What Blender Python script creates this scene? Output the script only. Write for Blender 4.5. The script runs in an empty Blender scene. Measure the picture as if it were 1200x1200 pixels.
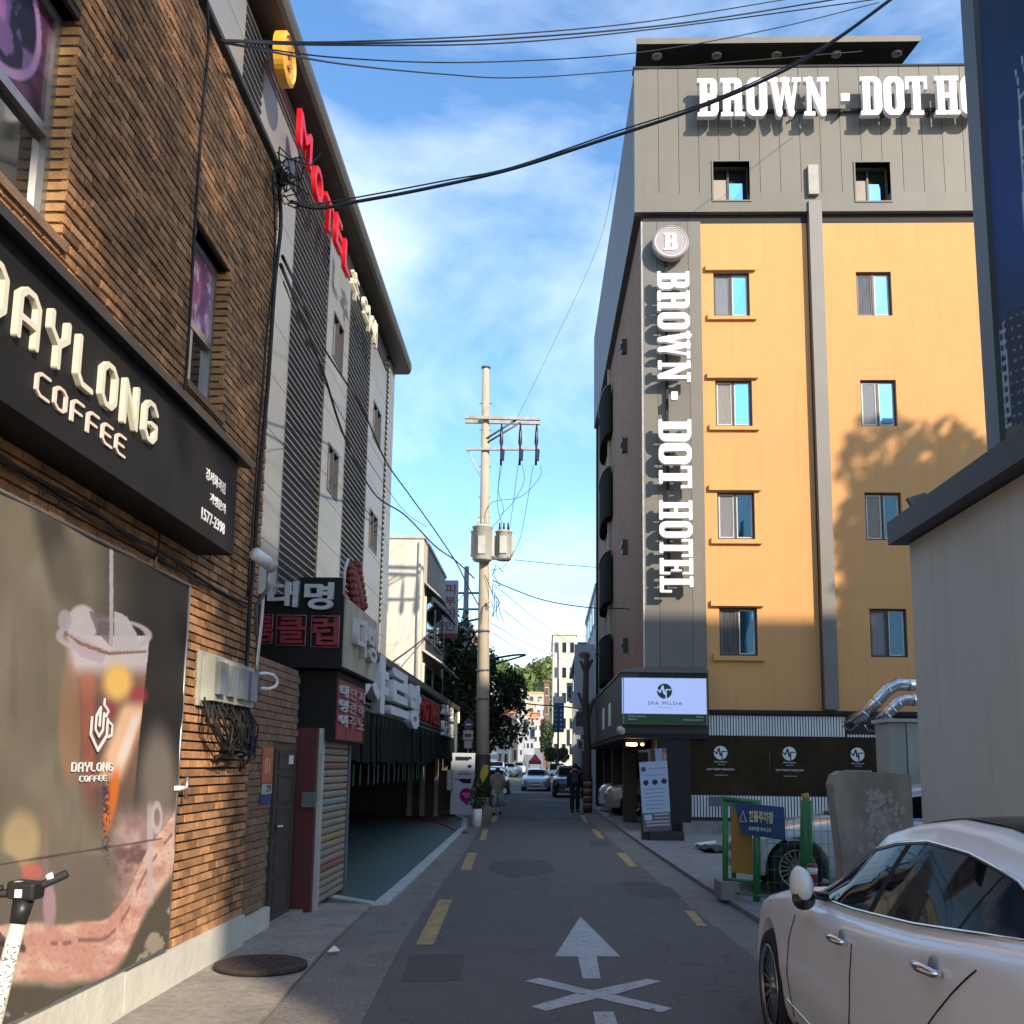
import bpy, bmesh, math, random
import numpy as np
from mathutils import Vector, Matrix
random.seed(7); np.random.seed(7)
S = bpy.context.scene
COL = S.collection
R = math.radians

# ------------------------------------------------------------ camera, sky, sun
CH = 1.62
mat_later = []
def _n(v): return v/np.linalg.norm(v)
Zc = _n(np.array([.0892, 6.425, -1.])); Yc = np.array([40/1200, -185/1200, -1.])
Yc = _n(Yc-Zc*(Yc@Zc)); Xc = np.cross(Yc, Zc)
CM = np.array([Xc, Yc, Zc])
CC = np.array([0., 0., CH])
cd = bpy.data.cameras.new('camera'); cam = bpy.data.objects.new('camera', cd); COL.objects.link(cam)
cd.sensor_width = 36; cd.lens = 36; cd.shift_y = 110/1200; cd.clip_start = .05; cd.clip_end = 5000
mw = Matrix.Identity(4)
for i in range(3):
    for j in range(3): mw[i][j] = float(CM[i][j])
mw.translation = Vector((0, 0, CH)); cam.matrix_world = mw
S.camera = cam
def ray(px, py): return CM@np.array([(px-600)/1200, -(py-710)/1200, -1.])
def onx(px, py, x): d = ray(px, py); return CC+d*(x/d[0])
def ony(px, py, y): d = ray(px, py); return CC+d*(y/d[1])
def onz(px, py, z=0.): d = ray(px, py); return CC+d*((z-CH)/d[2])
def prj(x, y, z):
    p = np.stack([x, y, z-CH], -1)@CM
    return 600-1200*p[..., 0]/p[..., 2], 710+1200*p[..., 1]/p[..., 2]

SUN = Vector((.72, -1., .62)).normalized()
wd = bpy.data.worlds.new('World'); S.world = wd; wd.use_nodes = True
nt = wd.node_tree; nt.nodes.clear()
def N(t, ty, **k):
    n = t.nodes.new(ty)
    for a, b in k.items(): setattr(n, a, b)
    return n
wo = N(nt, 'ShaderNodeOutputWorld'); bg = N(nt, 'ShaderNodeBackground'); sk = N(nt, 'ShaderNodeTexSky')
sk.sky_type = 'NISHITA'; sk.sun_disc = False; sk.sun_elevation = math.asin(SUN.z); sk.sun_rotation = math.atan2(SUN.x, SUN.y)
sk.air_density = 1.15; sk.dust_density = .5; sk.ozone_density = 3.6
tc = N(nt, 'ShaderNodeTexCoord'); mp = N(nt, 'ShaderNodeMapping'); mp.inputs['Scale'].default_value = (1., 1., 2.1); mp.inputs['Rotation'].default_value = (.3, .35, .6); mp.inputs['Location'].default_value = (.85, .2, 1.3)
n1 = N(nt, 'ShaderNodeTexNoise'); n1.inputs['Scale'].default_value = 2.6; n1.inputs['Detail'].default_value = 9; n1.inputs['Roughness'].default_value = .55; n1.inputs['Distortion'].default_value = .35
cr = N(nt, 'ShaderNodeValToRGB'); cr.color_ramp.elements[0].position = .45; cr.color_ramp.elements[1].position = .88
cr.color_ramp.elements[0].color = (0, 0, 0, 1); cr.color_ramp.elements[1].color = (1, 1, 1, 1)
mx = N(nt, 'ShaderNodeMix', data_type='RGBA'); mx.inputs[7].default_value = (4.6, 5.1, 5.7, 1)
hs = N(nt, 'ShaderNodeHueSaturation'); hs.inputs['Saturation'].default_value = 1.12; hs.inputs['Value'].default_value = .92
l = nt.links
l.new(tc.outputs['Generated'], mp.inputs[0]); l.new(mp.outputs[0], n1.inputs['Vector']); l.new(n1.outputs['Fac'], cr.inputs[0])
l.new(cr.outputs[0], mx.inputs[0]); l.new(sk.outputs[0], hs.inputs['Color']); l.new(hs.outputs[0], mx.inputs[6]); l.new(mx.outputs[2], bg.inputs[0])
bg.inputs[1].default_value = .15
l.new(bg.outputs[0], wo.inputs[0])
sd = bpy.data.lights.new('sun', 'SUN'); sun = bpy.data.objects.new('sun', sd); COL.objects.link(sun)
sd.energy = 2.9; sd.angle = R(.8); sd.color = (1, .86, .68)
sun.rotation_euler = (-SUN).to_track_quat('-Z', 'Y').to_euler()
S.view_settings.view_transform = 'Standard'; S.view_settings.look = 'None'; S.view_settings.exposure = 1.07; S.view_settings.gamma = 1
S.render.engine = 'CYCLES'; S.cycles.max_bounces = 6; S.cycles.diffuse_bounces = 3; S.cycles.glossy_bounces = 3; S.cycles.transparent_max_bounces = 6

# ------------------------------------------------------------ materials
MATS = {}
def mat(name, c, rough=.75, var=.12, scale=6., bump=.0, bscale=60., metal=0., spec=.5, stretch=None, c2=None, dirt=0., coat=0., emit=None, es=1., rnd=0., grime=None):
    """colour noise (big + fine), optional random per piece, fine bump"""
    if name in MATS: return MATS[name]
    m = bpy.data.materials.new(name); m.use_nodes = True; MATS[name] = m
    t = m.node_tree; b = t.nodes['Principled BSDF']; L = t.links
    b.inputs['Roughness'].default_value = rough; b.inputs['Metallic'].default_value = metal; b.inputs['Specular IOR Level'].default_value = spec
    if coat: b.inputs['Coat Weight'].default_value = coat; b.inputs['Coat Roughness'].default_value = .04
    g = N(t, 'ShaderNodeNewGeometry'); mpn = N(t, 'ShaderNodeMapping'); L.new(g.outputs['Position'], mpn.inputs[0])
    if stretch: mpn.inputs['Scale'].default_value = stretch
    n = N(t, 'ShaderNodeTexNoise'); n.inputs['Scale'].default_value = scale; n.inputs['Detail'].default_value = 6; n.inputs['Roughness'].default_value = .62
    L.new(mpn.outputs[0], n.inputs['Vector'])
    mr = N(t, 'ShaderNodeMapRange'); mr.inputs[1].default_value = .3; mr.inputs[2].default_value = .7; L.new(n.outputs['Fac'], mr.inputs[0])
    mixn = N(t, 'ShaderNodeMix', data_type='RGBA')
    cc = Vector(c[:3])
    a = c2 if c2 else tuple(cc*(1-var)); bb = c if c2 else tuple(cc*(1+var))
    mixn.inputs[6].default_value = (*a[:3], 1); mixn.inputs[7].default_value = (*bb[:3], 1)
    L.new(mr.outputs[0], mixn.inputs[0]); out = mixn.outputs[2]
    if rnd:
        oi = N(t, 'ShaderNodeObjectInfo'); ad = N(t, 'ShaderNodeMath', operation='ADD'); fr = N(t, 'ShaderNodeMath', operation='FRACT')
        L.new(oi.outputs['Random'], ad.inputs[0]); L.new(g.outputs['Random Per Island'], ad.inputs[1]); L.new(ad.outputs[0], fr.inputs[0])
        m3 = N(t, 'ShaderNodeMapRange'); m3.inputs[3].default_value = 1-rnd; m3.inputs[4].default_value = 1+rnd; L.new(fr.outputs[0], m3.inputs[0])
        vm = N(t, 'ShaderNodeVectorMath', operation='SCALE'); L.new(out, vm.inputs[0]); L.new(m3.outputs[0], vm.inputs['Scale']); out = vm.outputs[0]
    if dirt:
        n3 = N(t, 'ShaderNodeTexNoise'); n3.inputs['Scale'].default_value = .9; n3.inputs['Detail'].default_value = 8; n3.inputs['Roughness'].default_value = .7
        mp3 = N(t, 'ShaderNodeMapping'); mp3.inputs['Scale'].default_value = (2.2, 2.2, .55); L.new(g.outputs['Position'], mp3.inputs[0]); L.new(mp3.outputs[0], n3.inputs['Vector'])
        r3 = N(t, 'ShaderNodeMapRange'); r3.inputs[1].default_value = .45; r3.inputs[2].default_value = .72; L.new(n3.outputs['Fac'], r3.inputs[0])
        mm = N(t, 'ShaderNodeMath', operation='MULTIPLY'); mm.inputs[1].default_value = dirt; L.new(r3.outputs[0], mm.inputs[0])
        md = N(t, 'ShaderNodeMix', data_type='RGBA'); gc = grime or tuple(cc*.35); md.inputs[7].default_value = (*gc[:3], 1); L.new(out, md.inputs[6]); L.new(mm.outputs[0], md.inputs[0]); out = md.outputs[2]
    L.new(out, b.inputs['Base Color'])
    if bump:
        n2 = N(t, 'ShaderNodeTexNoise'); n2.inputs['Scale'].default_value = bscale; n2.inputs['Detail'].default_value = 4; L.new(mpn.outputs[0], n2.inputs['Vector'])
        bp = N(t, 'ShaderNodeBump'); bp.inputs['Strength'].default_value = bump; bp.inputs['Distance'].default_value = .02
        L.new(n2.outputs['Fac'], bp.inputs['Height']); L.new(bp.outputs[0], b.inputs['Normal'])
    if emit:
        b.inputs['Emission Color'].default_value = (*emit, 1); b.inputs['Emission Strength'].default_value = es
    return m
def attrmat(name, rough=.55, emit=0., bump=0., spec=.4):
    if name in MATS: return MATS[name]
    m = bpy.data.materials.new(name); m.use_nodes = True; MATS[name] = m
    t = m.node_tree; b = t.nodes['Principled BSDF']; a = N(t, 'ShaderNodeVertexColor'); a.layer_name = 'Col'
    n = N(t, 'ShaderNodeTexNoise'); n.inputs['Scale'].default_value = 55; n.inputs['Detail'].default_value = 5
    mr = N(t, 'ShaderNodeMapRange'); mr.inputs[3].default_value = .93; mr.inputs[4].default_value = 1.07
    g = N(t, 'ShaderNodeNewGeometry'); t.links.new(g.outputs['Position'], n.inputs['Vector'])
    t.links.new(n.outputs['Fac'], mr.inputs[0]); v = N(t, 'ShaderNodeVectorMath', operation='SCALE')
    t.links.new(a.outputs[0], v.inputs[0]); t.links.new(mr.outputs[0], v.inputs['Scale']); t.links.new(v.outputs[0], b.inputs['Base Color'])
    b.inputs['Roughness'].default_value = rough; b.inputs['Specular IOR Level'].default_value = spec
    if bump:
        n2 = N(t, 'ShaderNodeTexNoise'); n2.inputs['Scale'].default_value = 3; bp = N(t, 'ShaderNodeBump'); bp.inputs['Strength'].default_value = bump; bp.inputs['Distance'].default_value = .03
        t.links.new(g.outputs['Position'], n2.inputs['Vector']); t.links.new(n2.outputs['Fac'], bp.inputs['Height']); t.links.new(bp.outputs[0], b.inputs['Normal'])
    if emit:
        t.links.new(v.outputs[0], b.inputs['Emission Color']); b.inputs['Emission Strength'].default_value = emit
    return m

asphalt = mat('asphalt', (.138, .128, .114), .88, .22, 38., .55, 150., dirt=.45, grime=(.095, .089, .08))
def asphalt_cracks():
    t = asphalt.node_tree; b = t.nodes['Principled BSDF']; L = t.links
    src = b.inputs['Base Color'].links[0].from_socket
    g = N(t, 'ShaderNodeNewGeometry'); v = N(t, 'ShaderNodeTexVoronoi', feature='DISTANCE_TO_EDGE'); v.inputs['Scale'].default_value = .42
    nz = N(t, 'ShaderNodeTexNoise'); nz.inputs['Scale'].default_value = 1.7; nz.inputs['Detail'].default_value = 7
    ad = N(t, 'ShaderNodeVectorMath', operation='ADD'); L.new(g.outputs['Position'], nz.inputs['Vector'])
    L.new(nz.outputs['Color'], ad.inputs[0]); L.new(g.outputs['Position'], ad.inputs[1]); L.new(ad.outputs[0], v.inputs['Vector'])
    r = N(t, 'ShaderNodeMapRange'); r.inputs[1].default_value = 0; r.inputs[2].default_value = .008; r.inputs[3].default_value = .45; r.inputs[4].default_value = 0
    L.new(v.outputs['Distance'], r.inputs[0])
    # pale aggregate specks
    w = N(t, 'ShaderNodeTexVoronoi'); w.inputs['Scale'].default_value = 75; L.new(g.outputs['Position'], w.inputs['Vector'])
    r2 = N(t, 'ShaderNodeMapRange'); r2.inputs[1].default_value = .12; r2.inputs[2].default_value = .3; r2.inputs[3].default_value = .5; r2.inputs[4].default_value = 0; L.new(w.outputs['Distance'], r2.inputs[0])
    m1 = N(t, 'ShaderNodeMix', data_type='RGBA'); m1.inputs[7].default_value = (.24, .235, .22, 1); L.new(r2.outputs[0], m1.inputs[0]); L.new(src, m1.inputs[6])
    m2 = N(t, 'ShaderNodeMix', data_type='RGBA'); m2.inputs[7].default_value = (.02, .02, .02, 1); L.new(r.outputs[0], m2.inputs[0]); L.new(m1.outputs[2], m2.inputs[6]); L.new(m2.outputs[2], b.inputs['Base Color'])
asphalt_cracks()
asphalt_patch = mat('asphalt_patch', (.095, .09, .083), .9, .25, 14., .5, 120.)
concrete = mat('concrete', (.34, .30, .25), .88, .2, 16., .6, 70., dirt=.55, grime=(.1, .095, .085))
gutter_m = mat('gutter_concrete', (.225, .205, .175), .9, .35, 30., .8, 60., dirt=.45, grime=(.07, .066, .06))
lot_m = mat('lot_concrete', (.25, .245, .23), .88, .16, 4., .35, 50., dirt=.6, grime=(.12, .118, .11))
whitewash = mat('whitewash', (.62, .60, .52), .8, .07, 5., .35, 14., dirt=.35, grime=(.38, .35, .28))
brick_m = mat('brick', (.42, .21, .092), .85, .34, 9., .5, 90., rnd=.42, dirt=.45, grime=(.15, .09, .05))
brick2_m = mat('brick_red', (.26, .15, .09), .85, .2, 12., .4, 90., rnd=.2, dirt=.4, grime=(.11, .07, .05))
mortar = mat('mortar', (.05, .035, .027), .95, .3, 30.)
mortar2 = mat('mortar_pale', (.12, .10, .08), .95, .3, 30.)
black_metal = mat('black_metal', (.02, .021, .022), .42, .2, 3.)
sign_black = mat('sign_black', (.016, .016, .017), .62, .25, 2., spec=.15)
dark_grey = mat('dark_grey', (.045, .045, .046), .55, .15, 5.)
brown_dark = mat('brown_dark', (.035, .026, .02), .6, .2, 5.)
cream = mat('cream_letters', (.74, .69, .54), .45, .04)
white_l = mat('white_letters', (.80, .80, .80), .4, .03)
silver = mat('silver_metal', (.45, .45, .44), .38, .12, 8., metal=.85)
galv = mat('galvanised', (.62, .64, .65), .24, .25, 14., metal=1.)
pale_metal = mat('pale_metal', (.55, .54, .5), .5, .1)
meter_m = mat('meter_grey', (.42, .42, .36), .55, .12, 8., dirt=.3)
cable_m = mat('cable_black', (.012, .012, .013), .6)
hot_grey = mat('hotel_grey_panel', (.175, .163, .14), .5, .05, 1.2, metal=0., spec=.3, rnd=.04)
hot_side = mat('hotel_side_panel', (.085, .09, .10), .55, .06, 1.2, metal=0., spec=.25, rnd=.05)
hot_dark = mat('hotel_dark_panel', (.028, .028, .028), .6, .08, 2., spec=.2, rnd=.06)
orange = mat('orange_stucco', (.68, .345, .125), .82, .035, 1.1, .12, 90., dirt=.22, grime=(.60, .32, .135))
def streaks(m, col, amt):
    t = m.node_tree; b = t.nodes['Principled BSDF']; L = t.links; src = b.inputs['Base Color'].links[0].from_socket
    g = N(t, 'ShaderNodeNewGeometry'); mp_ = N(t, 'ShaderNodeMapping'); mp_.inputs['Scale'].default_value = (5., 5., .35); L.new(g.outputs['Position'], mp_.inputs[0])
    n = N(t, 'ShaderNodeTexNoise'); n.inputs['Scale'].default_value = 1.; n.inputs['Detail'].default_value = 7; n.inputs['Roughness'].default_value = .7; L.new(mp_.outputs[0], n.inputs['Vector'])
    r = N(t, 'ShaderNodeMapRange'); r.inputs[1].default_value = .5; r.inputs[2].default_value = .75; r.inputs[4].default_value = amt; L.new(n.outputs['Fac'], r.inputs[0])
    x = N(t, 'ShaderNodeMix', data_type='RGBA'); x.inputs[7].default_value = (*col, 1); L.new(r.outputs[0], x.inputs[0]); L.new(src, x.inputs[6]); L.new(x.outputs[2], b.inputs['Base Color'])
streaks(orange, (.42, .235, .10), .35); MATS_LATE = 1; streaks(hot_grey, (.15, .14, .12), .5)
brick_h = mat('hotel_brick', (.245, .125, .07), .9, .55, 7., 1., 9., stretch=(1, 1, 2.2), dirt=.4, grime=(.07, .05, .04))
fr_dark = mat('frame_dark', (.05, .045, .042), .4)
fr_white = mat('frame_white', (.62, .6, .56), .45)
glass_blue = mat('glass_blue', (.34, .72, 1.), .03, .04, .5, metal=1.)
glass_cur = mat('glass_curtain', (.21, .22, .235), .15, .12, 3., stretch=(14, 14, 1))
glass_dark = mat('glass_dark', (.02, .024, .028), .05, .1, spec=.9)
motel_p = mat('motel_panel', (.33, .325, .30), .42, .05, 1.1, metal=.25, rnd=.04)
louvre_m = mat('louvre_slat', (.20, .20, .20), .45, .1, 3., metal=.3)
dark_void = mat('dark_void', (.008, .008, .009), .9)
eave_m = mat('eave_brown', (.085, .075, .06), .55, .15, 3.)
red_m = mat('red_letters', (.52, .006, .012), .4, .05, emit=(.9, .01, .02), es=.06)
gold_m = mat('gold_emblem', (.80, .40, .04), .4, .15, 12.)
white_w = mat('white_wall', (.74, .70, .60), .85, .07, 2., .2, 20., dirt=.4, grime=(.52, .46, .36))
cool_w = mat('cool_wall', (.55, .56, .56), .85, .07, 2., dirt=.3)
grey_w = mat('grey_render', (.64, .625, .55), .9, .035, 1.5, .3, 110., dirt=.16, grime=(.54, .51, .45))
streaks(grey_w, (.45, .42, .36), .35)
green_m = mat('green_paint', (.03, .20, .06), .45, .15, 12., dirt=.3, grime=(.06, .10, .05))
green_floor = mat('green_floor', (.05, .095, .082), .62, .25, 2., .2, 30., dirt=.6, grime=(.045, .06, .055))
yellow_m = mat('yellow_paint', (.50, .34, .115), .8, .1, 30., .3, 90., dirt=.55, grime=(.2, .15, .08))
white_p = mat('white_road_paint', (.52, .52, .50), .8, .1, 20., .3, 90., dirt=.4, grime=(.25, .25, .24))
def worn(m, lo, hi):
    t = m.node_tree; b = t.nodes['Principled BSDF']; L = t.links; src = b.inputs['Base Color'].links[0].from_socket
    g = N(t, 'ShaderNodeNewGeometry'); n = N(t, 'ShaderNodeTexNoise'); n.inputs['Scale'].default_value = 9; n.inputs['Detail'].default_value = 9; n.inputs['Roughness'].default_value = .75; L.new(g.outputs['Position'], n.inputs['Vector'])
    r = N(t, 'ShaderNodeMapRange'); r.inputs[1].default_value = lo; r.inputs[2].default_value = hi; L.new(n.outputs['Fac'], r.inputs[0])
    v = N(t, 'ShaderNodeTexVoronoi', feature='DISTANCE_TO_EDGE'); v.inputs['Scale'].default_value = 4.5; ad = N(t, 'ShaderNodeVectorMath', operation='ADD'); L.new(n.outputs['Color'], ad.inputs[0]); L.new(g.outputs['Position'], ad.inputs[1]); L.new(ad.outputs[0], v.inputs['Vector'])
    q = N(t, 'ShaderNodeMapRange'); q.inputs[1].default_value = .008; q.inputs[2].default_value = .022; q.inputs[3].default_value = .8; q.inputs[4].default_value = 0; L.new(v.outputs['Distance'], q.inputs[0])
    mx_ = N(t, 'ShaderNodeMath', operation='MAXIMUM'); L.new(r.outputs[0], mx_.inputs[0]); L.new(q.outputs[0], mx_.inputs[1])
    x = N(t, 'ShaderNodeMix', data_type='RGBA'); x.inputs[7].default_value = (.10, .096, .09, 1); L.new(mx_.outputs[0], x.inputs[0]); L.new(src, x.inputs[6]); L.new(x.outputs[2], b.inputs['Base Color'])
worn(white_p, .56, .66); worn(yellow_m, .54, .64)
pole_m = mat('pole_concrete', (.50, .43, .33), .85, .13, 9., .4, 40., stretch=(1, 1, .25), dirt=.35, grime=(.25, .2, .16))
steel_d = mat('steel_dark', (.10, .115, .13), .5, .2)
steel_l = mat('steel_light', (.42, .42, .38), .5, .2)
trafo = mat('transformer_grey', (.52, .53, .49), .5, .08, dirt=.35, grime=(.3, .28, .24))
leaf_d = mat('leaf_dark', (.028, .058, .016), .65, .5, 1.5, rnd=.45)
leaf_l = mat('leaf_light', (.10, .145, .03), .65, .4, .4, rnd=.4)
leaf_h = mat('leaf_hill', (.11, .15, .035), .8, .45, .05, rnd=.45)
bark = mat('bark', (.07, .052, .04), .9, .3, 12., .8, 30.)
skin_m = mat('skin', (.50, .32, .23), .6)
hair_m = mat('hair', (.012, .01, .009), .5)

# ------------------------------------------------------------ mesh builder
def TAG(o, label=None, cat=None, group=None, kind=None):
    if label: o['label'] = label
    if cat: o['category'] = cat
    if group: o['group'] = group
    if kind: o['kind'] = kind
    return o
def wloc(o):
    v = Vector((0, 0, 0))
    while o is not None: v = v+o.location; o = o.parent
    return v
def thing(name, label, cat, loc=(0, 0, 0), group=None):
    o = bpy.data.objects.new(name, None); COL.objects.link(o); o.location = loc; o.empty_display_size = .2
    return TAG(o, label, cat, group)
class MB:
    def __init__(s): s.v = []; s.f = []; s.sm = []
    def add(s, vs, fs, sm=False):
        b = len(s.v); s.v += [tuple(map(float, p)) for p in vs]; s.f += [tuple(b+i for i in f) for f in fs]; s.sm += [sm]*len(fs); return s
    def box(s, x0, x1, y0, y1, z0, z1, top=None):
        a, b = min(x0, x1), max(x0, x1); c, d = min(y0, y1), max(y0, y1); e, f = min(z0, z1), max(z0, z1)
        return s.add([(a, c, e), (b, c, e), (b, d, e), (a, d, e), (a, c, f), (b, c, f), (b, d, f), (a, d, f)],
                     [(3, 2, 1, 0), (4, 5, 6, 7), (0, 1, 5, 4), (1, 2, 6, 5), (2, 3, 7, 6), (3, 0, 4, 7)])
    def obox(s, c, ax, ay, az):
        c, ax, ay, az = map(Vector, (c, ax, ay, az)); vs = [c+i*ax+j*ay+k*az for k in (-1, 1) for j in (-1, 1) for i in (-1, 1)]
        return s.add(vs, [(0, 2, 3, 1), (4, 5, 7, 6), (0, 1, 5, 4), (1, 3, 7, 5), (3, 2, 6, 7), (2, 0, 4, 6)])
    def prism(s, pts, vec):
        n = len(pts); vec = Vector(vec); a = [Vector(p) for p in pts]; b = [p+vec for p in a]
        return s.add(a+b, [tuple(range(n-1, -1, -1)), tuple(range(n, 2*n))]+[(i, (i+1) % n, n+(i+1) % n, n+i) for i in range(n)])
    def quad(s, *p): return s.add(p, [tuple(range(len(p)))])
    def tube(s, pts, r, n=6, cap=True):
        pts = [Vector(p) for p in pts]; rs = r if hasattr(r, '__len__') else [r]*len(pts); vs = []; prev = None
        for i, p in enumerate(pts):
            d = (pts[min(i+1, len(pts)-1)]-pts[max(i-1, 0)]).normalized()
            if prev is None:
                u = d.cross(Vector((0, 0, 1)) if abs(d.z) < .95 else Vector((1, 0, 0))).normalized()
            else:
                u = (prev-d*prev.dot(d)); u = u.normalized() if u.length > 1e-6 else d.orthogonal().normalized()
            prev = u; w = d.cross(u)
            for k in range(n):
                a = 2*math.pi*k/n; vs.append(p+(u*math.cos(a)+w*math.sin(a))*rs[i])
        fs = [(i*n+k, i*n+(k+1) % n, (i+1)*n+(k+1) % n, (i+1)*n+k) for i in range(len(pts)-1) for k in range(n)]
        if cap: fs += [tuple(range(n-1, -1, -1)), tuple(range((len(pts)-1)*n, len(pts)*n))]
        return s.add(vs, fs, n > 4)
    def lathe(s, prof, c, ax=(0, 0, 1), n=16, sm=True, cap=True):
        ax = Vector(ax).normalized(); u = ax.orthogonal().normalized(); w = ax.cross(u); c = Vector(c); vs = []
        for r, h in prof:
            for k in range(n):
                a = 2*math.pi*k/n; vs.append(c+ax*h+(u*math.cos(a)+w*math.sin(a))*r)
        fs = [(i*n+k, i*n+(k+1) % n, (i+1)*n+(k+1) % n, (i+1)*n+k) for i in range(len(prof)-1) for k in range(n)]
        m = len(prof)
        if prof[0] == prof[-1]: return s.add(vs, fs, sm)
        if cap and prof[0][0] > 1e-4: fs.append(tuple(range(n-1, -1, -1)))
        if cap and prof[-1][0] > 1e-4: fs.append(tuple(range((m-1)*n, m*n)))
        return s.add(vs, fs, sm)
    def build(s, name, m, parent=None, label=None, cat=None, group=None, kind=None, loc=None):
        off = wloc(parent) if parent is not None else Vector(loc or (0, 0, 0))
        me = bpy.data.meshes.new(name); me.from_pydata([(a-off.x, b-off.y, c-off.z) for a, b, c in s.v], [], s.f)
        me.polygons.foreach_set('use_smooth', s.sm)
        bm = bmesh.new(); bm.from_mesh(me); bmesh.ops.recalc_face_normals(bm, faces=bm.faces); bm.to_mesh(me); bm.free()
        me.materials.append(m); o = bpy.data.objects.new(name, me); COL.objects.link(o)
        if parent is not None: o.parent = parent
        else: o.location = off
        return TAG(o, label, cat, group, kind)
def box(name, m, b, parent=None, **k): return MB().box(*b).build(name, m, parent, **k)
def copy_part(o, parent, dloc):
    c = o.copy(); COL.objects.link(c); c.parent = parent; c.location = o.location+Vector(dloc); return c
def copy_tree(o, parent=None):
    c = o.copy(); COL.objects.link(c); c.parent = parent
    for ch in list(o.children): copy_tree(ch, c)
    return c
def struct(name, m, mb, **k): return mb.build(name, m, kind='structure', **k)

# ------------------------------------------------------------ lettering
def text(name, s, P0, Rv, Uv, m, depth=.004, bold=0., parent=None, spacing=1., keep=False, **k):
    """text fitted in the parallelogram P0 + Rv, Uv (metres)"""
    cu = bpy.data.curves.new('t', 'FONT'); cu.body = s; cu.resolution_u = 3; cu.offset = bold; cu.extrude = .5; cu.space_character = spacing; cu.fill_mode = 'BOTH'
    ob = bpy.data.objects.new('t', cu); COL.objects.link(ob)
    dg = bpy.context.evaluated_depsgraph_get(); me = bpy.data.meshes.new_from_object(ob.evaluated_get(dg)); bpy.data.objects.remove(ob); bpy.data.curves.remove(cu)
    n = len(me.vertices); co = np.empty(n*3); me.vertices.foreach_get('co', co); co = co.reshape(-1, 3)
    mn, mxx = co.min(0), co.max(0); Rv = np.array(Rv, float); Uv = np.array(Uv, float); nn = np.cross(Rv, Uv); nn /= np.linalg.norm(nn)
    off = np.array(wloc(parent)) if parent is not None else np.zeros(3)
    u = (co[:, 0:1]-mn[0])/(mxx[0]-mn[0]); v = (co[:, 1:2]-mn[1])/(mxx[1]-mn[1])
    w = np.array(P0, float)+u*Rv+v*Uv+(co[:, 2:3]+.5)*depth*nn-off
    me.vertices.foreach_set('co', w.ravel()); me.materials.clear(); me.materials.append(m); me.name = name; me.update()
    o = bpy.data.objects.new(name, me); COL.objects.link(o)
    if parent is not None: o.parent = parent
    return TAG(o, **k)
def bx(x0, y0, x1, y1, r=0.):
    def f(X, Y):
        qx = np.abs(X-(x0+x1)/2)-(x1-x0)/2+r; qy = np.abs(Y-(y0+y1)/2)-(y1-y0)/2+r
        return np.hypot(np.maximum(qx, 0), np.maximum(qy, 0))+np.minimum(np.maximum(qx, qy), 0)-r
    return f
def sg(pts, w, close=False):
    if close: pts = pts+[pts[0]]
    def f(X, Y):
        d = np.full(X.shape, 9.)
        for (a, b), (c, e) in zip(pts[:-1], pts[1:]):
            L2 = (c-a)**2+(e-b)**2; t = np.clip(((X-a)*(c-a)+(Y-b)*(e-b))/L2, 0, 1)
            d = np.minimum(d, np.hypot(X-a-t*(c-a), Y-b-t*(e-b)))
        return d-w/2
    return f
def U(*fs): return lambda X, Y: np.minimum.reduce([f(X, Y) for f in fs])
def D(a, *fs): return lambda X, Y: np.maximum.reduce([a(X, Y)]+[-f(X, Y) for f in fs])
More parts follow.
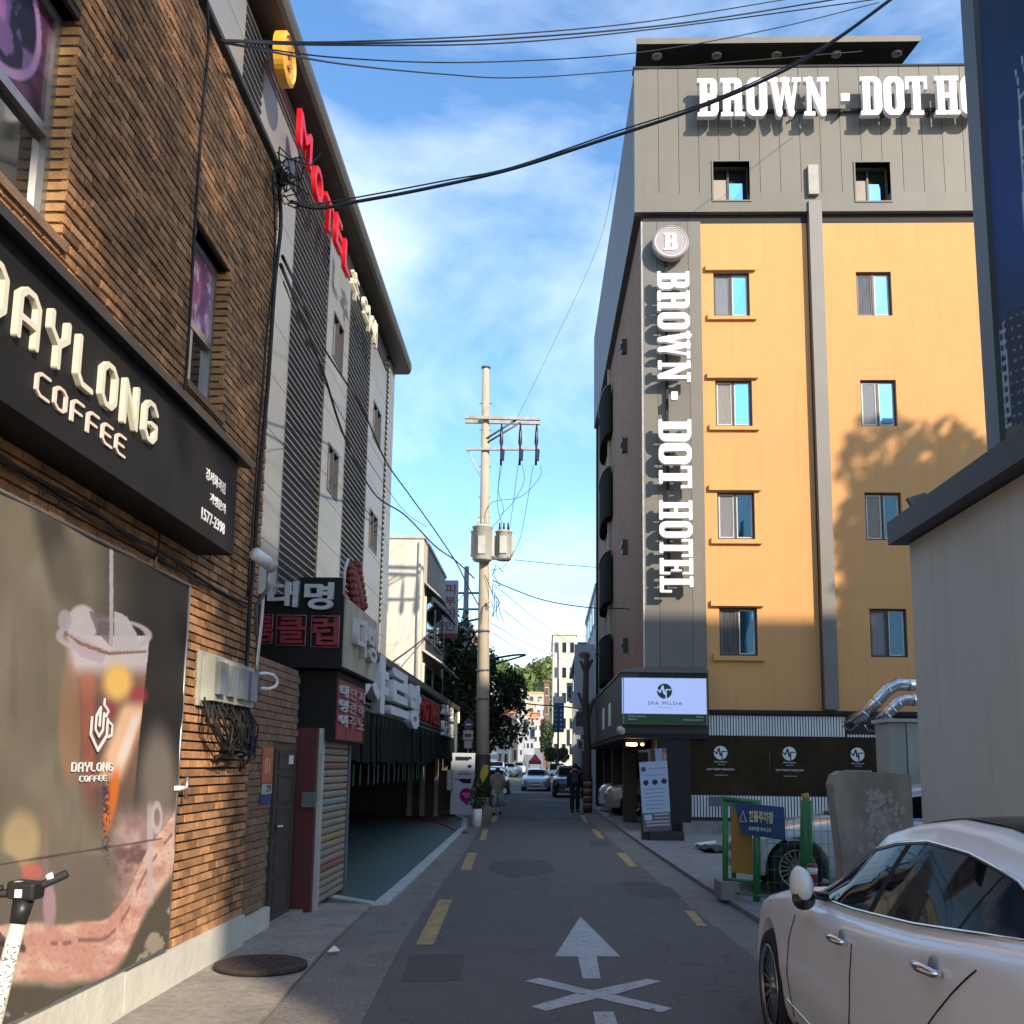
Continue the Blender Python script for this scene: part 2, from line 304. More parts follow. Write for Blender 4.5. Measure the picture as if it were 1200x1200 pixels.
SLAB = {
 'B': (.72, D(U(bx(.1, .47, .66, 1, .17), bx(.1, 0, .7, .55, .19), bx(0, 0, .4, .11), bx(0, .89, .4, 1), bx(.08, 0, .32, 1)), bx(.32, .6, .43, .87), bx(.32, .13, .45, .43))),
 'R': (.80, D(U(bx(.08, 0, .32, 1), bx(0, 0, .4, .11), bx(0, .89, .3, 1), bx(.1, .43, .7, 1, .18), bx(.46, 0, .7, .52), bx(.46, 0, .8, .11)), bx(.32, .56, .45, .87))),
 'O': (.68, D(bx(0, 0, .68, 1, .24), bx(.25, .14, .43, .86, .09))),
 'W': (1.1, U(sg([(.16, .95), (.34, .08)], .2), sg([(.34, .08), (.54, .92)], .1), sg([(.54, .92), (.74, .08)], .2), sg([(.74, .08), (.92, .95)], .1), bx(0, .89, .32, 1), bx(.38, .89, .7, 1), bx(.78, .89, 1.08, 1))),
 'N': (.84, U(bx(.1, 0, .24, 1), bx(.58, .0, .72, 1), sg([(.2, .92), (.62, .08)], .2), bx(0, .89, .3, 1), bx(0, 0, .36, .11), bx(.46, .89, .84, 1))),
 'D': (.72, D(U(bx(.08, 0, .72, 1, .24), bx(.08, 0, .32, 1), bx(0, 0, .4, .11), bx(0, .89, .4, 1)), bx(.32, .13, .47, .87, .04))),
 'T': (.72, U(bx(.24, 0, .48, 1), bx(0, .87, .72, 1), bx(0, .66, .1, 1), bx(.62, .66, .72, 1), bx(.14, 0, .58, .11))),
 'H': (.80, U(bx(.08, 0, .31, 1), bx(.49, 0, .72, 1), bx(.2, .44, .6, .56), bx(0, 0, .39, .11), bx(0, .89, .39, 1), bx(.41, 0, .8, .11), bx(.41, .89, .8, 1))),
 'E': (.68, U(bx(.08, 0, .32, 1), bx(0, 0, .66, .12), bx(0, .88, .66, 1), bx(.3, .44, .52, .56), bx(.46, .34, .54, .66), bx(.56, 0, .66, .32), bx(.56, .68, .66, 1))),
 'L': (.66, U(bx(.1, 0, .34, 1), bx(0, 0, .66, .12), bx(0, .89, .44, 1), bx(.56, 0, .66, .36))),
 'M': (1.0, U(bx(.08, 0, .26, 1), bx(.72, 0, .92, 1), sg([(.18, .93), (.49, .12)], .16), sg([(.49, .12), (.8, .93)], .14), bx(0, 0, .36, .11), bx(.62, 0, 1., .11), bx(0, .89, .3, 1), bx(.7, .89, 1, 1))),
 '-': (.30, bx(0, .4, .28, .6)),
}
_o = [(.24, .09), (.45, .09), (.6, .24), (.6, .76), (.45, .91), (.24, .91), (.09, .76), (.09, .24)]
def TECH(w):
    c = [(.6, .91), (.24, .91), (.09, .76), (.09, .24), (.24, .09), (.6, .09)]
    return {'D': (.69, sg([(.09, .09), (.45, .09), (.6, .24), (.6, .76), (.45, .91), (.09, .91)], w, True)),
     'A': (.69, U(sg([(.09, .05), (.09, .76), (.24, .91), (.45, .91), (.6, .76), (.6, .05)], w), sg([(.09, .4), (.6, .4)], w))),
     'Y': (.69, U(sg([(.09, .95), (.09, .66), (.345, .44), (.345, .05)], w), sg([(.6, .95), (.6, .66), (.345, .44)], w))),
     'L': (.66, sg([(.09, .95), (.09, .24), (.24, .09), (.57, .09)], w)), 'O': (.69, sg(_o, w, True)),
     'N': (.69, sg([(.09, .05), (.09, .93), (.6, .07), (.6, .95)], w)),
     'G': (.69, sg([(.6, .76), (.45, .91), (.24, .91), (.09, .76), (.09, .24), (.24, .09), (.45, .09), (.6, .24), (.6, .47), (.36, .47)], w)),
     'C': (.66, sg(c, w)), 'F': (.66, U(sg([(.09, .05), (.09, .76), (.24, .91), (.6, .91)], w), sg([(.09, .48), (.52, .48)], w))),
     'E': (.66, U(sg(c, w), sg([(.09, .5), (.5, .5)], w)))}
def sdf_glyph(fn, w, res=44):
    """unit glyph mesh (x 0..w, y 0..1, z 0..1) from a distance function, marching squares"""
    h = 1./res; p = .06; xs = np.arange(-p, w+p+h, h)+.00137; ys = np.arange(-p, 1+p+h, h)+.00071
    X, Y = np.meshgrid(xs, ys, indexing='ij'); F = fn(X, Y); F = np.where(np.abs(F) < 1e-5, 1e-5, F)
    V = {}; vs = []; fs = []
    def vid(a, b):
        k = (round(a, 5), round(b, 5))
        if k not in V: V[k] = len(vs); vs.append(k)
        return V[k]
    nx, ny = F.shape
    for i in range(nx-1):
        for j in range(ny-1):
            q = [(i, j), (i+1, j), (i+1, j+1), (i, j+1)]; fv = [F[a] for a in q]
            if all(v > 0 for v in fv): continue
            poly = []
            for k in range(4):
                a, b = q[k], q[(k+1) % 4]; fa, fb = fv[k], fv[(k+1) % 4]
                if fa <= 0: poly.append(vid(xs[a[0]], ys[a[1]]))
                if (fa <= 0) != (fb <= 0):
                    t = fa/(fa-fb); poly.append(vid(xs[a[0]]+t*(xs[b[0]]-xs[a[0]]), ys[a[1]]+t*(ys[b[1]]-ys[a[1]])))
            pp = []
            for v in poly:
                if not pp or pp[-1] != v: pp.append(v)
            if len(pp) > 2 and pp[0] == pp[-1]: pp.pop()
            if len(pp) > 2: fs.append(pp)
    bm = bmesh.new(); bv = [bm.verts.new((a, b, 1)) for a, b in vs]
    for f in fs:
        try: bm.faces.new([bv[i] for i in f])
        except ValueError: pass
    bmesh.ops.dissolve_limit(bm, angle_limit=.06, verts=bm.verts[:], edges=bm.edges[:])
    ret = bmesh.ops.extrude_face_region(bm, geom=bm.faces[:])
    bmesh.ops.translate(bm, vec=(0, 0, -1), verts=[g for g in ret['geom'] if isinstance(g, bmesh.types.BMVert)])
    bmesh.ops.recalc_face_normals(bm, faces=bm.faces)
    me = bpy.data.meshes.new('letter'); bm.to_mesh(me); bm.free(); return me
GC = {}
def glyphs(s, table, tkey, P0, Rv, Uv, depth, m, parent, gap=.1, space=.3, names='letter', res=44, squash=1.):
    """letters placed along Rv (unit dir) scaled by |Uv| (letter height)"""
    Rv = Vector(Rv).normalized(); Uv = Vector(Uv); H = Uv.length; Un = Uv.normalized(); Nn = Rv.cross(Un); off = wloc(parent); x = 0
    for ch in s:
        if ch == ' ': x += space*H*squash; continue
        w, fn = table[ch]
        if (tkey, ch, m.name) not in GC:
            me = sdf_glyph(fn, w, res); me.materials.append(m); GC[(tkey, ch, m.name)] = me
        o = bpy.data.objects.new(names, GC[(tkey, ch, m.name)]); COL.objects.link(o); o.parent = parent
        M = Matrix.Identity(4)
        for i in range(3): M[i][0] = Rv[i]*H*squash; M[i][1] = Un[i]*H; M[i][2] = Nn[i]*depth; M[i][3] = P0[i]+Rv[i]*x-off[i]
        o.matrix_local = M; x += (w+gap)*H*squash
    return x
def strlen(s, table, gap=.1, space=.3): return sum(space if c == ' ' else table[c][0]+gap for c in s)-gap
def print_panel(name, P0, Rv, Uv, nx, ny, fn, parent=None, emit=0., rough=.5, bump=0., wob=None, **k):
    """flat print: grid whose colour attribute holds what is printed; fn(u, v, X, Y, Z) -> rgb (0..1 display)"""
    u, v = np.meshgrid(np.linspace(0, 1, nx), np.linspace(0, 1, ny), indexing='ij'); P0 = np.array(P0, float); Rv = np.array(Rv, float); Uv = np.array(Uv, float)
    P = P0+u[..., None]*Rv+v[..., None]*Uv
    if wob is not None: P = P+wob(u, v)[..., None]*_n(np.cross(Rv, Uv))
    rgb = fn(u, v, P[..., 0], P[..., 1], P[..., 2]); rgb = np.clip(rgb, 0, 1)**2.2
    off = np.array(wloc(parent)) if parent is not None else np.zeros(3)
    idx = np.arange(nx*ny).reshape(nx, ny); f = np.stack([idx[:-1, :-1], idx[1:, :-1], idx[1:, 1:], idx[:-1, 1:]], -1).reshape(-1, 4)
    me = bpy.data.meshes.new(name); me.from_pydata((P-off).reshape(-1, 3).tolist(), [], f.tolist())
    ca = me.color_attributes.new('Col', 'FLOAT_COLOR', 'POINT'); c4 = np.ones((nx*ny, 4)); c4[:, :3] = rgb.reshape(-1, 3); ca.data.foreach_set('color', c4.ravel())
    me.polygons.foreach_set('use_smooth', [True]*len(f))
    me.materials.append(attrmat('print_%g_%g_%g' % (emit, rough, bump), rough, emit, bump, .12)); o = bpy.data.objects.new(name, me); COL.objects.link(o)
    if parent is not None: o.parent = parent
    return TAG(o, **k)
def mixc(c, col, a): return c*(1-a[..., None])+np.array(col)/255.*a[..., None]
def sst(x, a, b): t = np.clip((x-a)/(b-a), 0, 1); return t*t*(3-2*t)
def vnoise(x, y, seed=0):
    xi = np.floor(x).astype(int); yi = np.floor(y).astype(int); xf = x-xi; yf = y-yi; xf = xf*xf*(3-2*xf); yf = yf*yf*(3-2*yf)
    def h(a, b): n = np.sin(a*127.1+b*311.7+seed*74.7)*43758.5453; return n-np.floor(n)
    return (h(xi, yi)*(1-xf)+h(xi+1, yi)*xf)*(1-yf)+(h(xi, yi+1)*(1-xf)+h(xi+1, yi+1)*xf)*yf
def fbm(x, y, seed=0, o=4): return sum(vnoise(x*2**i, y*2**i, seed+i)/2**i for i in range(o))/(2-2**(1-o))
def inpoly(X, Y, pts):
    ins = np.zeros(X.shape, bool); n = len(pts)
    for i in range(n):
        (x1, y1), (x2, y2) = pts[i], pts[(i+1) % n]
        if y1 == y2: continue
        c = ((y1 > Y) != (y2 > Y)) & (X < (x2-x1)*(Y-y1)/(y2-y1)+x1); ins ^= c
    return ins.astype(float)

# ------------------------------------------------------------ ground, road
def gz(y): return 0. if y < 66 else (.011*(y-66) if y < 130 else .704+.075*(y-130))
def strip(pl, pr, dz, mb=None, w=None):
    """sheet between two polylines given as [(x, y)...] of equal y"""
    mb = mb or MB()
    for (a, b), (c, d) in zip(zip(pl, pr), zip(pl[1:], pr[1:])):
        mb.quad((a[0], a[1], gz(a[1])+dz), (b[0], b[1], gz(b[1])+dz), (d[0], d[1], gz(d[1])+dz), (c[0], c[1], gz(c[1])+dz))
    return mb
ys = [-40, 0, 3, 6.7, 9.5, 14, 19, 26, 33, 40, 50, 60, 66, 75, 90, 110, 130, 160, 200, 260, 330]
def ip(pts): return lambda y: float(np.interp(y, [p[1] for p in pts], [p[0] for p in pts]))
rl = ip([(-.9, -40), (-.98, 0), (-1.14, 6.7), (-1.29, 9.6), (-1.5, 19), (-1.66, 26), (-2.1, 45), (-2.6, 70), (-5., 130), (-9, 200), (-9, 330)])
rr = ip([(1.95, -40), (1.9, 0), (1.81, 9.4), (1.64, 14.5), (1.48, 22), (1.27, 38), (1.1, 50), (.5, 75), (-2.2, 130), (-5, 200), (-5, 330)])
g = MB()
gy = [-60, 0, 66, 98, 130, 160, 200, 260, 330]
for a, b in zip(gy, gy[1:]): g.quad((-200, a, gz(a)-.02), (200, a, gz(a)-.02), (200, b, gz(b)-.02), (-200, b, gz(b)-.02))
struct('ground', lot_m, g)
far = MB()
far.quad((-3000, -3000, -.6), (3000, -3000, -.6), (3000, 3000, -.6), (-3000, 3000, -.6)); struct('distant_ground', mat('earth', (.12, .11, .08)), far)
road = struct('road', asphalt, strip([(rl(y), y) for y in ys], [(rr(y), y) for y in ys], .004))
struct('gutter', gutter_m, strip([(rl(y)-.62 if y < 30 else rl(y)-.9, y) for y in ys], [(rl(y)-.002, y) for y in ys], .0045))
struct('gutter', gutter_m, strip([(rr(y)+.002, y) for y in ys], [(rr(y)+.5, y) for y in ys], .0045))
# apron of worn concrete between the wall and the gutter, a hand's breadth higher
ap = MB(); apy = [-2, 3, 6.7, 9.5, 12.1]
for a, b in zip(apy, apy[1:]):
    ap.quad((-3.4, a, .03), (rl(a)-.64, a, .02), (rl(b)-.64, b, .02), (-3.4, b, .03)); ap.quad((rl(a)-.64, a, .02), (rl(a)-.64, a, -.02), (rl(b)-.64, b, -.02), (rl(b)-.64, b, .02))
struct('sidewalk', concrete, ap)
# kerb strip at the foot of the hotel forecourt
k = MB()
for a, b in zip(range(8, 46, 2), range(10, 48, 2)):
    k.box(rr(a)+.52, rr(a)+.66, a+.01, b-.01, -.02, .07)
for i in range(19):
    a = 8+2*i; x = rr(a)+.52; mb = MB(); x2 = rr(a+2)+.52
    mb.prism([(x, a+.01, -.02), (x+.14, a+.01, -.02), (x2+.14, a+1.985, -.02), (x2, a+1.985, -.02)], (0, 0, .075))
    struct('kerb_stone', lot_m, mb)
fc = MB()
for a, b in zip(range(8, 26, 2), range(10, 28, 2)):
    fc.quad((rr(a)+.66, a, .055), (9, a, .075), (9, b, .075), (rr(b)+.66, b, .055))
struct('forecourt', lot_m, fc)
box('kerb_step', lot_m, (3.3, 9.5, 25.2, 25.8, .05, .3), kind='structure')
# green painted garage floor
gf = MB(); gp = [(-1.95, 12.15), (-1.98, 15), (-2.06, 20), (-2.16, 27), (-2.45, 31), (-2.9, 33.2)]
for a, b in zip(gp, gp[1:]): gf.quad((-12, a[1], .012), (a[0], a[1], .012), (b[0], b[1], .012), (-12, b[1], .012))
gfo = struct('garage_floor', green_floor, gf)
ed = MB()
for a, b in zip(gp, gp[1:]): ed.prism([(a[0]-.02, a[1], -.01), (a[0]+.13, a[1], -.01), (b[0]+.13, b[1], -.01), (b[0]-.02, b[1], -.01)], (0, 0, .045))
ed.prism([(-2.9, 12.9, -.01), (-2.0, 12.08, -.01), (-1.85, 12.15, -.01), (-2.8, 13.05, -.01)], (0, 0, .04))
ed.build('white_edge_strip', white_p, gfo)
red = MB(); rp = [onz(*p, .02) for p in ((470, 957), (505, 958), (525, 963), (543, 971), (549, 976), (538, 976), (525, 969), (505, 962), (470, 960))]
red.prism([tuple(p) for p in rp], (0, 0, .012)); red.build('red_ramp_strip', mat('red_rubber', (.12, .012, .02), .6), gfo)

# painted markings
def mark(name, pts, m, dz=.0085): return MB().quad(*[(p[0], p[1], gz(p[1])+dz) for p in pts]).build(name, m, road)
def dash(a, b, c, d, m=yellow_m): return mark('lane_dash', [onz(*a), onz(*b), onz(*c), onz(*d)], m)
dash((487, 1108), (508, 1108), (530, 1055), (514, 1055)); dash((540, 1020), (552, 1020), (559, 1000), (548, 1000)); dash((562, 985), (569, 985), (572, 972), (566, 972))
for i, y0 in enumerate((30.2, 37.5, 44.8)):
    mark('lane_dash', [(rl(y0)+.16, y0), (rl(y0)+.31, y0), (rl(y0+3.4)+.31, y0+3.4), (rl(y0+3.4)+.16, y0+3.4)], yellow_m)
dash((817, 1086), (828, 1086), (813, 1068), (802, 1068)); dash((737, 1016), (747, 1016), (733, 1000), (722, 1000)); dash((702, 983), (708, 983), (700, 972), (693, 972)); dash((685, 964), (690, 964), (685, 956), (679, 956))
wx = MB(); ar = [onz(*p) for p in ((680, 1075), (727, 1122), (699, 1122), (704, 1148), (683, 1148), (677, 1122), (650, 1122))]
ar = [(p[0], p[1], .0085) for p in ar]
MB().add(ar, [(0, 6, 5, 2, 1), (2, 5, 4, 3)]).build('arrow_marking', white_p, road)
def xm(*q): return [(onz(*p)[0], onz(*p)[1], .0085) for p in q]
MB().add(xm((615, 1151), (632, 1147), (694, 1162), (720, 1167), (788, 1183), (774, 1188), (700, 1171), (676, 1165)), [(0, 1, 2, 7), (2, 3, 6, 7), (3, 4, 5, 6)]).build('cross_marking', white_p, road)
MB().add(xm((622, 1181), (640, 1186), (700, 1171.3), (676, 1165.3)), [(0, 1, 2, 3)]).add(xm((694, 1161.8), (720, 1166.8), (775, 1151), (758, 1148.5)), [(0, 1, 2, 3)]).build('cross_marking', white_p, road)
MB().add(xm((695, 1187), (719, 1187), (724, 1203), (698, 1203)), [(0, 1, 2, 3)]).build('arrow_marking', white_p, road)
for q in (((575, 1010), (640, 1008), (652, 1022), (600, 1030), (572, 1020)), ((480, 1120), (545, 1118), (540, 1150), (470, 1152)), ((690, 985), (712, 985), (716, 992), (692, 993)), ((722, 1035), (750, 1032), (785, 1040), (800, 1052), (765, 1054), (735, 1047)), ((640, 958), (690, 958), (690, 961), (640, 961)), ((575, 955), (628, 957), (640, 962), (585, 962))):
    MB().add([(onz(*p)[0], onz(*p)[1], .0065) for p in q], [tuple(range(len(q)))]).build('asphalt_patch', asphalt_patch, road)
mark('pale_crossing_band', [(-2.0, 61), (1.0, 61), (.9, 66), (-2.2, 66)], lot_m)
mark('stop_line', [(-.9, 49.5), (1.0, 49.5), (1.0, 50), (-.9, 50)], white_p)
for i in range(4):
    x = 1.95+.02*i; y0 = 26.5+i*4.2
    mark('bay_line', [(x, y0), (x+.12, y0), (x+.1, y0+2.2), (x-.02, y0+2.2)], white_p, .012)
# manhole cover
mc = thing('manhole_cover', 'rusty dark round manhole cover on the concrete beside the brick wall', 'manhole cover', (-2.22, 8.3, .03))
MB().lathe([(0, 0), (.36, 0), (.36, .03), (.34, .038), (.31, .03), (.1, .034), (0, .034)], (-2.22, 8.3, .03), n=28).build('lid', mat('rust_iron', (.055, .038, .032), .8, .3, 20., .6, 90.), mc)
mb = MB()
for i in range(-4, 5):
    for j in range(-4, 5):
        if i*i+j*j < 17: mb.box(-2.22+i*.065-.02, -2.22+i*.065+.02, 8.3+j*.065-.02, 8.3+j*.065+.02, .062, .07)
mb.build('stud_pattern', MATS['rust_iron'], mc, kind='stuff')
# ------------------------------------------------------------ brick coffee shop building
WX = -2.68
bs = thing('brick_building', 'brown brick coffee shop building with pink window prints and black fascia sign', 'building', (WX, 5, 0))
b = MB(); T = .1
wins = [(3.95, 5.17, 4.42, 5.78), (7.14, 7.97, 4.4, 5.68)]
Y0, Y1, ZT = -1.6, 9.28, 7.36
xb = WX-.04
cuts = sorted({Y0, Y1, *[w[0] for w in wins], *[w[1] for w in wins]})
for a, c in zip(cuts, cuts[1:]):
    w = [w for w in wins if w[0] <= a and w[1] >= c]
    if w: b.box(xb-.3, xb, a, c, 0, w[0][2]); b.box(xb-.3, xb, a, c, w[0][3], ZT)
    else: b.box(xb-.3, xb, a, c, 0, ZT)
b.build('mortar_wall', mortar, bs)
b = MB(); b.box(-9, xb-.31, Y0, Y1, 0, ZT-.1); b.build('building_core', mortar2, bs)
# bricks, one by one; the 300 that show largest are parts of their own
bh, bl, jz, jy = .052, .188, .0155, .014
pr = []
cr_ = int(ZT/(bh+jz))
for r in range(cr_):
    z = .29+r*(bh+jz)
    if z+bh > ZT-.02: break
    y = Y0+(0 if r % 2 else -.1)
    while y < Y1:
        a, c = max(y, Y0), min(y+bl, Y1-.002); y += bl+jy
        if c-a < .03: continue
        segs = [(a, c)]
        for w in wins:
            if z+bh > w[2]-.004 and z < w[3]+.004:
                ns = []
                for s in segs:
                    if s[1] <= w[0] or s[0] >= w[1]: ns.append(s); continue
                    if s[0] < w[0]-.02: ns.append((s[0], w[0]))
                    if s[1] > w[1]+.02: ns.append((w[1], s[1]))
                segs = ns
        for s in segs: pr.append((s[0], s[1], z))
def area(q):
    a, c, z = q; px, py = prj(np.full(3, WX), np.array([a, c, a]), np.array([z, z, z+bh]))
    if a < 3 or px[0] < 0 or py[0] < 0: return 0
    y = (a+c)/2
    if 3.9 < y < 7.9 and 3.0 < z < 4.15: return 0
    if y < 7.45 and .3 < z < 2.92: return 0
    return abs((px[1]-px[0])*(py[2]-py[0]))
pr.sort(key=area, reverse=True)
big = [q for q in pr if abs(q[1]-q[0]-bl) < .004][:300]; bset = set(big)
bmsh = MB().box(-.04, 0, -bl/2, bl/2, -bh/2, bh/2)
def brick_mesh(mb, m, nm, bev=.005):
    me = bpy.data.meshes.new(nm); me.from_pydata(mb.v, [], mb.f); me.materials.append(m)
    bm = bmesh.new(); bm.from_mesh(me); bmesh.ops.bevel(bm, geom=bm.edges[:], offset=bev, segments=1, affect='EDGES'); bmesh.ops.recalc_face_normals(bm, faces=bm.faces); bm.to_mesh(me); bm.free(); return me
bme = brick_mesh(bmsh, brick_m, 'brick')
for a, c, z in big:
    o = bpy.data.objects.new('brick', bme); COL.objects.link(o); o.parent = bs
    o.location = Vector((WX+random.uniform(-.004, .004), (a+c)/2, z+bh/2))-bs.location; o.rotation_euler = (random.uniform(-.008, .008), random.uniform(-.03, .03), random.uniform(-.012, .012))
b = MB()
for q in pr:
    if q in bset: continue
    d = random.uniform(-.005, .004); b.box(WX-.04, WX+d, q[0], q[1], q[2], q[2]+bh)
b.build('brickwork', brick_m, bs, kind='stuff')
# header bricks standing in the window reveals
for w in wins:
    z = w[2]
    while z < w[3]-.04:
        for yy, s in ((w[1], 1), (w[0], -1)):
            o = MB().box(WX-.115, WX-.006, yy-.006 if s > 0 else yy-.02, yy+.02 if s > 0 else yy+.006, z, min(z+bh-.006, w[3])).build('reveal_brick', mat('brick_reveal', (.46, .25, .10), .8, .2, 14., .5, 90., rnd=.25), bs)
        z += bh+jz-.004
    box('sill', brick2_m, (WX-.15, WX+.02, w[0]-.02, w[1]+.02, w[2]-.05, w[2]+.004), bs)
    box('lintel', brown_dark, (WX-.2, WX-.012, w[0], w[1], w[3], w[3]+.05), bs)
    wn = box('window', fr_dark, (WX-.32, WX-.29, w[0], w[1], w[2], w[3]), bs)
    f = MB(); xw = WX-.13
    zm = w[2]+(w[3]-w[2])*.46
    for a_, c_, e_, g_ in ((w[0], w[1], w[2], w[2]+.05), (w[0], w[1], w[3]-.05, w[3]), (w[0], w[0]+.06, w[2]+.05, w[3]-.05), (w[1]-.06, w[1], w[2]+.05, w[3]-.05), (w[0]+.06, w[1]-.06, zm-.03, zm+.03)): f.box(xw-.05, xw+.02, a_, c_, e_, g_)
    ym = w[0]+(w[1]-w[0])*.42; f.box(xw-.04, xw+.012, ym-.03, ym+.03, w[2]+.05, zm-.03)
    f.build('frame', silver, wn)
    MB().box(xw-.03, xw-.02, w[0]+.06, w[1]-.06, w[2]+.05, zm-.03).build('lower_pane', glass_dark, wn)
    sd_ = w[0]
    def pf(u, v, X, Y, Z, sd_=sd_):
        c = np.ones(u.shape+(3,))*np.array([150, 95, 130])/255.
        n_ = fbm(u*4+sd_, v*5, 3)
        if sd_ < 5:
            c = mixc(np.ones(u.shape+(3,))*np.array([60, 42, 48])/255., (105, 66, 96), sst(n_, .35, .65))
            e = np.hypot((u-.50)/.42, (v-.62)/.62); c = mixc(c, (186, 145, 190), 1-sst(e, .97, 1.)); c = mixc(c, (150, 108, 160), 1-sst(e, .86, .89))
            ins = 1-sst(e, .84, .87)
            c = mixc(c, (44, 40, 56), ins*sst(fbm(u*7+2, v*3, 9), .48, .56)); c = mixc(c, (205, 130, 190), ins*sst(fbm(u*9, v*4+5, 12), .56, .64))
        else:
            c = mixc(c, (228, 170, 205), sst(n_, .4, .7)); e = np.hypot((u-.4)/.3, (v-.5)/.33); c = mixc(c, (215, 140, 180), (1-sst(e, .9, 1.))*.8); c = mixc(c, (170, 75, 130), (1-sst(np.hypot((u-.45)/.16, (v-.5)/.2), .7, 1.3))*.8)
            c = mixc(c, (240, 215, 228), sst(fbm(u*9, v*7, 5), .6, .7))
        return c
    print_panel('pink_print', (xw-.005, w[0]+.06, zm+.03), (0, w[1]-w[0]-.12, 0), (0, 0, w[3]-.05-zm-.03), 70, 90, pf, wn, rough=.3)
box('coping', mortar2, (WX-.35, WX+.03, Y0, Y1+.03, ZT, ZT+.05), bs)
# whitewashed plinth
p1 = MB().box(WX-.05, WX+.035, Y0, 6.66, 0, .30).build('plinth', whitewash, bs); MB().box(WX-.05, WX+.03, 6.69, Y1, 0, .285).build('plinth', whitewash, bs)
# ------------------------------------------------------------ black fascia sign
XS = -2.40
fs_ = thing('fascia_sign', 'long black coffee sign with cream chamfered letters under a thin black hood', 'shop sign', (XS, 5.5, 3.1))
box('sign_box', sign_black, (WX+.005, XS, 1.2, 7.58, 3.17, 3.95), fs_)
MB().prism([(WX+.005, 1.1, 4.02), (XS+.07, 1.1, 3.955), (XS+.07, 1.1, 3.90), (WX+.005, 1.1, 3.955)], (0, 6.66, 0)).build('hood', black_metal, fs_)
TD = TECH(.112); TC = TECH(.115)
zA, zB = 3.52, 3.80
def gy_(s, table, tk, y0, y1, z0, z1, dep, m, x=XS, gap=.14, names='letter'):
    H = z1-z0; n = strlen(s, table, gap); sq = (y1-y0)/(n*H)
    glyphs(s, table, tk, (x, y0, z0), (0, 1, 0), (0, 0, H), dep, m, fs_, gap, squash=sq, names=names)
a0 = onx(0, 372, XS+.06); a1 = onx(190, 527, XS+.06)
gy_('DAYLONG', TD, 'td', 3.935, float(a1[1]), float(a1[2]), float(a1[2])+.27, .03, cream, gap=.22)
q0 = onx(40, 468, XS+.012); q1 = onx(147, 540, XS+.012)
gy_('COFFEE', TC, 'tc', float(q0[1]), float(q1[1]), float(q1[2])+.005, float(q1[2])+.135, .012, mat('pale_rose_print', (.82, .66, .55), .5, .04))
for s, pa, pb, h in (('강서화곡점', (241, 556), (264, 566), .085), ('가맹문의', (246, 582), (264, 590), .075), ('1577-2398', (236, 600), (263, 616), .085)):
    A = onx(pa[0], pa[1]+8, XS+.003); B = onx(pb[0], pb[1]+8, XS+.003)
    text('small_lettering', s, (XS+.001, A[1], (A[2]+B[2])/2-.01), (0, B[1]-A[1], 0), (0, 0, h), white_l, .004, .012, fs_)
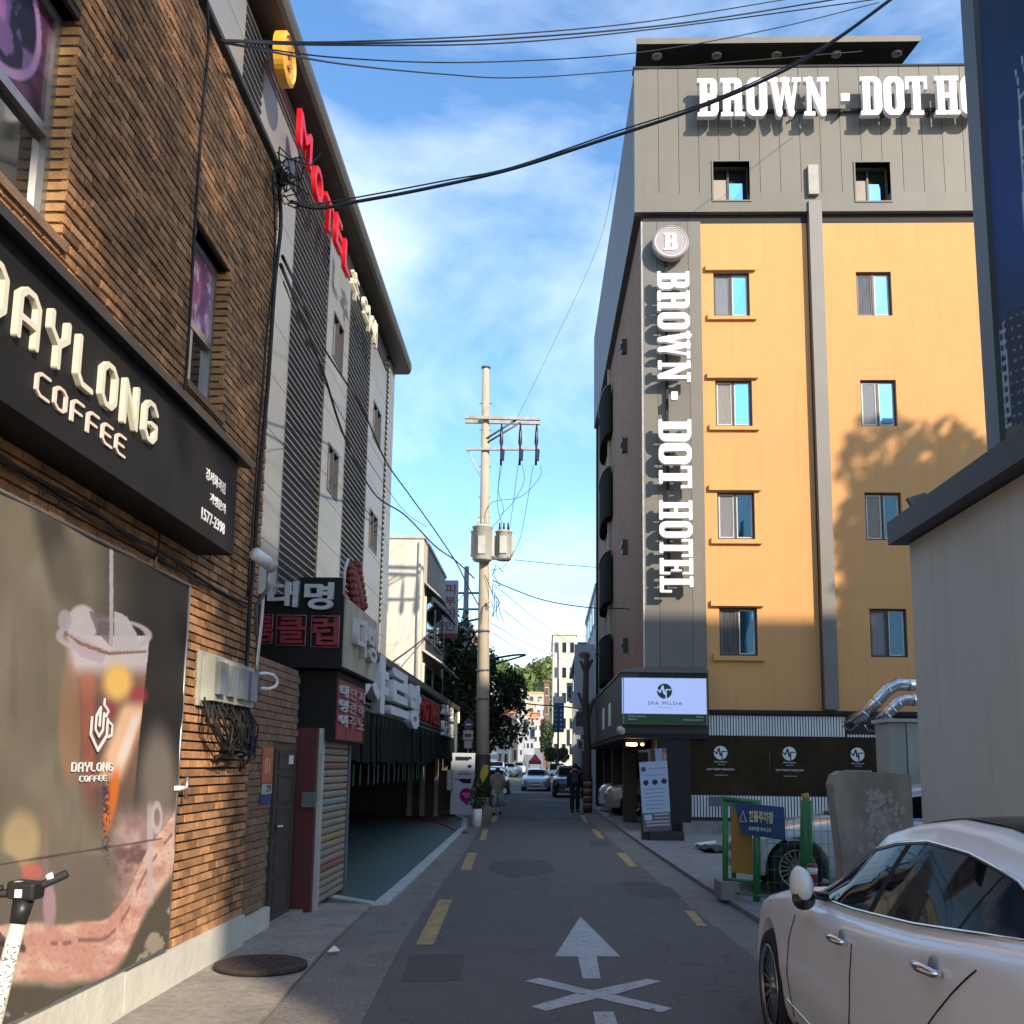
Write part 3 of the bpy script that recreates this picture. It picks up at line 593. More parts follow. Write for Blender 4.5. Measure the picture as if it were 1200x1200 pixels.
# ------------------------------------------------------------ printed banner with the iced drink
def poster_fn(u, v, X, Y, Z):
    px, py = prj(X, Y, Z)
    c = np.ones(u.shape+(3,))*np.array([130, 122, 106])/255.
    n = fbm(px*.011, py*.006, 4); n2 = fbm(px*.06, py*.01, 8)
    dk = sst(px, 60, 175)*(1-sst(py, 860, 1010)); dk = np.clip(dk+(1-sst(np.abs(px-55-(py-600)*.25), 8, 28))*(1-sst(py, 650, 760))*.7, 0, 1)
    c = mixc(c, (52, 50, 49), dk*.95); c = mixc(c, (168, 160, 142), sst(n, .45, .75)*.5*(1-dk)); c = mixc(c, (110, 104, 88), sst(n2, .5, .8)*.35*(1-dk))
    c = mixc(c, (110, 105, 95), (1-sst(np.hypot((px-80)/30, (py-665)/45), .3, 1.1))*.8)
    c = mixc(c, (150, 138, 128), (1-sst(np.hypot((px-185)/26, (py-910)/75), .4, 1.1))*.8)
    # tumbler
    def cup_l(y): return 71+(y-735)*.085
    def cup_r(y): return 174-(y-760)*.10
    ins = ((px > cup_l(py)) & (px < cup_r(py)) & (py > 745)).astype(float)*(1-sst(py, 880, 985)*.92)*sst(px-cup_l(py), 0, 14+(py-745)*.05)
    c = mixc(c, (150, 116, 100), ins*.85)
    c = mixc(c, (98, 74, 70), ins*sst(py, 800, 830)*(1-sst(np.abs(px-100), 14, 30))*.6); c = mixc(c, (206, 196, 200), ins*(1-sst(py, 775, 800)))
    c = mixc(c, (235, 120, 90), ins*(1-sst(np.abs(px-103), 4, 12))*sst(py, 780, 800)*.4)
    c = mixc(c, (250, 200, 115), (1-sst(np.hypot((px-138)/22, (py-800)/28), .4, 1.1)))
    c = mixc(c, (175, 70, 85), (1-sst(np.hypot((px-163)/14, (py-815)/16), .4, 1.))*.7)
    c = mixc(c, (175, 70, 85), (1-sst(np.hypot((px-128)/10, (py-832)/14), .4, 1.))*.8)
    ang = (px-150)+(py-850)*.35
    c = mixc(c, (255, 205, 165), ins*(1-sst(np.abs(ang), 8, 22))*sst(py, 815, 835)*(1-sst(py, 905, 930)))
    c = mixc(c, (255, 236, 224), ins*(1-sst(np.abs(ang-6), 2, 9))*sst(py, 830, 845)*(1-sst(py, 880, 915)))
    c = mixc(c, (240, 130, 62), (1-sst(np.hypot((px-130-(940-py)*.18)/9, (py-940)/46), .5, 1.05)))
    c = mixc(c, (120, 80, 78), ins*sst(fbm(px*.07, py*.04, 21), .45, .75)*.5*sst(py, 850, 900))
    c = mixc(c, (90, 72, 84), (1-sst(np.abs(px-124), 2, 6))*sst(py, 905, 925)*(1-sst(py, 1010, 1020))*sst(vnoise(px*.6, py*.5, 3), .4, .5))
    c = mixc(c, (176, 130, 100), (1-sst(np.hypot((px-82)/15, (py-850)/85), .7, 1.))*.6)
    # rim, ice
    rim = np.abs(np.hypot((px-122)/52, (py-745)/19)-1); c = mixc(c, (190, 180, 190), (1-sst(rim, .05, .12))*.9)
    c = mixc(c, (200, 194, 198), (1-sst(np.hypot((px-96)/20, (py-733)/27), .8, 1.))*.95); c = mixc(c, (176, 168, 178), (1-sst(np.hypot((px-76)/9, (py-727)/14), .8, 1.))*.9)
    c = mixc(c, (192, 190, 194), inpoly(px, py, [(134, 716), (148, 722), (160, 742), (166, 764), (134, 760)])*.95); c = mixc(c, (188, 170, 184), inpoly(px, py, [(80, 740), (100, 750), (126, 762), (120, 778), (95, 770), (86, 760)])*.8)
    c = mixc(c, (120, 104, 116), inpoly(px, py, [(104, 716), (128, 722), (128, 756), (112, 738)])*.8); c = mixc(c, (140, 104, 90), inpoly(px, py, [(72, 738), (95, 752), (128, 764), (172, 762), (172, 765), (126, 768), (93, 756)])*.85)
    c = mixc(c, (176, 174, 178), (np.abs(px-130.5) < 2.2)*(py > 640)*(py < 758)*1.)
    # cloth and tray
    yb = 1078+(px-10)*-.02+fbm(px*.03, px*0, 2)*10-sst(px, 110, 175)*(px-110)*1.35
    cl = sst(py, yb-2, yb+3)*(1-sst(py, yb+62, yb+74)); c = mixc(c, (226, 168, 152), cl*.95); c = mixc(c, (246, 214, 192), cl*sst(fbm(px*.05, py*.09, 6), .35, .75)*.8)
    c = mixc(c, (170, 110, 108), cl*sst(fbm(px*.4, py*.3, 31), .5, .8)*.35)
    c = mixc(c, (120, 90, 90), cl*(1-sst(np.abs(py-(yb+22)), 1, 4))*sst(vnoise(px*.16, py*0, 7), .45, .5)*.6)
    tr = sst(py, 1000, 1006)*(1-sst(py, yb-6, yb+2)); c = mixc(c, (128, 118, 108), tr*(1-sst(px, 110, 140))*.9)
    rt = sst(px, 120, 150)*sst(py, 935, 975)*(1-sst(py, yb-4, yb+2)); c = mixc(c, (190, 150, 146), rt*.75); c = mixc(c, (222, 198, 192), rt*sst(fbm(px*.05, py*.03, 14), .4, .75)*.8); c = mixc(c, (104, 76, 78), rt*sst(fbm(px*.05, py*.05, 17), .5, .72)*.7)
    c = mixc(c, (212, 200, 202), (1-sst(np.abs(px-176), 2, 5))*sst(py, 935, 950)*(1-sst(py, 1050, 1065))*.75)
    ring = np.abs(np.hypot((px-184)/5, (py-958)/15)-1); c = mixc(c, (218, 206, 208), (1-sst(ring, .2, .4))*.8)
    c = mixc(c, (212, 184, 140), (1-sst(np.hypot((px-25)/28, (py-985)/42), .5, 1.1))*.8); c = mixc(c, (228, 120, 108), (1-sst(np.hypot((px-38)/18, (py-1022)/12), .5, 1.1))*.8)
    c = mixc(c, (132, 124, 110), (1-sst(np.hypot((px-5)/24, (py-1025)/28), .7, 1.))*.9); c = mixc(c, (150, 128, 116), (1-sst(np.abs(px-53), 3, 5))*sst(py, 940, 945)*(1-sst(py, 1030, 1036)))
    c = mixc(c, (196, 160, 172), (1-sst(np.hypot((px-58)/9, (py-1062)/32), .6, 1.1))*.9)
    c = mixc(c, (60, 44, 44), (1-sst(np.abs(py-(1010-(px-20)*.16)), .6, 1.6))*(px < 190)*.55)
    c = mixc(c, (96, 88, 80), sst(py, yb+72, yb+78)*.85); c = mixc(c, (190, 178, 158), sst(py, yb+100, yb+106)*sst(fbm(px*.05, py*.05, 40), .5, .6)*.8)
    return c*.88
bn = thing('banner', 'large printed banner of an iced coffee tumbler fixed on the brick wall', 'banner', (WX+.03, 5.5, .3))
pz = ip([(2.93, 3.), (2.93, 4.77), (2.90, 6.2), (2.90, 6.9), (2.88, 7.42)])
print_panel('printed_sheet', (WX+.03, 2.6, .315), (0, 4.80, 0), (0, 0, 2.585), 620, 370, poster_fn, bn, rough=.6, bump=.25, wob=lambda u, v: .006*np.sin(u*23+v*5)*np.sin(v*9+u*3)+.004*np.sin(v*31))
ef = MB()
for a_, c_ in (((WX+.028, 2.6, 2.90), (WX+.028, 7.4, 2.90)), ((WX+.028, 7.4, .315), (WX+.028, 7.4, 2.90)), ((WX+.028, 2.6, .315), (WX+.028, 7.4, .315))): ef.tube([a_, c_], .011, 6)
ef.build('batten', silver, bn)
for s, y_, w_, z_, h_ in (('DAYLONG', 84, 133, 893, 11), ('COFFEE', 93, 125, 909, 7)):
    A = onx(y_, z_, WX+.04); B = onx(w_, z_, WX+.04); h = h_*A[1]/1200*1.05; tb = TECH(.15); n_ = strlen(s, tb, .12)
    glyphs(s, tb, 'tp', (WX+.039, A[1], A[2]-h), (0, 1, 0), (0, 0, h), .004, white_l, bn, .12, squash=(B[1]-A[1])/(n_*h), res=24)
lg = U(sg([(.1, .62), (.1, .32), (.42, .05), (.74, .32), (.74, .62)], .07), sg([(.27, .66), (.27, .42), (.42, .3), (.57, .42), (.57, .72)], .06), sg([(.27, .66), (.42, .82), (.42, .5)], .07), sg([(.80, .3), (.95, .34), (.95, .52), (.80, .58)], .05), sg([(.55, .98), (.55, .88), (.74, .78), (.66, .68)], .06))
A = onx(102, 878, WX+.04); B = onx(131, 878, WX+.04); C_ = onx(102, 812, WX+.04)
me = sdf_glyph(lg, 1., 40); me.materials.append(white_l)
o = bpy.data.objects.new('cup_emblem', me); COL.objects.link(o); o.parent = bn
hh = A[1]*66/1200
M = Matrix(((0, 0, .004, WX+.039), ((B[1]-A[1]), 0, 0, A[1]), (0, hh, 0, A[2]-.02), (0, 0, 0, 1))); M.translation -= bn.location; o.matrix_local = M
# ------------------------------------------------------------ wall fittings
em = thing('meter_box_row', 'row of four grey electric meters with a tangle of black wires on brick corner', 'electric meters', (WX, 8.2, 2.0))
for i in range(4):
    y = 7.78+i*.28
    a = MB().box(WX+.01, WX+.13, y, y+.225, 2.08, 2.42).build('meter', meter_m, em)
    MB().box(WX+.131, WX+.17, y+.02, y+.205, 2.13, 2.38).build('glass_cover', mat('meter_glass', (.22, .24, .22), .2, .2, 12.), a)
MB().box(WX-.02, WX+.03, 7.74, 8.92, 2.04, 2.46).build('back_board', meter_m, em)
t_ = MB()
for i in range(26):
    y = 7.7+random.random()*1.25; e = Vector((WX+.06+random.random()*.12, 8.5+random.gauss(0, .22), 1.72+random.gauss(0, .06)))
    p0 = Vector((WX+.08, y, 2.1)); m1 = p0+Vector((random.uniform(0, .1), random.gauss(0, .1), -.18)); t_.tube([p0, m1, (m1+e)/2+Vector((.03, random.gauss(0, .1), -.1)), e, e+Vector((0, random.gauss(0, .12), random.uniform(-.02, .12)))], .009, 5)
t_.build('wire_tangle', cable_m, em, kind='stuff')
cc = thing('security_camera', 'white tubular security camera on a bent bracket at the brick corner', 'security camera', (WX, 8.9, 3.2))
A = Vector(onx(297, 648, -2.50)); B = Vector(onx(320, 664, -2.38)); dd = (B-A).normalized()
MB().tube([A, A+dd*.01, B-dd*.06], [.05, .055, .055], 12).build('housing', white_l, cc); MB().tube([B-dd*.06, B], [.058, .06], 12).build('lens_hood', steel_l, cc)
m_ = A.lerp(B, .8)
MB().tube([B-dd*.05-Vector((0, 0, .05)), B-dd*.05-Vector((0, 0, .22)), Vector((WX+.08, 8.95, 3.0)), Vector((WX+.05, 9.1, 2.75))], .018, 8).build('bracket', silver, cc)
cp = thing('conduit_pipe', 'long white conduit bent upward beside the brick corner', 'conduit', (WX, 9.2, 2.1))
MB().tube([(WX+.06, 9.22, 3.15), (WX+.05, 9.24, 2.9), (WX+.04, 9.2, 2.5), (WX+.04, 9.24, 2.25)], .02, 8).build('pipe', silver, cp)
MB().tube([(WX+.04, 9.3, 2.42), (WX+.07, 9.45, 2.435), (WX+.1, 9.56, 2.43), (WX+.12, 9.62, 2.40), (WX+.12, 9.64, 2.36), (WX+.11, 9.6, 2.32), (WX+.08, 9.5, 2.295), (WX+.05, 9.35, 2.29)], .016, 8).build('white_loop', white_l, cp)
def cable(label, pts, r=.012, name='cable', grp=None, n=5, sub=8):
    """smooth cable through points (Catmull-Rom)"""
    P = [Vector(p) for p in pts]; P = [P[0]*2-P[1]]+P+[P[-1]*2-P[-2]]; out = []
    for i in range(1, len(P)-2):
        for k_ in range(sub):
            t = k_/sub; a, b_, c, d = P[i-1:i+3]
            out.append(.5*((2*b_)+(c-a)*t+(2*a-5*b_+4*c-d)*t*t+(3*b_-a-3*c+d)*t**3))
    out.append(P[-2]); return MB().tube(out, r, n).build(name, cable_m, None, label, 'cable', grp, loc=tuple(P[1]))
def W(px, py, dx=.03): return onx(px, py, WX+dx)
cable('slack black cable running along the brick wall under the coffee sign', [W(-30, 515), W(0, 535, .06), W(40, 560), W(100, 592, .05), W(150, 628), W(187, 645, .05), W(230, 675), W(262, 695, .05), W(290, 708)], .013)
cable('thinner black cable sagging just below the thick one on the brick wall', [W(-30, 530), W(0, 545, .05), W(50, 572), W(110, 612, .05), W(150, 632), W(215, 672), W(288, 712)], .009)
cable('black vertical cable down the near brick facade between two pink windows', [W(240, -30), W(244, 20, .05), W(244, 60), W(238, 130, .04), W(230, 240), W(219, 430, .04), W(212, 470)], .012)
cable('thick black riser cable at the far edge of the brick wall', [W(324, 190, .06), W(329, 260, .04), W(322, 330, .06), W(314, 450, .04), W(304, 560, .06), W(297, 660, .04), W(292, 720, .06), W(290, 765, .04), W(288, 790, .06)], .02)
cable('thin riser cable just inside the edge of the brick wall', [W(320, 205, .05), W(322, 300, .05), W(312, 400, .03), W(300, 560, .05), W(290, 700, .05)], .01)
cable('short dark drop wire between sign and cable on the wall', [W(189, 600, .04), W(186, 640, .05), W(181, 665, .04)], .008)
random.seed(11)
tg = MB()
for i in range(22):
    a = Vector(W(325+random.gauss(0, 3), 207+random.gauss(0, 12), .05)); pts = [a]
    for k_ in range(4): a = a+Vector((abs(random.gauss(.03, .05)), random.gauss(.03, .10), random.gauss(-.02, .10))); pts.append(a)
    tg.tube(pts, .008, 4)
tg.build('cable_tangle', cable_m, None, 'black knot of cables at the upper corner of the brick wall', 'cable', loc=tuple(W(325, 205, .05)))
sp = thing('wall_tap', 'small white pipe stub sticking out beside the banner', 'pipe stub', W(212, 925))
A = Vector(W(204, 924, .03)); MB().tube([A, A+Vector((.03, .17, 0))], .018, 8).build('stub', white_l, sp); MB().tube([A+Vector((.03, .17, -.08)), A+Vector((.03, .17, .08))], .012, 6).build('valve_rod', silver, sp)
# ------------------------------------------------------------ side entrance: red brick, door, pillar, roller shutter
PX = -2.72
en = thing('entrance_block', 'low red brick entrance block between the coffee shop and roller shutter', 'building', (PX, 10.2, 0))
mbw = MB().box(-5, PX-.03, Y1+.04, 11.30, 0, 2.58); mbw.build('mortar_wall', mortar2, en)
me2 = brick_mesh(MB().box(-.04, 0, -.095, .095, -.033, .033), brick2_m, 'brick')
cnt = 0
for r in range(33):
    z = .24+r*.072; y = Y1+.05+(.1 if r % 2 else 0)
    if r % 2 == 0: pass
    while y+.19 < 11.28:
        if not (y+.19 > 10.28 and z < 1.80):
            o = bpy.data.objects.new('brick', me2); COL.objects.link(o); o.parent = en; o.location = Vector((PX+random.uniform(-.004, .004), y+.095, z+.033))-en.location; cnt += 1
        y += .2
box('plinth', whitewash, (PX-.03, PX+.03, Y1+.04, 10.28, 0, .22), en)
dr = box('door', mat('door_brown', (.045, .038, .030), .5, .12, 6., stretch=(1, 8, 1)), (PX-.06, PX+.005, 10.31, 11.18, .06, 1.76), en)
for i, (a_, c_) in enumerate(((1.55, 1.72), (1.22, 1.5), (.88, 1.16), (.5, .82), (.12, .44))):
    f = MB(); y0_, y1_ = 10.42, 11.06
    for q in ((y0_, y1_, a_, a_+.025), (y0_, y1_, c_-.025, c_), (y0_, y0_+.025, a_+.025, c_-.025), (y1_-.025, y1_, a_+.025, c_-.025)): f.box(PX+.006, PX+.02, *q)
    f.build('panel_moulding', MATS['door_brown'], dr)
MB().tube([(PX+.01, 10.4, .98), (PX+.06, 10.4, .98), (PX+.06, 10.55, .98)], .016, 8).build('handle', galv, dr)
box('notice', white_l, (PX+.006, PX+.01, 10.85, 11.1, 1.6, 1.72), dr)
box('door_step', concrete, (PX-.02, PX+.12, 10.28, 11.3, 0, .06), en)
lt_ = thing('paper_litter', 'crumpled white paper scrap on the left gutter', 'litter', tuple(onz(391, 1115)))
Q = Vector(onz(391, 1115, .03)); MB().add([Q+Vector((a, b, c)) for a, b, c in ((-.05, -.03, 0), (.04, -.04, .01), (.05, .04, 0), (-.03, .05, .02), (0, 0, .05), (.02, .02, .035))], [(0, 1, 4), (1, 5, 4), (1, 2, 5), (2, 3, 5), (3, 4, 5), (3, 0, 4)]).build('scrap', white_l, lt_)
os_ = box('orange_notice', mat('orange_sign', (.50, .13, .05), .6), (PX+.004, PX+.012, 9.82, 10.2, 1.42, 1.76), None, label='small orange notice board fixed beside the brown door', cat='sign')
text('lettering', '01', (PX+.0125, 9.9, 1.5), (0, .18, 0), (0, 0, .16), mat('pale_orange', (.7, .4, .3), .6), .003, .01, os_)
bs_ = box('address_plate', mat('blue_sign', (.02, .05, .2), .5), (PX+.004, PX+.012, 9.8, 10.18, 1.22, 1.30), None, label='small blue address plate under the orange notice', cat='sign')
gs_ = box('grey_plate', steel_l, (PX+.004, PX+.012, 9.85, 10.2, 1.31, 1.41), None, label='small grey plate between the orange notice and blue plate', cat='sign')
text('lettering', '29', (PX+.0125, 10.0, 1.33), (0, .16, 0), (0, 0, .07), dark_grey, .003, .006, gs_)
sh = thing('roller_shutter', 'closed roller shutter with beige, red, blue and yellow slats', 'roller shutter', (-2.55, 12.2, 0))
SX = -2.55
box('red_pillar', mat('maroon', (.085, .012, .015), .6), (SX-.3, SX+.02, 11.32, 11.42, 0, 2.0), sh)
box('steel_post', steel_l, (SX-.3, SX+.06, 11.43, 11.56, 0, 2.0), sh); box('steel_post', steel_d, (SX-.3, SX+.03, 13.2, 13.3, 0, 2.0), sh)
cols = [(.26, .22, .17)]*40
for i in (3, 4): cols[-i] = (.26, .22, .17)
zb = .04; i = 0
smats = {'b': mat('slat_beige', (.27, .225, .17), .55, .1, dirt=.3), 'r': mat('slat_red', (.28, .10, .085), .55, .1, dirt=.3), 'c': mat('slat_blue', (.2, .24, .26), .55, .1, dirt=.3), 'y': mat('slat_yellow', (.34, .23, .10), .55, .1, dirt=.3)}
pat = {18: 'r', 13: 'c', 8: 'y', 4: 'r'}
for i in range(23):
    z = .05+i*.083
    MB().prism([(SX-.03, 11.56, z), (SX+.005, 11.56, z+.008), (SX+.012, 11.56, z+.04), (SX+.005, 11.56, z+.074), (SX-.03, 11.56, z+.08)], (0, 1.63, 0)).build('slat', smats[pat.get(i, 'b')], sh)
box('wall_mailbox', steel_d, (SX-.1, SX+.04, 11.22, 11.31, 1.14, 1.3), None, label='small grey meter box fixed between door and red pillar', cat='meter box')
# black neon sign box over the shutter
nb = thing('neon_box_sign', 'weathered black box sign with white and dark red neon Korean letters', 'sign', (-2.6, 12.3, 2.5))
A = ony(403, 697, 11.3); BX0, BX1 = -3.25, float(A[0])
ztop = float(A[2]); zbt = float(ony(403, 783, 11.3)[2])
box('upper_box', sign_black, (BX0, BX1, 11.3, 13.5, zbt, ztop), nb)
pp = MB().prism([(BX1+.002, 11.34, zbt+.02), (BX1+.002, 13.5, zbt+.02), (BX1+.002, 13.5, ztop-.02), (BX1+.002, 11.34, ztop-.02)], (.02, 0, 0)).build('side_panel', mat('dirty_cream', (.40, .36, .28), .7, .2, 5., dirt=.6, grime=(.18, .14, .09)), nb)
text('side_lettering', '다방', (BX1+.024, 11.75, zbt+.22), (0, 1.5, 0), (0, 0, .45), pale_metal, .07, .02, nb)
lo0, lo1 = ony(356, 800, 11.5), ony(392, 868, 11.5)
LX1 = float(lo1[0]); zl = float(lo1[2])
box('lower_box', sign_black, (-3.2, LX1, 11.5, 13.35, zl, zbt-.01), nb)
def F(px, py, y=11.28): return Vector(ony(px, py, y))
def ftext(s, x0, x1, y0, y1, m, dep=.03, bold=.03, nm='neon_letter'):
    P = F(x0, y1); Q = F(x1, y1); T_ = F(x0, y0); return text(nm, s, P, (Q.x-P.x, 0, 0), (0, 0, T_.z-P.z), m, dep, bold, nb)
neon_w = mat('neon_white', (.50, .53, .55), .5, .1, 12.); neon_r = mat('neon_red', (.26, .02, .035), .5, .2, 12.)
ftext('대', 314, 350, 682, 712, neon_w, .06); ftext('명', 357, 391, 683, 715, neon_w, .06)
ftext('룸', 303, 319, 722, 752, neon_r, bold=.025); ftext('클', 325, 357, 723, 754, neon_r, bold=.025); ftext('럽', 366, 396, 724, 756, neon_r, bold=.025)
fr_ = MB()
for x0, x1, y0, y1 in ((300, 320, 720, 754), (323, 359, 721, 756), (364, 398, 722, 758)):
    a = F(x0, y1, 11.275); c = F(x1, y0, 11.275)
    fr_.tube([(a.x, 11.275, a.z), (c.x, 11.275, a.z), (c.x, 11.275, c.z), (a.x, 11.275, c.z), (a.x, 11.275, a.z)], .006, 5)
fr_.build('neon_outline', mat('neon_pink_tube', (.42, .2, .2), .4), nb)
box('backing_arch', sign_black, (float(F(350, 700).x), float(F(400, 700).x), 11.31, 11.36, ztop, float(F(380, 676).z)), nb)
for yy, s in ((11.55, '대명여관'), (12.1, '단란주점'), (12.65, '지하노래')):
    for i, ch in enumerate(s):
        zz = zbt-.12-.17*(i+1)
        if zz < zl+.02: continue
        text('neon_letter', ch, (LX1+.012, yy+.05, zz), (0, .42, 0), (0, 0, .14), neon_w if yy < 12 else mat('neon_rose', (.42, .26, .25), .5), .03, .02, nb)
    box('red_board', neon_r, (LX1, LX1+.01, yy, yy+.52, zl+.02, zbt-.1), nb)
er = thing('crest_ornament', 'dark red plastic crest with stacked ribs above the neon box sign', 'ornament', (-2.5, 13.2, ztop))
ys_ = [(415, 655), (424, 660), (428, 680), (428, 700), (425, 722)]
cm_ = mat('crest_red', (.16, .02, .012), .5, .3, 10.)
for k_ in range(2):
    for i in range(7):
        a = Vector(ony(409+k_*9+i*1.2, 664+i*8-k_*2, 12.3+k_*.35)); MB().lathe([(0, -.05), (.05, -.05), (.07, 0), (.05, .05), (0, .06)], a, (.25, .1, 1), 10).build('rib', cm_, er)
a, c = Vector(ony(413, 664, 12.5)), Vector(ony(424, 730, 12.6)); MB().tube([a, a.lerp(c, .5), c], [.05, .08, .04], 8).build('stem', cm_, er)
MB().tube([Vector(ony(402, 700, 12.1)), Vector(ony(404, 668, 12.1)), Vector(ony(408, 655, 12.2))], .02, 6).build('arm', pale_metal, er); MB().tube([Vector(ony(398, 702, 12.1)), Vector(ony(400, 675, 12.1))], .014, 6).build('arm', pale_metal, er)
MB().tube([Vector(ony(430, 800, 13.6)), Vector(ony(428, 770, 13.6)), Vector(ony(425, 752, 13.6)), Vector(ony(427, 735, 13.6))], [.03, .07, .05, .02], 8).build('yellow_tassel', mat('ochre', (.42, .22, .03), .6), er)
# ------------------------------------------------------------ motel
MX = -4.5
mo = thing('motel_building', 'grey panelled motel with dark louvre bands and a deep brown eave', 'building', (MX, 20, 0))
box('core', dark_void, (-13, MX-.28, 10.4, 28.3, 2.75, 12.95), mo)
box('end_wall', cool_w, (-13, MX-.05, 28.31, 28.45, 3.9, 12.9), mo)
wn_m = [(20.0, 21.05, 9.95, 10.95), (20.0, 21.05, 7.1, 8.1), (25.0, 26.2, 9.85, 10.85), (25.0, 26.2, 7.0, 8.0)]
def mpanel(y0, y1, z0, z1, m=motel_p, seam=True):
    n_ = max(1, round((z1-z0)/.88)); h = (z1-z0)/n_
    for i in range(n_):
        a, c = z0+i*h+.006, z0+(i+1)*h-.006; ws = [w for w in wn_m if w[0] > y0 and w[1] < y1 and w[2] < c and w[3] > a]
        b_ = MB()
        if ws:
            w = ws[0]; b_.box(MX-.06, MX, y0+.004, w[0], a, c); b_.box(MX-.06, MX, w[1], y1-.004, a, c)
            if w[2] > a: b_.box(MX-.06, MX, w[0], w[1], a, w[2])
            if w[3] < c: b_.box(MX-.06, MX, w[0], w[1], w[3], c)
        else: b_.box(MX-.06, MX, y0+.004, y1-.004, a, c)
        b_.build('cladding_panel', m, mo)
mpanel(10.45, 13.4, 4.5, 12.9)
mpanel(14.4, 16.6, 4.2, 12.35); mpanel(19.4, 21.6, 4.2, 12.3); mpanel(24.3, 26.9, 4.2, 12.3); mpanel(27.35, 28.32, 4.2, 12.9)
box('joint_backing', dark_grey, (MX-.2, MX-.07, 10.45, 28.3, 4.2, 12.9), mo)
def louvre(y0, y1, z0, z1, p=.135):
    n_ = int((z1-z0)/p)
    for i in range(n_):
        z = z0+i*p; MB().prism([(MX-.05, y0, z), (MX+.005, y0, z+.03), (MX+.005, y0, z+.055), (MX-.05, y0, z+.026)], (0, y1-y0, 0)).build('louvre_slat', louvre_m, mo)
louvre(13.42, 14.38, 5.6, 12.85); louvre(16.62, 19.36, 4.4, 12.3); louvre(21.62, 24.28, 5., 12.3); louvre(26.92, 27.33, 5.4, 12.85, .15)
for z in np.arange(12.38, 12.9, .135):
    MB().prism([(MX-.05, 14.39, z), (MX+.005, 14.39, z+.03), (MX+.005, 14.39, z+.055), (MX-.05, 14.39, z+.026)], (0, 12.5, 0)).build('louvre_slat', louvre_m, mo)
for y in (16.6, 19.38, 21.6, 24.29): box('corner_trim', brown_dark if y in (19.38, 24.29) else steel_d, (MX-.06, MX+.012, y, y+.018, 4.3, 12.3), mo)
for w in wn_m:
    wf = MB()
    for q in ((w[0], w[1], w[2], w[2]+.05), (w[0], w[1], w[3]-.05, w[3]), (w[0], w[0]+.05, w[2]+.05, w[3]-.05), (w[1]-.05, w[1], w[2]+.05, w[3]-.05), ((w[0]+w[1])/2-.03, (w[0]+w[1])/2+.03, w[2]+.05, w[3]-.05)): wf.box(MX-.09, MX+.012, *q)
    f = wf.build('window', fr_dark, mo); box('pane', glass_cur, (MX-.065, MX-.06, w[0]+.05, (w[0]+w[1])/2-.03, w[2]+.05, w[3]-.05), f); box('pane', glass_dark, (MX-.065, MX-.06, (w[0]+w[1])/2+.03, w[1]-.05, w[2]+.05, w[3]-.05), f)
ev = MB(); EX = -4.1
ev.add([], []); prof = [(MX-.3, 12.97), (EX-.06, 12.97), (EX, 13.03), (EX+.03, 13.15), (EX+.02, 13.3), (EX-.04, 13.38), (MX-.3, 13.4)]
ev.prism([(x, 10.3, z) for x, z in prof], (0, 18.4, 0)); ev.build('eave', eave_m, mo)
box('roof', dark_grey, (-13, MX-.31, 10.3, 28.6, 12.97, 13.4), mo)
# ground floor of the motel: dark fascia, gutter, curtain of striped strips, dark garage
gg = thing('garage_front', 'motel garage entrance with dark fascia and brown gutter roof', 'garage', (-2.9, 24, 0))
box('fascia', brown_dark, (-4.4, -2.95, 13.6, 33.0, 2.42, 3.25), gg)
MB().prism([(-4.46, 13.4, 3.62), (-2.86, 13.4, 3.30), (-2.80, 13.4, 3.32), (-2.80, 13.4, 3.45), (-2.86, 13.4, 3.48), (-4.46, 13.4, 3.85)], (0, 19.9, 0)).build('gutter_roof', eave_m, gg)
for z in (2.46, 2.56, 3.18): box('trim_rail', steel_d, (-2.94, -2.9, 13.6, 33.0, z, z+.035), gg)
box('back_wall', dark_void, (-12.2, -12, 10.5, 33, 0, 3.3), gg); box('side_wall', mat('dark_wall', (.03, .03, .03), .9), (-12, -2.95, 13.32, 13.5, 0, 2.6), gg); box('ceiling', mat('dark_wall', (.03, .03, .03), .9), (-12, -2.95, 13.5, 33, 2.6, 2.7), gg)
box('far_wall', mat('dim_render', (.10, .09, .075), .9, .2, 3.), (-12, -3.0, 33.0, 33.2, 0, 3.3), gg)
for a_, c_ in ((-4.35, -4.2), (-3.95, -3.8), (-3.5, -3.38)): box('pale_column', mat('pale_column', (.33, .29, .22), .8), (a_, c_, 32.5, 32.7, 0, 2.5), gg)
box('corner_post', steel_d, (-3.0, -2.85, 32.8, 33.0, 0, 3.3), gg)
st_d = mat('strip_dark', (.008, .013, .012), .8, spec=.1); st_g = mat('strip_green', (.035, .085, .072), .7, spec=.2); random.seed(3)
cu_ = thing('strip_curtain', 'dark green curtain of hanging striped strips across the garage mouth', 'strip curtain', (-2.92, 24, 2.4))
nst = 62
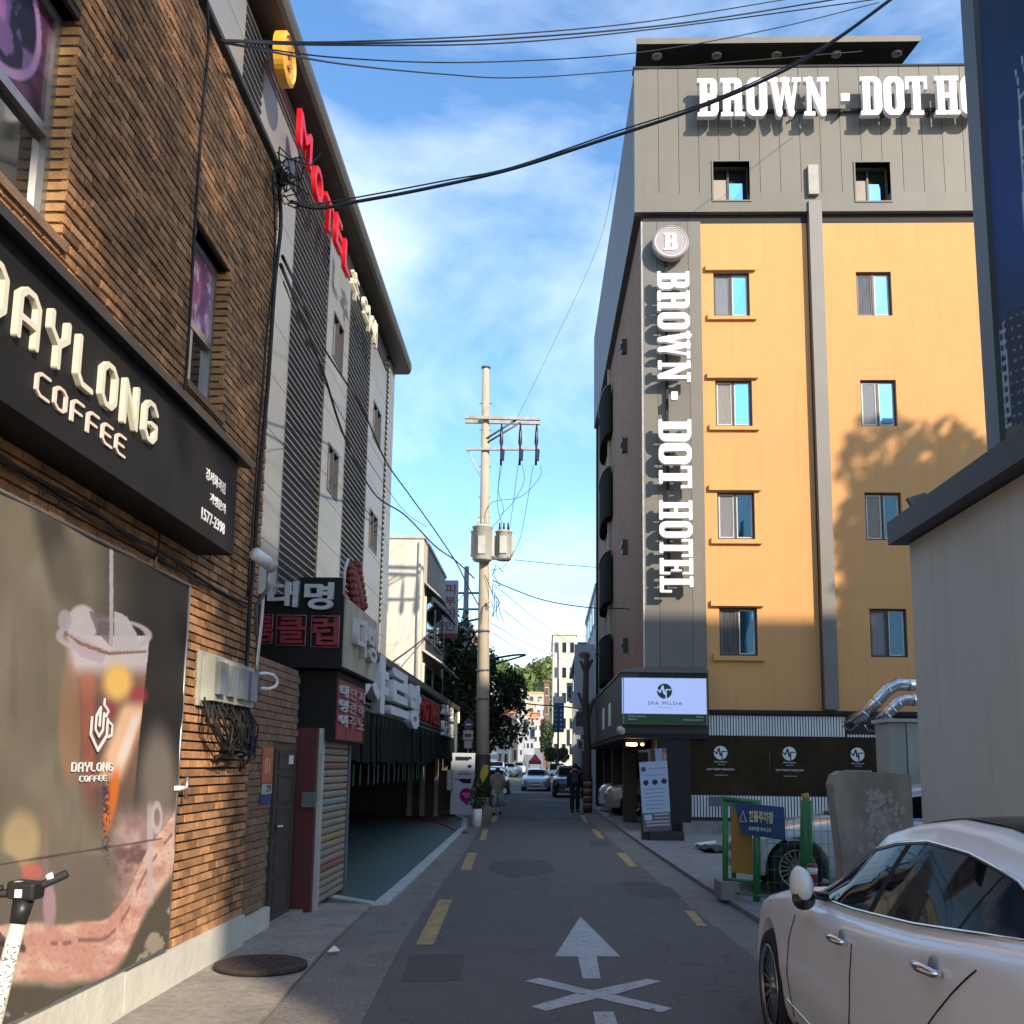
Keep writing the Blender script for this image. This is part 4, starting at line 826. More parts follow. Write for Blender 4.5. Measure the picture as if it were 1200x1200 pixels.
for i in range(nst):
    y = 13.7+i*(19.1/nst); w_ = 19.1/nst; z0 = 1.62+random.uniform(-.05, .05)+(.15 if i > 40 else 0); x = -2.93+random.uniform(-.02, .02)
    MB().add([(x, y, 2.45), (x+.01, y+w_*.68, 2.45), (x+.05, y+w_*.6+.02, z0), (x+.03, y+.02, z0), (x-.01, y, 2.45), (x, y+w_*.68, 2.45), (x+.04, y+w_*.6+.02, z0), (x+.02, y+.02, z0)], [(0, 1, 2, 3), (7, 6, 5, 4), (0, 4, 5, 1), (1, 5, 6, 2), (2, 6, 7, 3), (3, 7, 4, 0)]).build('strip', st_d, cu_)
    MB().box(x-.01, x+.012, y+w_*.7, y+w_*.88, z0+.06, 2.45).build('strip', st_g, cu_)
    if i % 2 == 0 and i < 44: MB().box(x-.2, x-.19, y, y+.12, 1.25, 1.6).build('strip_end', st_g, cu_)
# fascia lettering
gl = thing('fascia_lettering', 'big white Korean and dark red channel letters on the garage fascia', 'sign letters', (-2.9, 22, 2.6))
cl_w = mat('channel_white', (.62, .64, .66), .45, .05); cl_r = mat('channel_red', (.30, .01, .015), .45)
def LT(s, y0, y1, z0, z1, m, d=.16, b_=.035): return text('letter', s, (-2.93, y0, z0), (0, y1-y0, 0), (0, 0, z1-z0), m, d, b_, gl)
LT('샤', 15.2, 17.9, 2.45, 3.42, cl_w); LT('르', 18.2, 20.6, 2.5, 3.35, cl_w); LT('방', 20.9, 22.6, 2.35, 3.3, cl_w)
for i, ch in enumerate('MOTEL'): LT(ch, 22.9+i*.98, 23.75+i*.98, 2.62, 3.14, cl_r, .1, .03)
LT('파', 28.3, 29.8, 2.9, 3.3, cl_w, .1); LT('크', 30.1, 31.4, 2.9, 3.3, cl_w, .1); LT('모', 28.3, 29.8, 2.42, 2.82, cl_w, .1); LT('텔', 30.1, 31.4, 2.42, 2.82, cl_w, .1)
box('red_lamp_board', mat('deep_red', (.12, .008, .01), .5), (-2.945, -2.925, 22.8, 28.0, 2.55, 3.2), gl)
# letters under the eave
ml = thing('rooftop_letters', 'row of red and cream channel letters under the motel eave', 'sign letters', (MX+.1, 20, 12.2))
xx = MX+.26
def on_eave(px, py): return onx(px, py, xx+.1)
for i, ch in enumerate('MOTEL'):
    q = ((354, 124), (371, 183), (384, 222), (396, 246), (406, 277))[i]; e = ((366, 196), (383, 243), (394, 275), (406, 300), (415, 318))[i]
    p = on_eave(*q); H_ = .62; text('red_letter', ch, (xx, float(p[1])+.06, float(p[2])-H_), (0, (.85, .66, .62, .55, .5)[i], 0), (0, 0, H_), red_m, .08, .018, ml)
for i, ch in enumerate('추억애'):
    p = on_eave(*((416, 308), (429, 340), (438, 362))[i]); text('cream_letter', ch, (xx, float(p[1]), float(p[2])-.66), (0, .80, 0), (0, 0, .62), cream, .07, .012, ml)
eb = thing('round_emblem', 'round gold emblem under the eave at the near end of the letters', 'emblem', (xx, 15.4, 12.6))
ec = onx(335, 70, xx+.1); ey, ez = float(ec[1]), float(ec[2])
MB().lathe([(0, 0), (.40, 0), (.40, .15), (.34, .18), (.32, .15), (0, .15)], (xx, ey, ez), (1, 0, 0), 36, False).build('disc', gold_m, eb)
sw = sdf_glyph(U(sg([(.3, .15), (.62, .3), (.6, .5), (.35, .55), (.36, .78), (.7, .85)], .12), sg([(.5, .1), (.5, .9)], .06)), 1., 30); sw.materials.append(mat('gold_dark', (.45, .2, .02), .4))
o = bpy.data.objects.new('emblem_figure', sw); COL.objects.link(o); o.parent = eb; M = Matrix(((0, 0, .03, xx+.151), (.5, 0, 0, ey-.25), (0, .5, 0, ez-.25), (0, 0, 0, 1))); M.translation -= eb.location; o.matrix_local = M

# ------------------------------------------------------------ hotel
HY = 26.
ho = thing('hotel_building', 'seven storey hotel with orange stucco front and grey metal crown', 'building', (6, 30, 0))
XE = 14.
def sx(y, x0=2.26): return x0-.0155*(y-26)
YB = 44.
# orange walls: slab with window openings
rows = [(14.80, 13.56), (11.77, 10.50), (8.72, 7.46), (5.68, 4.44)]
wL, wR = (4.38, 5.34), (8.17, 9.10)
def wall_open(x0, x1, z0, z1, ops, y0, y1, m, name, parent):
    b = MB(); zs = sorted({z0, z1, *[o[3] for o in ops], *[o[2] for o in ops]})
    for a, c in zip(zs, zs[1:]):
        xs = [x0]
        for o in sorted(ops):
            if o[2] <= a+1e-6 and o[3] >= c-1e-6: xs += [o[0], o[1]]
        xs.append(x1)
        for i in range(0, len(xs), 2):
          if xs[i+1]-xs[i] > .012: b.box(xs[i], xs[i+1], y0, y1, a, c)
    return b.build(name, m, parent)
opL = [(wL[0], wL[1], b_, t) for t, b_ in rows]; opR = [(wR[0], wR[1], b_, t) for t, b_ in rows]
wall_open(4.04, 6.90, 3.07, 16.2, opL, HY, HY+.3, orange, 'stucco_wall', ho)
wall_open(6.94, XE, 3.07, 16.2, opR, HY, HY+.3, orange, 'stucco_wall', ho)
box('core', dark_void, (2.8, XE-.1, HY+.35, YB-.1, 3.1, 20.4), ho)
box('rear_wall', hot_dark, (2.1, XE, YB-.09, YB, 0, 20.7), ho)
box('recess_band', hot_dark, (2.5, XE, HY+.02, HY+.3, 16.21, 16.46), ho)
box('drain_pipe', mat('pipe_grey', (.19, .178, .16), .45, .06, 2.), (6.93, 7.27, HY-.22, HY-.003, 3.1, 16.75), ho)
box('orange_foot_trim', hot_dark, (4.05, XE, HY-.10, HY-.002, 2.97, 3.07), ho)
WI = [0]
def hwin(w, t, b_, yf, left=True, blue=True):
    WI[0] += 1 if WI[0] % 3 else 2
    f = MB(); x0, x1 = w; d = .05
    for q in ((x0, x1, b_, b_+d), (x0, x1, t-d, t), (x0, x0+d, b_+d, t-d), (x1-d, x1, b_+d, t-d), ((x0+x1)/2-.03, (x0+x1)/2+.03, b_+d, t-d)): f.box(q[0], q[1], yf-.03, yf+.05, q[2], q[3])
    wn = f.build('window', fr_dark, ho); xm_ = (x0+x1)/2
    s_ = MB()
    for q in ((x0+d, xm_-.03, b_+d, b_+d+.03), (x0+d, xm_-.03, t-d-.03, t-d), (x0+d, x0+d+.035, b_+d+.03, t-d-.03), (xm_-.065, xm_-.03, b_+d+.03, t-d-.03)): s_.box(q[0], q[1], yf-.012, yf+.02, q[2], q[3])
    s_.build('sash', fr_white if rows.index((t, b_)) in (1, 2) else mat('sash_brown', (.16, .12, .10), .5), wn) if (t, b_) in rows else s_.build('sash', mat('sash_brown', (.16, .12, .10), .5), wn)
    box('pane', (glass_cur, mat('curtain_beige', (.26, .235, .19), .2, .25, 3., stretch=(16, 16, 1)), glass_cur, mat('curtain_dark', (.10, .10, .105), .12, .3, 2., stretch=(9, 9, 1)))[WI[0] % 4], (x0+d+.035, xm_-.065, yf+.005, yf+.01, b_+d+.03, t-d-.03), wn)
    e_ = MB().quad((xm_+.06, yf+.008, b_+d+.03), (x1-d-.03, yf+.008, b_+d+.03), (x1-d-.03, yf+.008+random.uniform(-.006, .012), t-d-.03), (xm_+.06, yf+.008, t-d-.03)).build('pane', glass_blue, wn)
    r = MB()
    for q in ((xm_+.03, xm_+.06, b_+d, t-d), (x1-d-.03, x1-d, b_+d, t-d), (xm_+.06, x1-d-.03, b_+d, b_+d+.03), (xm_+.06, x1-d-.03, t-d-.03, t-d)): r.box(q[0], q[1], yf-.005, yf+.02, q[2], q[3])
    r.build('sash', fr_white, wn)
for t, b_ in rows:
    hwin(wL, t, b_, HY+.12); hwin(wR, t, b_, HY+.12)
    MB().prism([(wL[0]-.22, HY-.10, t+.02), (wL[1]+.16, HY-.10, t+.02), (wL[1]+.16, HY-.10, t+.09), (wL[0]-.19, HY-.10, t+.09), (wL[0]-.19, HY-.10, t+.17), (wL[0]-.22, HY-.10, t+.17)], (0, .098, 0)).build('window_hood', orange, ho)
    MB().prism([(wL[0]-.18, HY-.09, b_-.13), (wL[1]+.16, HY-.09, b_-.13), (wL[1]+.16, HY-.09, b_-.05), (wL[0]-.15, HY-.09, b_-.05), (wL[0]-.15, HY-.09, b_+.03), (wL[0]-.18, HY-.09, b_+.03)], (0, .088, 0)).build('window_sill', orange, ho)
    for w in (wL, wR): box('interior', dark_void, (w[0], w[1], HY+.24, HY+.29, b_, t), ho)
# grey pier of three metal panels carrying the vertical sign
for a_, c_ in ((2.48, 2.855), (2.865, 3.695), (3.705, 4.035)):
    for z0, z1 in ((4.1, 16.2),): box('pier_panel', hot_grey, (a_, c_, HY-.12, HY+.3, z0, z1), ho)
box('pier_core', hot_dark, (2.5, 4.03, HY-.1, HY+.29, 3.1, 16.21), ho)
# grey crown: standing seam panels
tw = [(4.40, 5.38, 16.80, 17.93), (8.22, 9.15, 16.76, 17.88)]
x = 2.27; pw = .548; first = True; i = 0
while x < XE:
    w_ = .66 if first else pw; x1 = min(x+w_, XE); first = False
    ops = [(max(x+.006, o[0]), min(x1-.006, o[1]), o[2], o[3]) for o in tw if o[0] < x1-.006 and o[1] > x+.006]
    wall_open(x+.006, x1-.006, 16.47+.55, 20.74, [o for o in [(q[0], q[1], max(q[2], 17.02), q[3]) for q in ops]], HY-.14, HY+.1, hot_grey, 'crown_panel', ho)
    wall_open(x+.0, x1-.0005, 16.47, 17.017, [(max(x, q[0]-.007), min(x1, q[1]+.007), q[2], 17.017) for q in ops], HY-.145, HY+.1, hot_grey, 'base_panel', ho); x = x1
box('parapet_cap', hot_dark, (2.24, XE, HY-.17, HY+.15, 20.745, 20.80), ho)
for w in tw:
    tfm = MB()
    for q in ((w[0]-.04, w[1]+.04, w[2]-.04, w[2]), (w[0]-.04, w[1]+.04, w[3], w[3]+.035), (w[0]-.04, w[0], w[2], w[3]), (w[1], w[1]+.03, w[2], w[3])): tfm.box(q[0], q[1], HY-.17, HY+.5, q[2], q[3])
    tfm.build('window_surround', hot_grey, ho)
    box('interior', dark_void, (w[0], w[1], HY+.31, HY+.34, w[2], w[3]), ho)
    wi = box('window', fr_dark, ((w[0]+w[1])/2-.06, (w[0]+w[1])/2, HY+.22, HY+.29, w[2], w[3]), ho); box('pane', mat('blind', (.36, .31, .26), .7, .1, 4.), (w[0], (w[0]+w[1])/2-.06, HY+.25, HY+.26, w[2], w[3]-.3), wi); MB().quad(((w[0]+w[1])/2, HY+.25, w[2]), (w[1]-.12, HY+.25, w[2]), (w[1]-.12, HY+.26, w[3]-.4), ((w[0]+w[1])/2, HY+.25, w[3]-.4)).build('pane', glass_blue, wi)
box('small_duct', mat('pale_duct', (.33, .31, .28), .5), (6.93, 7.2, HY-.28, HY-.15, 16.9, 17.75), ho)
# side (street) elevation: seamed metal above, rough brown wall below
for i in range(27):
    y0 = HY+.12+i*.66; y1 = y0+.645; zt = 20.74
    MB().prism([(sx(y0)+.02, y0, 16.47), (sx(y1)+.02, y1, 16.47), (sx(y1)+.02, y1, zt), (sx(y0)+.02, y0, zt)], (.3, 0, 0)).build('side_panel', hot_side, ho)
MB().prism([(sx(26.1, 2.47), 26.1, 3.), (sx(YB, 2.47), YB-.12, 3.), (sx(YB, 2.47), YB-.12, 16.46), (sx(26.1, 2.47), 26.1, 16.46)], (.3, 0, 0)).build('side_wall', brick_h, ho)
box('corner_trim', steel_l, (2.44, 2.478, HY-.13, HY-.02, 4.1, 16.2), ho)
# roof canopy with round downlights
cn = thing('roof_canopy', 'long dark flat canopy with round downlights on the hotel roof', 'canopy', (6, 27, 21.2))
MB().prism([(2.36, 25.98, 21.6), (10.18, 25.98, 21.6), (9.95, 27.25, 21.6), (2.42, 27.25, 21.6)], (0, 0, .10)).build('slab', brown_dark, cn)
box('edge_strip', hot_grey, (2.34, 10.2, 25.95, 25.975, 21.58, 21.76), cn)
for i in range(5):
    x = 2.98+i*1.68; MB().lathe([(0, 0), (.14, 0), (.14, -.05), (.11, -.06), (.1, -.03), (0, -.03)], (x, 26.45, 21.6), n=16).build('downlight', pale_metal, cn)
for i in range(8): x = 3.3+i*.86; box('post', hot_dark, (x, x+.12, 27.0, 27.15, 20.7, 21.6), cn)
box('yellow_beam', mat('yellow_beam', (.62, .42, .08), .6), (5.7, 7.9, 27.5, 27.6, 20.7, 21.45), cn)
# roofline letters
rlt = thing('roofline_sign', 'big white horizontal slab letters along the top of the hotel', 'sign letters', (4, HY-.5, 19))
def hl(s, p0, p1, z0, H, y=HY-.44):
    n = strlen(s, SLAB, .06); sq = (p1-p0)/(n*H); glyphs(s, SLAB, 'slab', (p0, y, z0), (1, 0, 0), (0, 0, H), .16, white_l, rlt, .06, squash=sq)
hl('BROWN', 3.94, 7.47, 18.98, 1.13); hl('-', 7.78, 8.03, 18.95, 1.13); hl('DOT', 8.30, 10.08, 18.98, 1.13); hl('HOTEL', 10.28, 13.3, 18.98, 1.13)
box('mounting_rail', hot_dark, (4.0, 13.2, HY-.26, HY-.2, 19.33, 19.41), rlt)
for x in np.arange(4.2, 13.2, 1.2): box('bracket', hot_dark, (x, x+.04, HY-.42, HY-.16, 19.2, 19.26), rlt)
# vertical letters, turned a quarter to the right
vs_ = thing('vertical_sign', 'white slab letters running down the grey pier of the hotel', 'sign letters', (3.2, HY-.5, 10))
def vl(s, z0, z1, H=.84, y=HY-.40, x=2.82):
    n = strlen(s, SLAB, .06); sq = (z0-z1)/(n*H); glyphs(s, SLAB, 'slab', (x, y, z0), (0, 0, -1), (H, 0, 0), .14, white_l, vs_, .06, squash=sq)
vl('BROWN', 14.56, 11.50); vl('-', 11.24, 11.0); vl('DOT', 10.49, 8.66); vl('HOTEL', 8.34, 5.96)
box('mounting_rail', hot_dark, (3.05, 3.12, HY-.25, HY-.19, 6.2, 15.2), vs_)
bb_ = thing('round_sign', 'round taupe sign with a white slab letter above the vertical lettering', 'sign', (3.19, HY-.4, 15.4))
MB().lathe([(0, -.0), (.48, 0), (.49, .12), (.47, .2), (.44, .215), (.42, .19), (0, .19)], (3.19, HY-.30, 15.42), (0, -1, 0), 40, False).build('disc', mat('taupe', (.36, .32, .31), .4, .05), bb_)
MB().lathe([(.40, .0), (.415, .0), (.415, .012), (.40, .012), (.40, 0)], (3.19, HY-.492, 15.42), (0, -1, 0), 40, False).build('ring', white_l, bb_)
glyphs('B', SLAB, 'slab', (3.19-.19, HY-.49, 15.42-.24), (1, 0, 0), (0, 0, .48), .02, white_l, bb_, squash=1.08)
# curved balconies on the side
for i, (z0, z1) in enumerate(((13.6, 15.4), (10.5, 12.3), (7.4, 9.2), (4.6, 6.2))):
    y0, y1 = 35.8, 40.0; xc = sx(38.6, 2.45); pr_ = []
    for k_ in range(13):
        a = math.pi*k_/12; pr_.append((xc-.30*math.sin(a)**.8, (y0+y1)/2-(y1-y0)/2*math.cos(a), z0))
    bl_ = MB().prism(pr_, (0, 0, z1-z0)).build('balcony', mat('balcony_dark', (.022, .021, .02), .95, spec=.03), ho)
    MB().tube([(p[0]-.01, p[1], z1+.02) for p in pr_], .03, 6).build('rim', steel_d, bl_)
MB().box(sx(36, 2.47)-.12, sx(36, 2.47)-.02, 36.8, 37.0, 3, 16.4).build('pale_pipe', mat('pale_pipe', (.42, .34, .27), .6), ho)
for z in (14.6, 11.4, 8.2, 5.2):
    l_ = MB().box(sx(30.5, 2.47)-.16, sx(30.5, 2.47)-.003, 30.4, 30.62, z-.22, z+.22).build('wall_lamp', black_metal, ho); MB().box(sx(30.5, 2.47)-.2, sx(30.5, 2.47)-.16, 30.35, 30.67, z-.04, z+.04).build('lamp_bar', black_metal, l_)
# base canopy that wraps the corner
bc = thing('corner_canopy', 'dark fascia canopy wrapping the hotel corner above the parking opening', 'canopy', (3, 26, 3))
def cx(y, x0=1.87): return x0-.0155*(y-25.5)
MB().prism([(1.87, 25.5, 2.44), (4.0, 25.5, 2.44), (4.0, 26.0, 2.44), (2.9, 26.3, 2.44), (2.9, YB, 2.44), (cx(YB), YB, 2.44)], (0, 0, 1.5)).build('fascia', dark_grey, bc)
MB().prism([(1.84, 25.46, 3.945), (4.0, 25.46, 3.945), (4.0, 26.0, 4.08), (2.6, 26.0, 4.08), (2.6, YB, 4.08), (cx(YB)-.03, YB, 3.945)], (0, 0, .06)).build('cap', mat('cap_grey', (.12, .12, .11), .5), bc)
MB().prism([(1.90, 25.52, 2.32), (4.0, 25.52, 2.32), (4.0, 26., 2.32), (2.9, 26.2, 2.32), (2.9, YB, 2.32), (cx(YB)+.05, YB, 2.32)], (0, 0, .115)).build('lower_lip', hot_dark, bc)
for i in range(4):
    x = 2.3+i*.42; box('fascia_panel', hot_dark, (x, x+.4, 25.485, 25.498, 3.80, 3.935), bc)
for i, y in enumerate((29.0, 31.5)): box('fascia_window', white_w, (cx(y)-.03, cx(y)+.02, y, y+.8, 2.75, 3.4), bc)
box('pillar', hot_dark, (2.72, 3.54, 25.55, 27, .05, 2.32), ho)
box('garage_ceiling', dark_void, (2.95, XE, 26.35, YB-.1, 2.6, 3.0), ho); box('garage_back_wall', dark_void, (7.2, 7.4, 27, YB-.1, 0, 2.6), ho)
for y in (31.5, 37, 42.5): box('garage_column', dark_grey, (2.35, 2.75, y, y+.5, 0, 2.45), ho)
# backlit spa sign
sg_ = thing('light_box_sign', 'backlit pale lavender spa sign with round green logo and green strip', 'sign', (2.9, 25.3, 3.2))
box('casing', steel_l, (1.88, 3.93, 25.30, 25.49, 2.655, 3.80), sg_)
lt = mat('backlit_lavender', (.36, .43, .66), .4, .03, 1.2, emit=(.42, .52, .90), es=.34)
box('light_panel', lt, (1.90, 3.91, 25.285, 25.298, 2.915, 3.785), sg_); box('light_panel', lt, (1.862, 1.878, 25.32, 25.47, 2.915, 3.785), sg_)
grn = mat('sign_green', (.012, .075, .022), .4); box('green_strip', grn, (1.90, 3.91, 25.285, 25.298, 2.665, 2.91), sg_); box('green_strip', grn, (1.862, 1.878, 25.32, 25.47, 2.665, 2.91), sg_)
def logo(cx_, cz_, r, y, disc_m, line_m, parent):
    MB().lathe([(0, 0), (r, 0), (r, .006), (0, .006)], (cx_, y, cz_), (0, -1, 0), 28, False).build('logo_disc', disc_m, parent)
    gm = GC.get(('logo', line_m.name))
    if gm is None:
        gm = sdf_glyph(U(sg([(.02, .62), (.2, .42), (.38, .85), (.52, .3)], .09), sg([(.38, .85), (.44, .35)], .07), sg([(.60, .02), (.60, .60), (.92, .60)], .08)), 1., 30); gm.materials.append(line_m); GC[('logo', line_m.name)] = gm
    o = bpy.data.objects.new('logo_line', gm); COL.objects.link(o); o.parent = parent
    M = Matrix(((2*r, 0, 0, cx_-r), (0, 0, -.004, y-.0065), (0, 2*r, 0, cz_-r), (0, 0, 0, 1))); M.translation -= wloc(parent); o.matrix_local = M
logo(2.89, 3.47, .185, 25.284, grn, lt, sg_)
ink = mat('ink_grey', (.10, .11, .14), .6)
text('lettering', 'SPA MILDA', (2.48, 25.283, 3.13), (.84, 0, 0), (0, 0, .085), ink, .004, 0, sg_, 1.25)
text('small_lettering', 'Skin beauty', (2.73, 25.283, 3.05), (.36, 0, 0), (0, 0, .03), ink, .003, 0, sg_)
for s, x0, x1, z in (('SKIN BODY THERAPY SPA', 2.0, 2.42, 2.83), ('OPEN DAILY', 2.0, 2.21, 2.755), ('PARKING', 3.66, 3.83, 2.83), ('MASSAGE & BEAUTY', 3.34, 3.83, 2.755)): text('small_lettering', s, (x0, 25.283, z), (x1-x0, 0, 0), (0, 0, .035), white_l, .003, 0, sg_)
# flood light & lamp under canopy
fl = thing('canopy_spotlight', 'small white spotlight under the canopy corner', 'spotlight', (1.75, 25.4, 2.5)); MB().lathe([(0, 0), (.09, .02), (.1, .12), (.06, .2), (0, .22)], (1.72, 25.35, 2.52), (1, -.3, -.2), 14).build('head', steel_l, fl); MB().tube([(1.85, 25.5, 2.62), (1.8, 25.4, 2.55)], .02, 6).build('arm', steel_l, fl)
lm = thing('ceiling_lamp', 'small lit warm lamp under the hotel canopy', 'lamp', (2.2, 25.6, 2.2)); MB().lathe([(0, 0), (.04, 0), (.045, .22), (.03, .26), (0, .27)], (2.0, 25.9, 2.18), (1, 0, 0), 12).build('bulb', mat('lamp_glow', (1, .7, .35), .5, emit=(1, .62, .25), es=6.), lm); MB().lathe([(0, 0), (.035, .01), (.035, .07), (0, .08)], (2.36, 25.9, 2.18), (1, 0, 0), 10).build('bulb', MATS['lamp_glow'], lm)
box('mount', black_metal, (1.98, 2.46, 25.88, 25.92, 2.21, 2.318), lm)
pl_ = bpy.data.lights.new('lamp_light', 'POINT'); pl_.energy = 5; pl_.color = (1, .62, .3); pl_.shadow_soft_size = .05; po = bpy.data.objects.new('lamp_light', pl_); COL.objects.link(po); po.parent = lm; po.location = Vector((2.2, 25.85, 2.05))-lm.location
# spa shopfront
sf = thing('spa_shopfront', 'brown glass spa shopfront between bands of white vertical slats', 'shopfront', (6, 26, 0))
bgl = mat('brown_glass', (.030, .021, .010), .12, .3, 1.5, spec=.35)
x = 3.58
for i in range(5):
    box('window_panel', bgl, (x, x+.985, HY-.01, HY+.03, .97, 2.42), sf); x += .995
box('backing', black_metal, (3.56, 9.6, HY-.0, HY+.2, .3, .965), sf); box('backing', black_metal, (3.98, 9.6, HY-.0, HY+.2, 2.425, 2.97), sf)
box('cornice', hot_dark, (3.98, 9.6, HY-.06, HY-.0, 2.94, 3.0), sf); box('concrete_base', lot_m, (3.45, 9.6, HY-.12, HY+.2, .05, .33), sf); box('end_wall', black_metal, (8.5, 9.6, HY+.03, HY+.2, .9, 2.43), sf)
n_ = 50
for i in range(n_): x = 4.0+i*(3.46/n_); box('slat', white_l, (x, x+.043, HY-.025, HY-.002, 2.43, 2.93), sf)
for i in range(14): x = 7.5+i*.073; box('slat', white_l, (x, x+.043, HY-.025, HY-.002, 2.43, 2.49), sf)
for i in range(52): x = 3.62+i*.0745; box('slat', white_l, (x, x+.045, HY-.025, HY-.002, .42, .95), sf)
for x, on in ((4.35, 1), (6.05, 1), (7.73, 1)):
    logo(x, 2.0, .17, HY-.012, white_l, black_metal, sf)
    text('window_lettering', 'SPA MILDA', (x-.16, HY-.013, 1.76), (.32, 0, 0), (0, 0, .035), white_l, .003, 0, sf); text('window_lettering', 'skin care', (x-.08, HY-.013, 1.70), (.18, 0, 0), (0, 0, .03), white_l, .003, 0, sf)
    text('window_lettering', 'BODY THERAPY MASSAGE SPA', (x-.34, HY-.013, 1.57), (.68, 0, 0), (0, 0, .045), white_l, .003, .004, sf); text('window_lettering', 'appointment only', (x-.15, HY-.013, 1.43), (.32, 0, 0), (0, 0, .035), white_l, .003, 0, sf)
sn = box('small_purple_sign', mat('purple_board', (.13, .10, .15), .5), (3.98, 4.55, HY-.35, HY-.31, .70, .93), None, label='small tilted purple board hanging on the lower white slats', cat='sign')
# standing spa banner
sb = thing('standing_banner', 'tall tilted spa banner stand with round photos at hotel corner', 'banner stand', (2.45, 22.9, .06))
P = [ony(*p, 22.9) for p in ((754, 975), (787, 973), (781, 876), (748, 879))]
p0, p1_, p2_, p3_ = [np.array(p) for p in P]; Rv = p1_-p0; Uv = p3_-p0
def sbf(u, v, X, Y, Z):
    c = np.ones(u.shape+(3,))*np.array([176, 190, 210])/255.
    top = v > .85; c = mixc(c, (120, 110, 105), top*1.); c = mixc(c, (34, 32, 36), top*(u < .33)*(v < .97)*1.); c = mixc(c, (84, 64, 54), top*(np.abs(u-.5) < .09)*1.); c = mixc(c, (150, 160, 185), top*(u > .6)*(u < .85)*1.); c = mixc(c, (200, 150, 120), top*(np.hypot(u-.93, v-.9) < .05)*1.)
    for a, b_ in ((.2, .595), (.52, .595), (.85, .60)): c = mixc(c, (66, 60, 76), (np.hypot((u-a)/.1, (v-b_)/.034) < 1)*1.)
    c = mixc(c, (80, 80, 105), (np.hypot((u-.14)/.09, (v-.76)/.03) < 1)*1.); c = mixc(c, (120, 130, 160), (np.abs(v-.762) < .008)*(u > .32)*(u < .95)*.8); c = mixc(c, (130, 140, 168), (np.abs(v-.68) < .006)*(u > .15)*(u < .9)*.8)
    for i in range(6): c = mixc(c, (92, 100, 122), (np.abs(v-(.51-i*.047)) < .006)*(u > .14)*(u < .88-.05*(i % 3))*.9)
    lo = v < .225; c = mixc(c, (110, 106, 110), lo*1.); c = mixc(c, (190, 200, 215), lo*(u > .08)*(u < .34)*(v > .14)*(v < .205)*1.)
    for i in range(4): c = mixc(c, (180, 178, 186), lo*(np.abs(v-(.2-i*.042)) < .009)*(u > .42 if i < 2 else u > .12)*(u < .94)*1.)
    return c
print_panel('printed_sheet', p0, Rv, Uv, 50, 150, sbf, sb, rough=.5)
off = Vector((0, .02, 0)); MB().prism([p0+np.array([0, .012, 0]), p1_+np.array([0, .012, 0]), p2_+np.array([0, .012, 0]), p3_+np.array([0, .012, 0])], (0, .03, 0)).build('backing', steel_d, sb)
box('base', black_metal, (2.25, 3.0, 22.75, 23.25, .06, .22), sb); box('foot', black_metal, (2.1, 2.2, 22.95, 23.1, .06, 1.35), sb); box('foot', black_metal, (2.2, 2.3, 22.94, 23.2, .06, .3), sb)
# silver ducts
dc = thing('exhaust_duct', 'pair of shiny silver ducts bending out over the spa window end', 'duct', (7.5, 24.5, 3))
for q, r in (((( 1002, 848), (1012, 838), (1040, 808), (1052, 802), (1085, 802)), .15), (((1028, 850), (1038, 838), (1052, 824), (1060, 820), (1085, 820)), .135)):
    pts = [Vector(ony(a_[0], a_[1], 24.4 if r > .14 else 24.0)) for a_ in q]; pts[0].y += .6
    ob = MB().tube(pts, r, 20).build('duct', galv, dc)
    for a_, c_ in ((0, .05), (1, .02), (2, 0), (3, .4), (1, .5)):
        p = pts[a_].lerp(pts[a_+1], c_); d_ = (pts[a_+1]-pts[a_]).normalized(); MB().tube([p-d_*.02, p+d_*.02], r+.012, 20).build('clamp_ring', galv, ob)
# cream box-like annex behind the grey shed
an = thing('cream_cabinet', 'cream metal cabinet wall with thin ledge beside the silver ducts', 'cabinet', (5.3, 15.5, 0))
box('side', mat('cream_metal', (.42, .43, .36), .6, .06), (4.92, 5.16, 15., 15.6, 0, 2.3), an); box('front', mat('cream_metal2', (.5, .51, .43), .6, .06), (5.18, 5.9, 15., 15.6, 0, 2.3), an); box('ledge', pale_metal, (4.88, 5.95, 14.94, 15.65, 2.31, 2.36), an)
# ------------------------------------------------------------ right side: shed, billboard, block, gate
sd_ = thing('grey_shed', 'grey rendered single storey building with dark sloping roof fascia', 'building', (4.5, 7, 0))
box('wall', grey_w, (3.56, 8, -3, 10, 0, 3.83), sd_)
MB().prism([(3.39, -3, 3.84), (3.39, 10.12, 3.84), (8.2, 10.12, 3.84), (8.2, -3, 3.84)], (0, 0, .23)).build('roof_fascia', dark_grey, sd_)
ft = thing('roof_floodlight', 'small grey floodlight on the edge of the dark shed roof', 'floodlight', (3.66, 10, 4.07))
A = Vector(ony(1077, 588, 10.0)); MB().obox(A, (.09, 0, .03), (0, .03, 0), (-.03, 0, .06)).build('head', steel_d, ft); MB().tube([A, (A.x+.02, 10., 4.06)], .015, 6).build('stalk', steel_d, ft)
bi = thing('billboard', 'tall dark navy billboard with printed apartment towers on shed roof', 'billboard', (6, 10.1, 4.1))
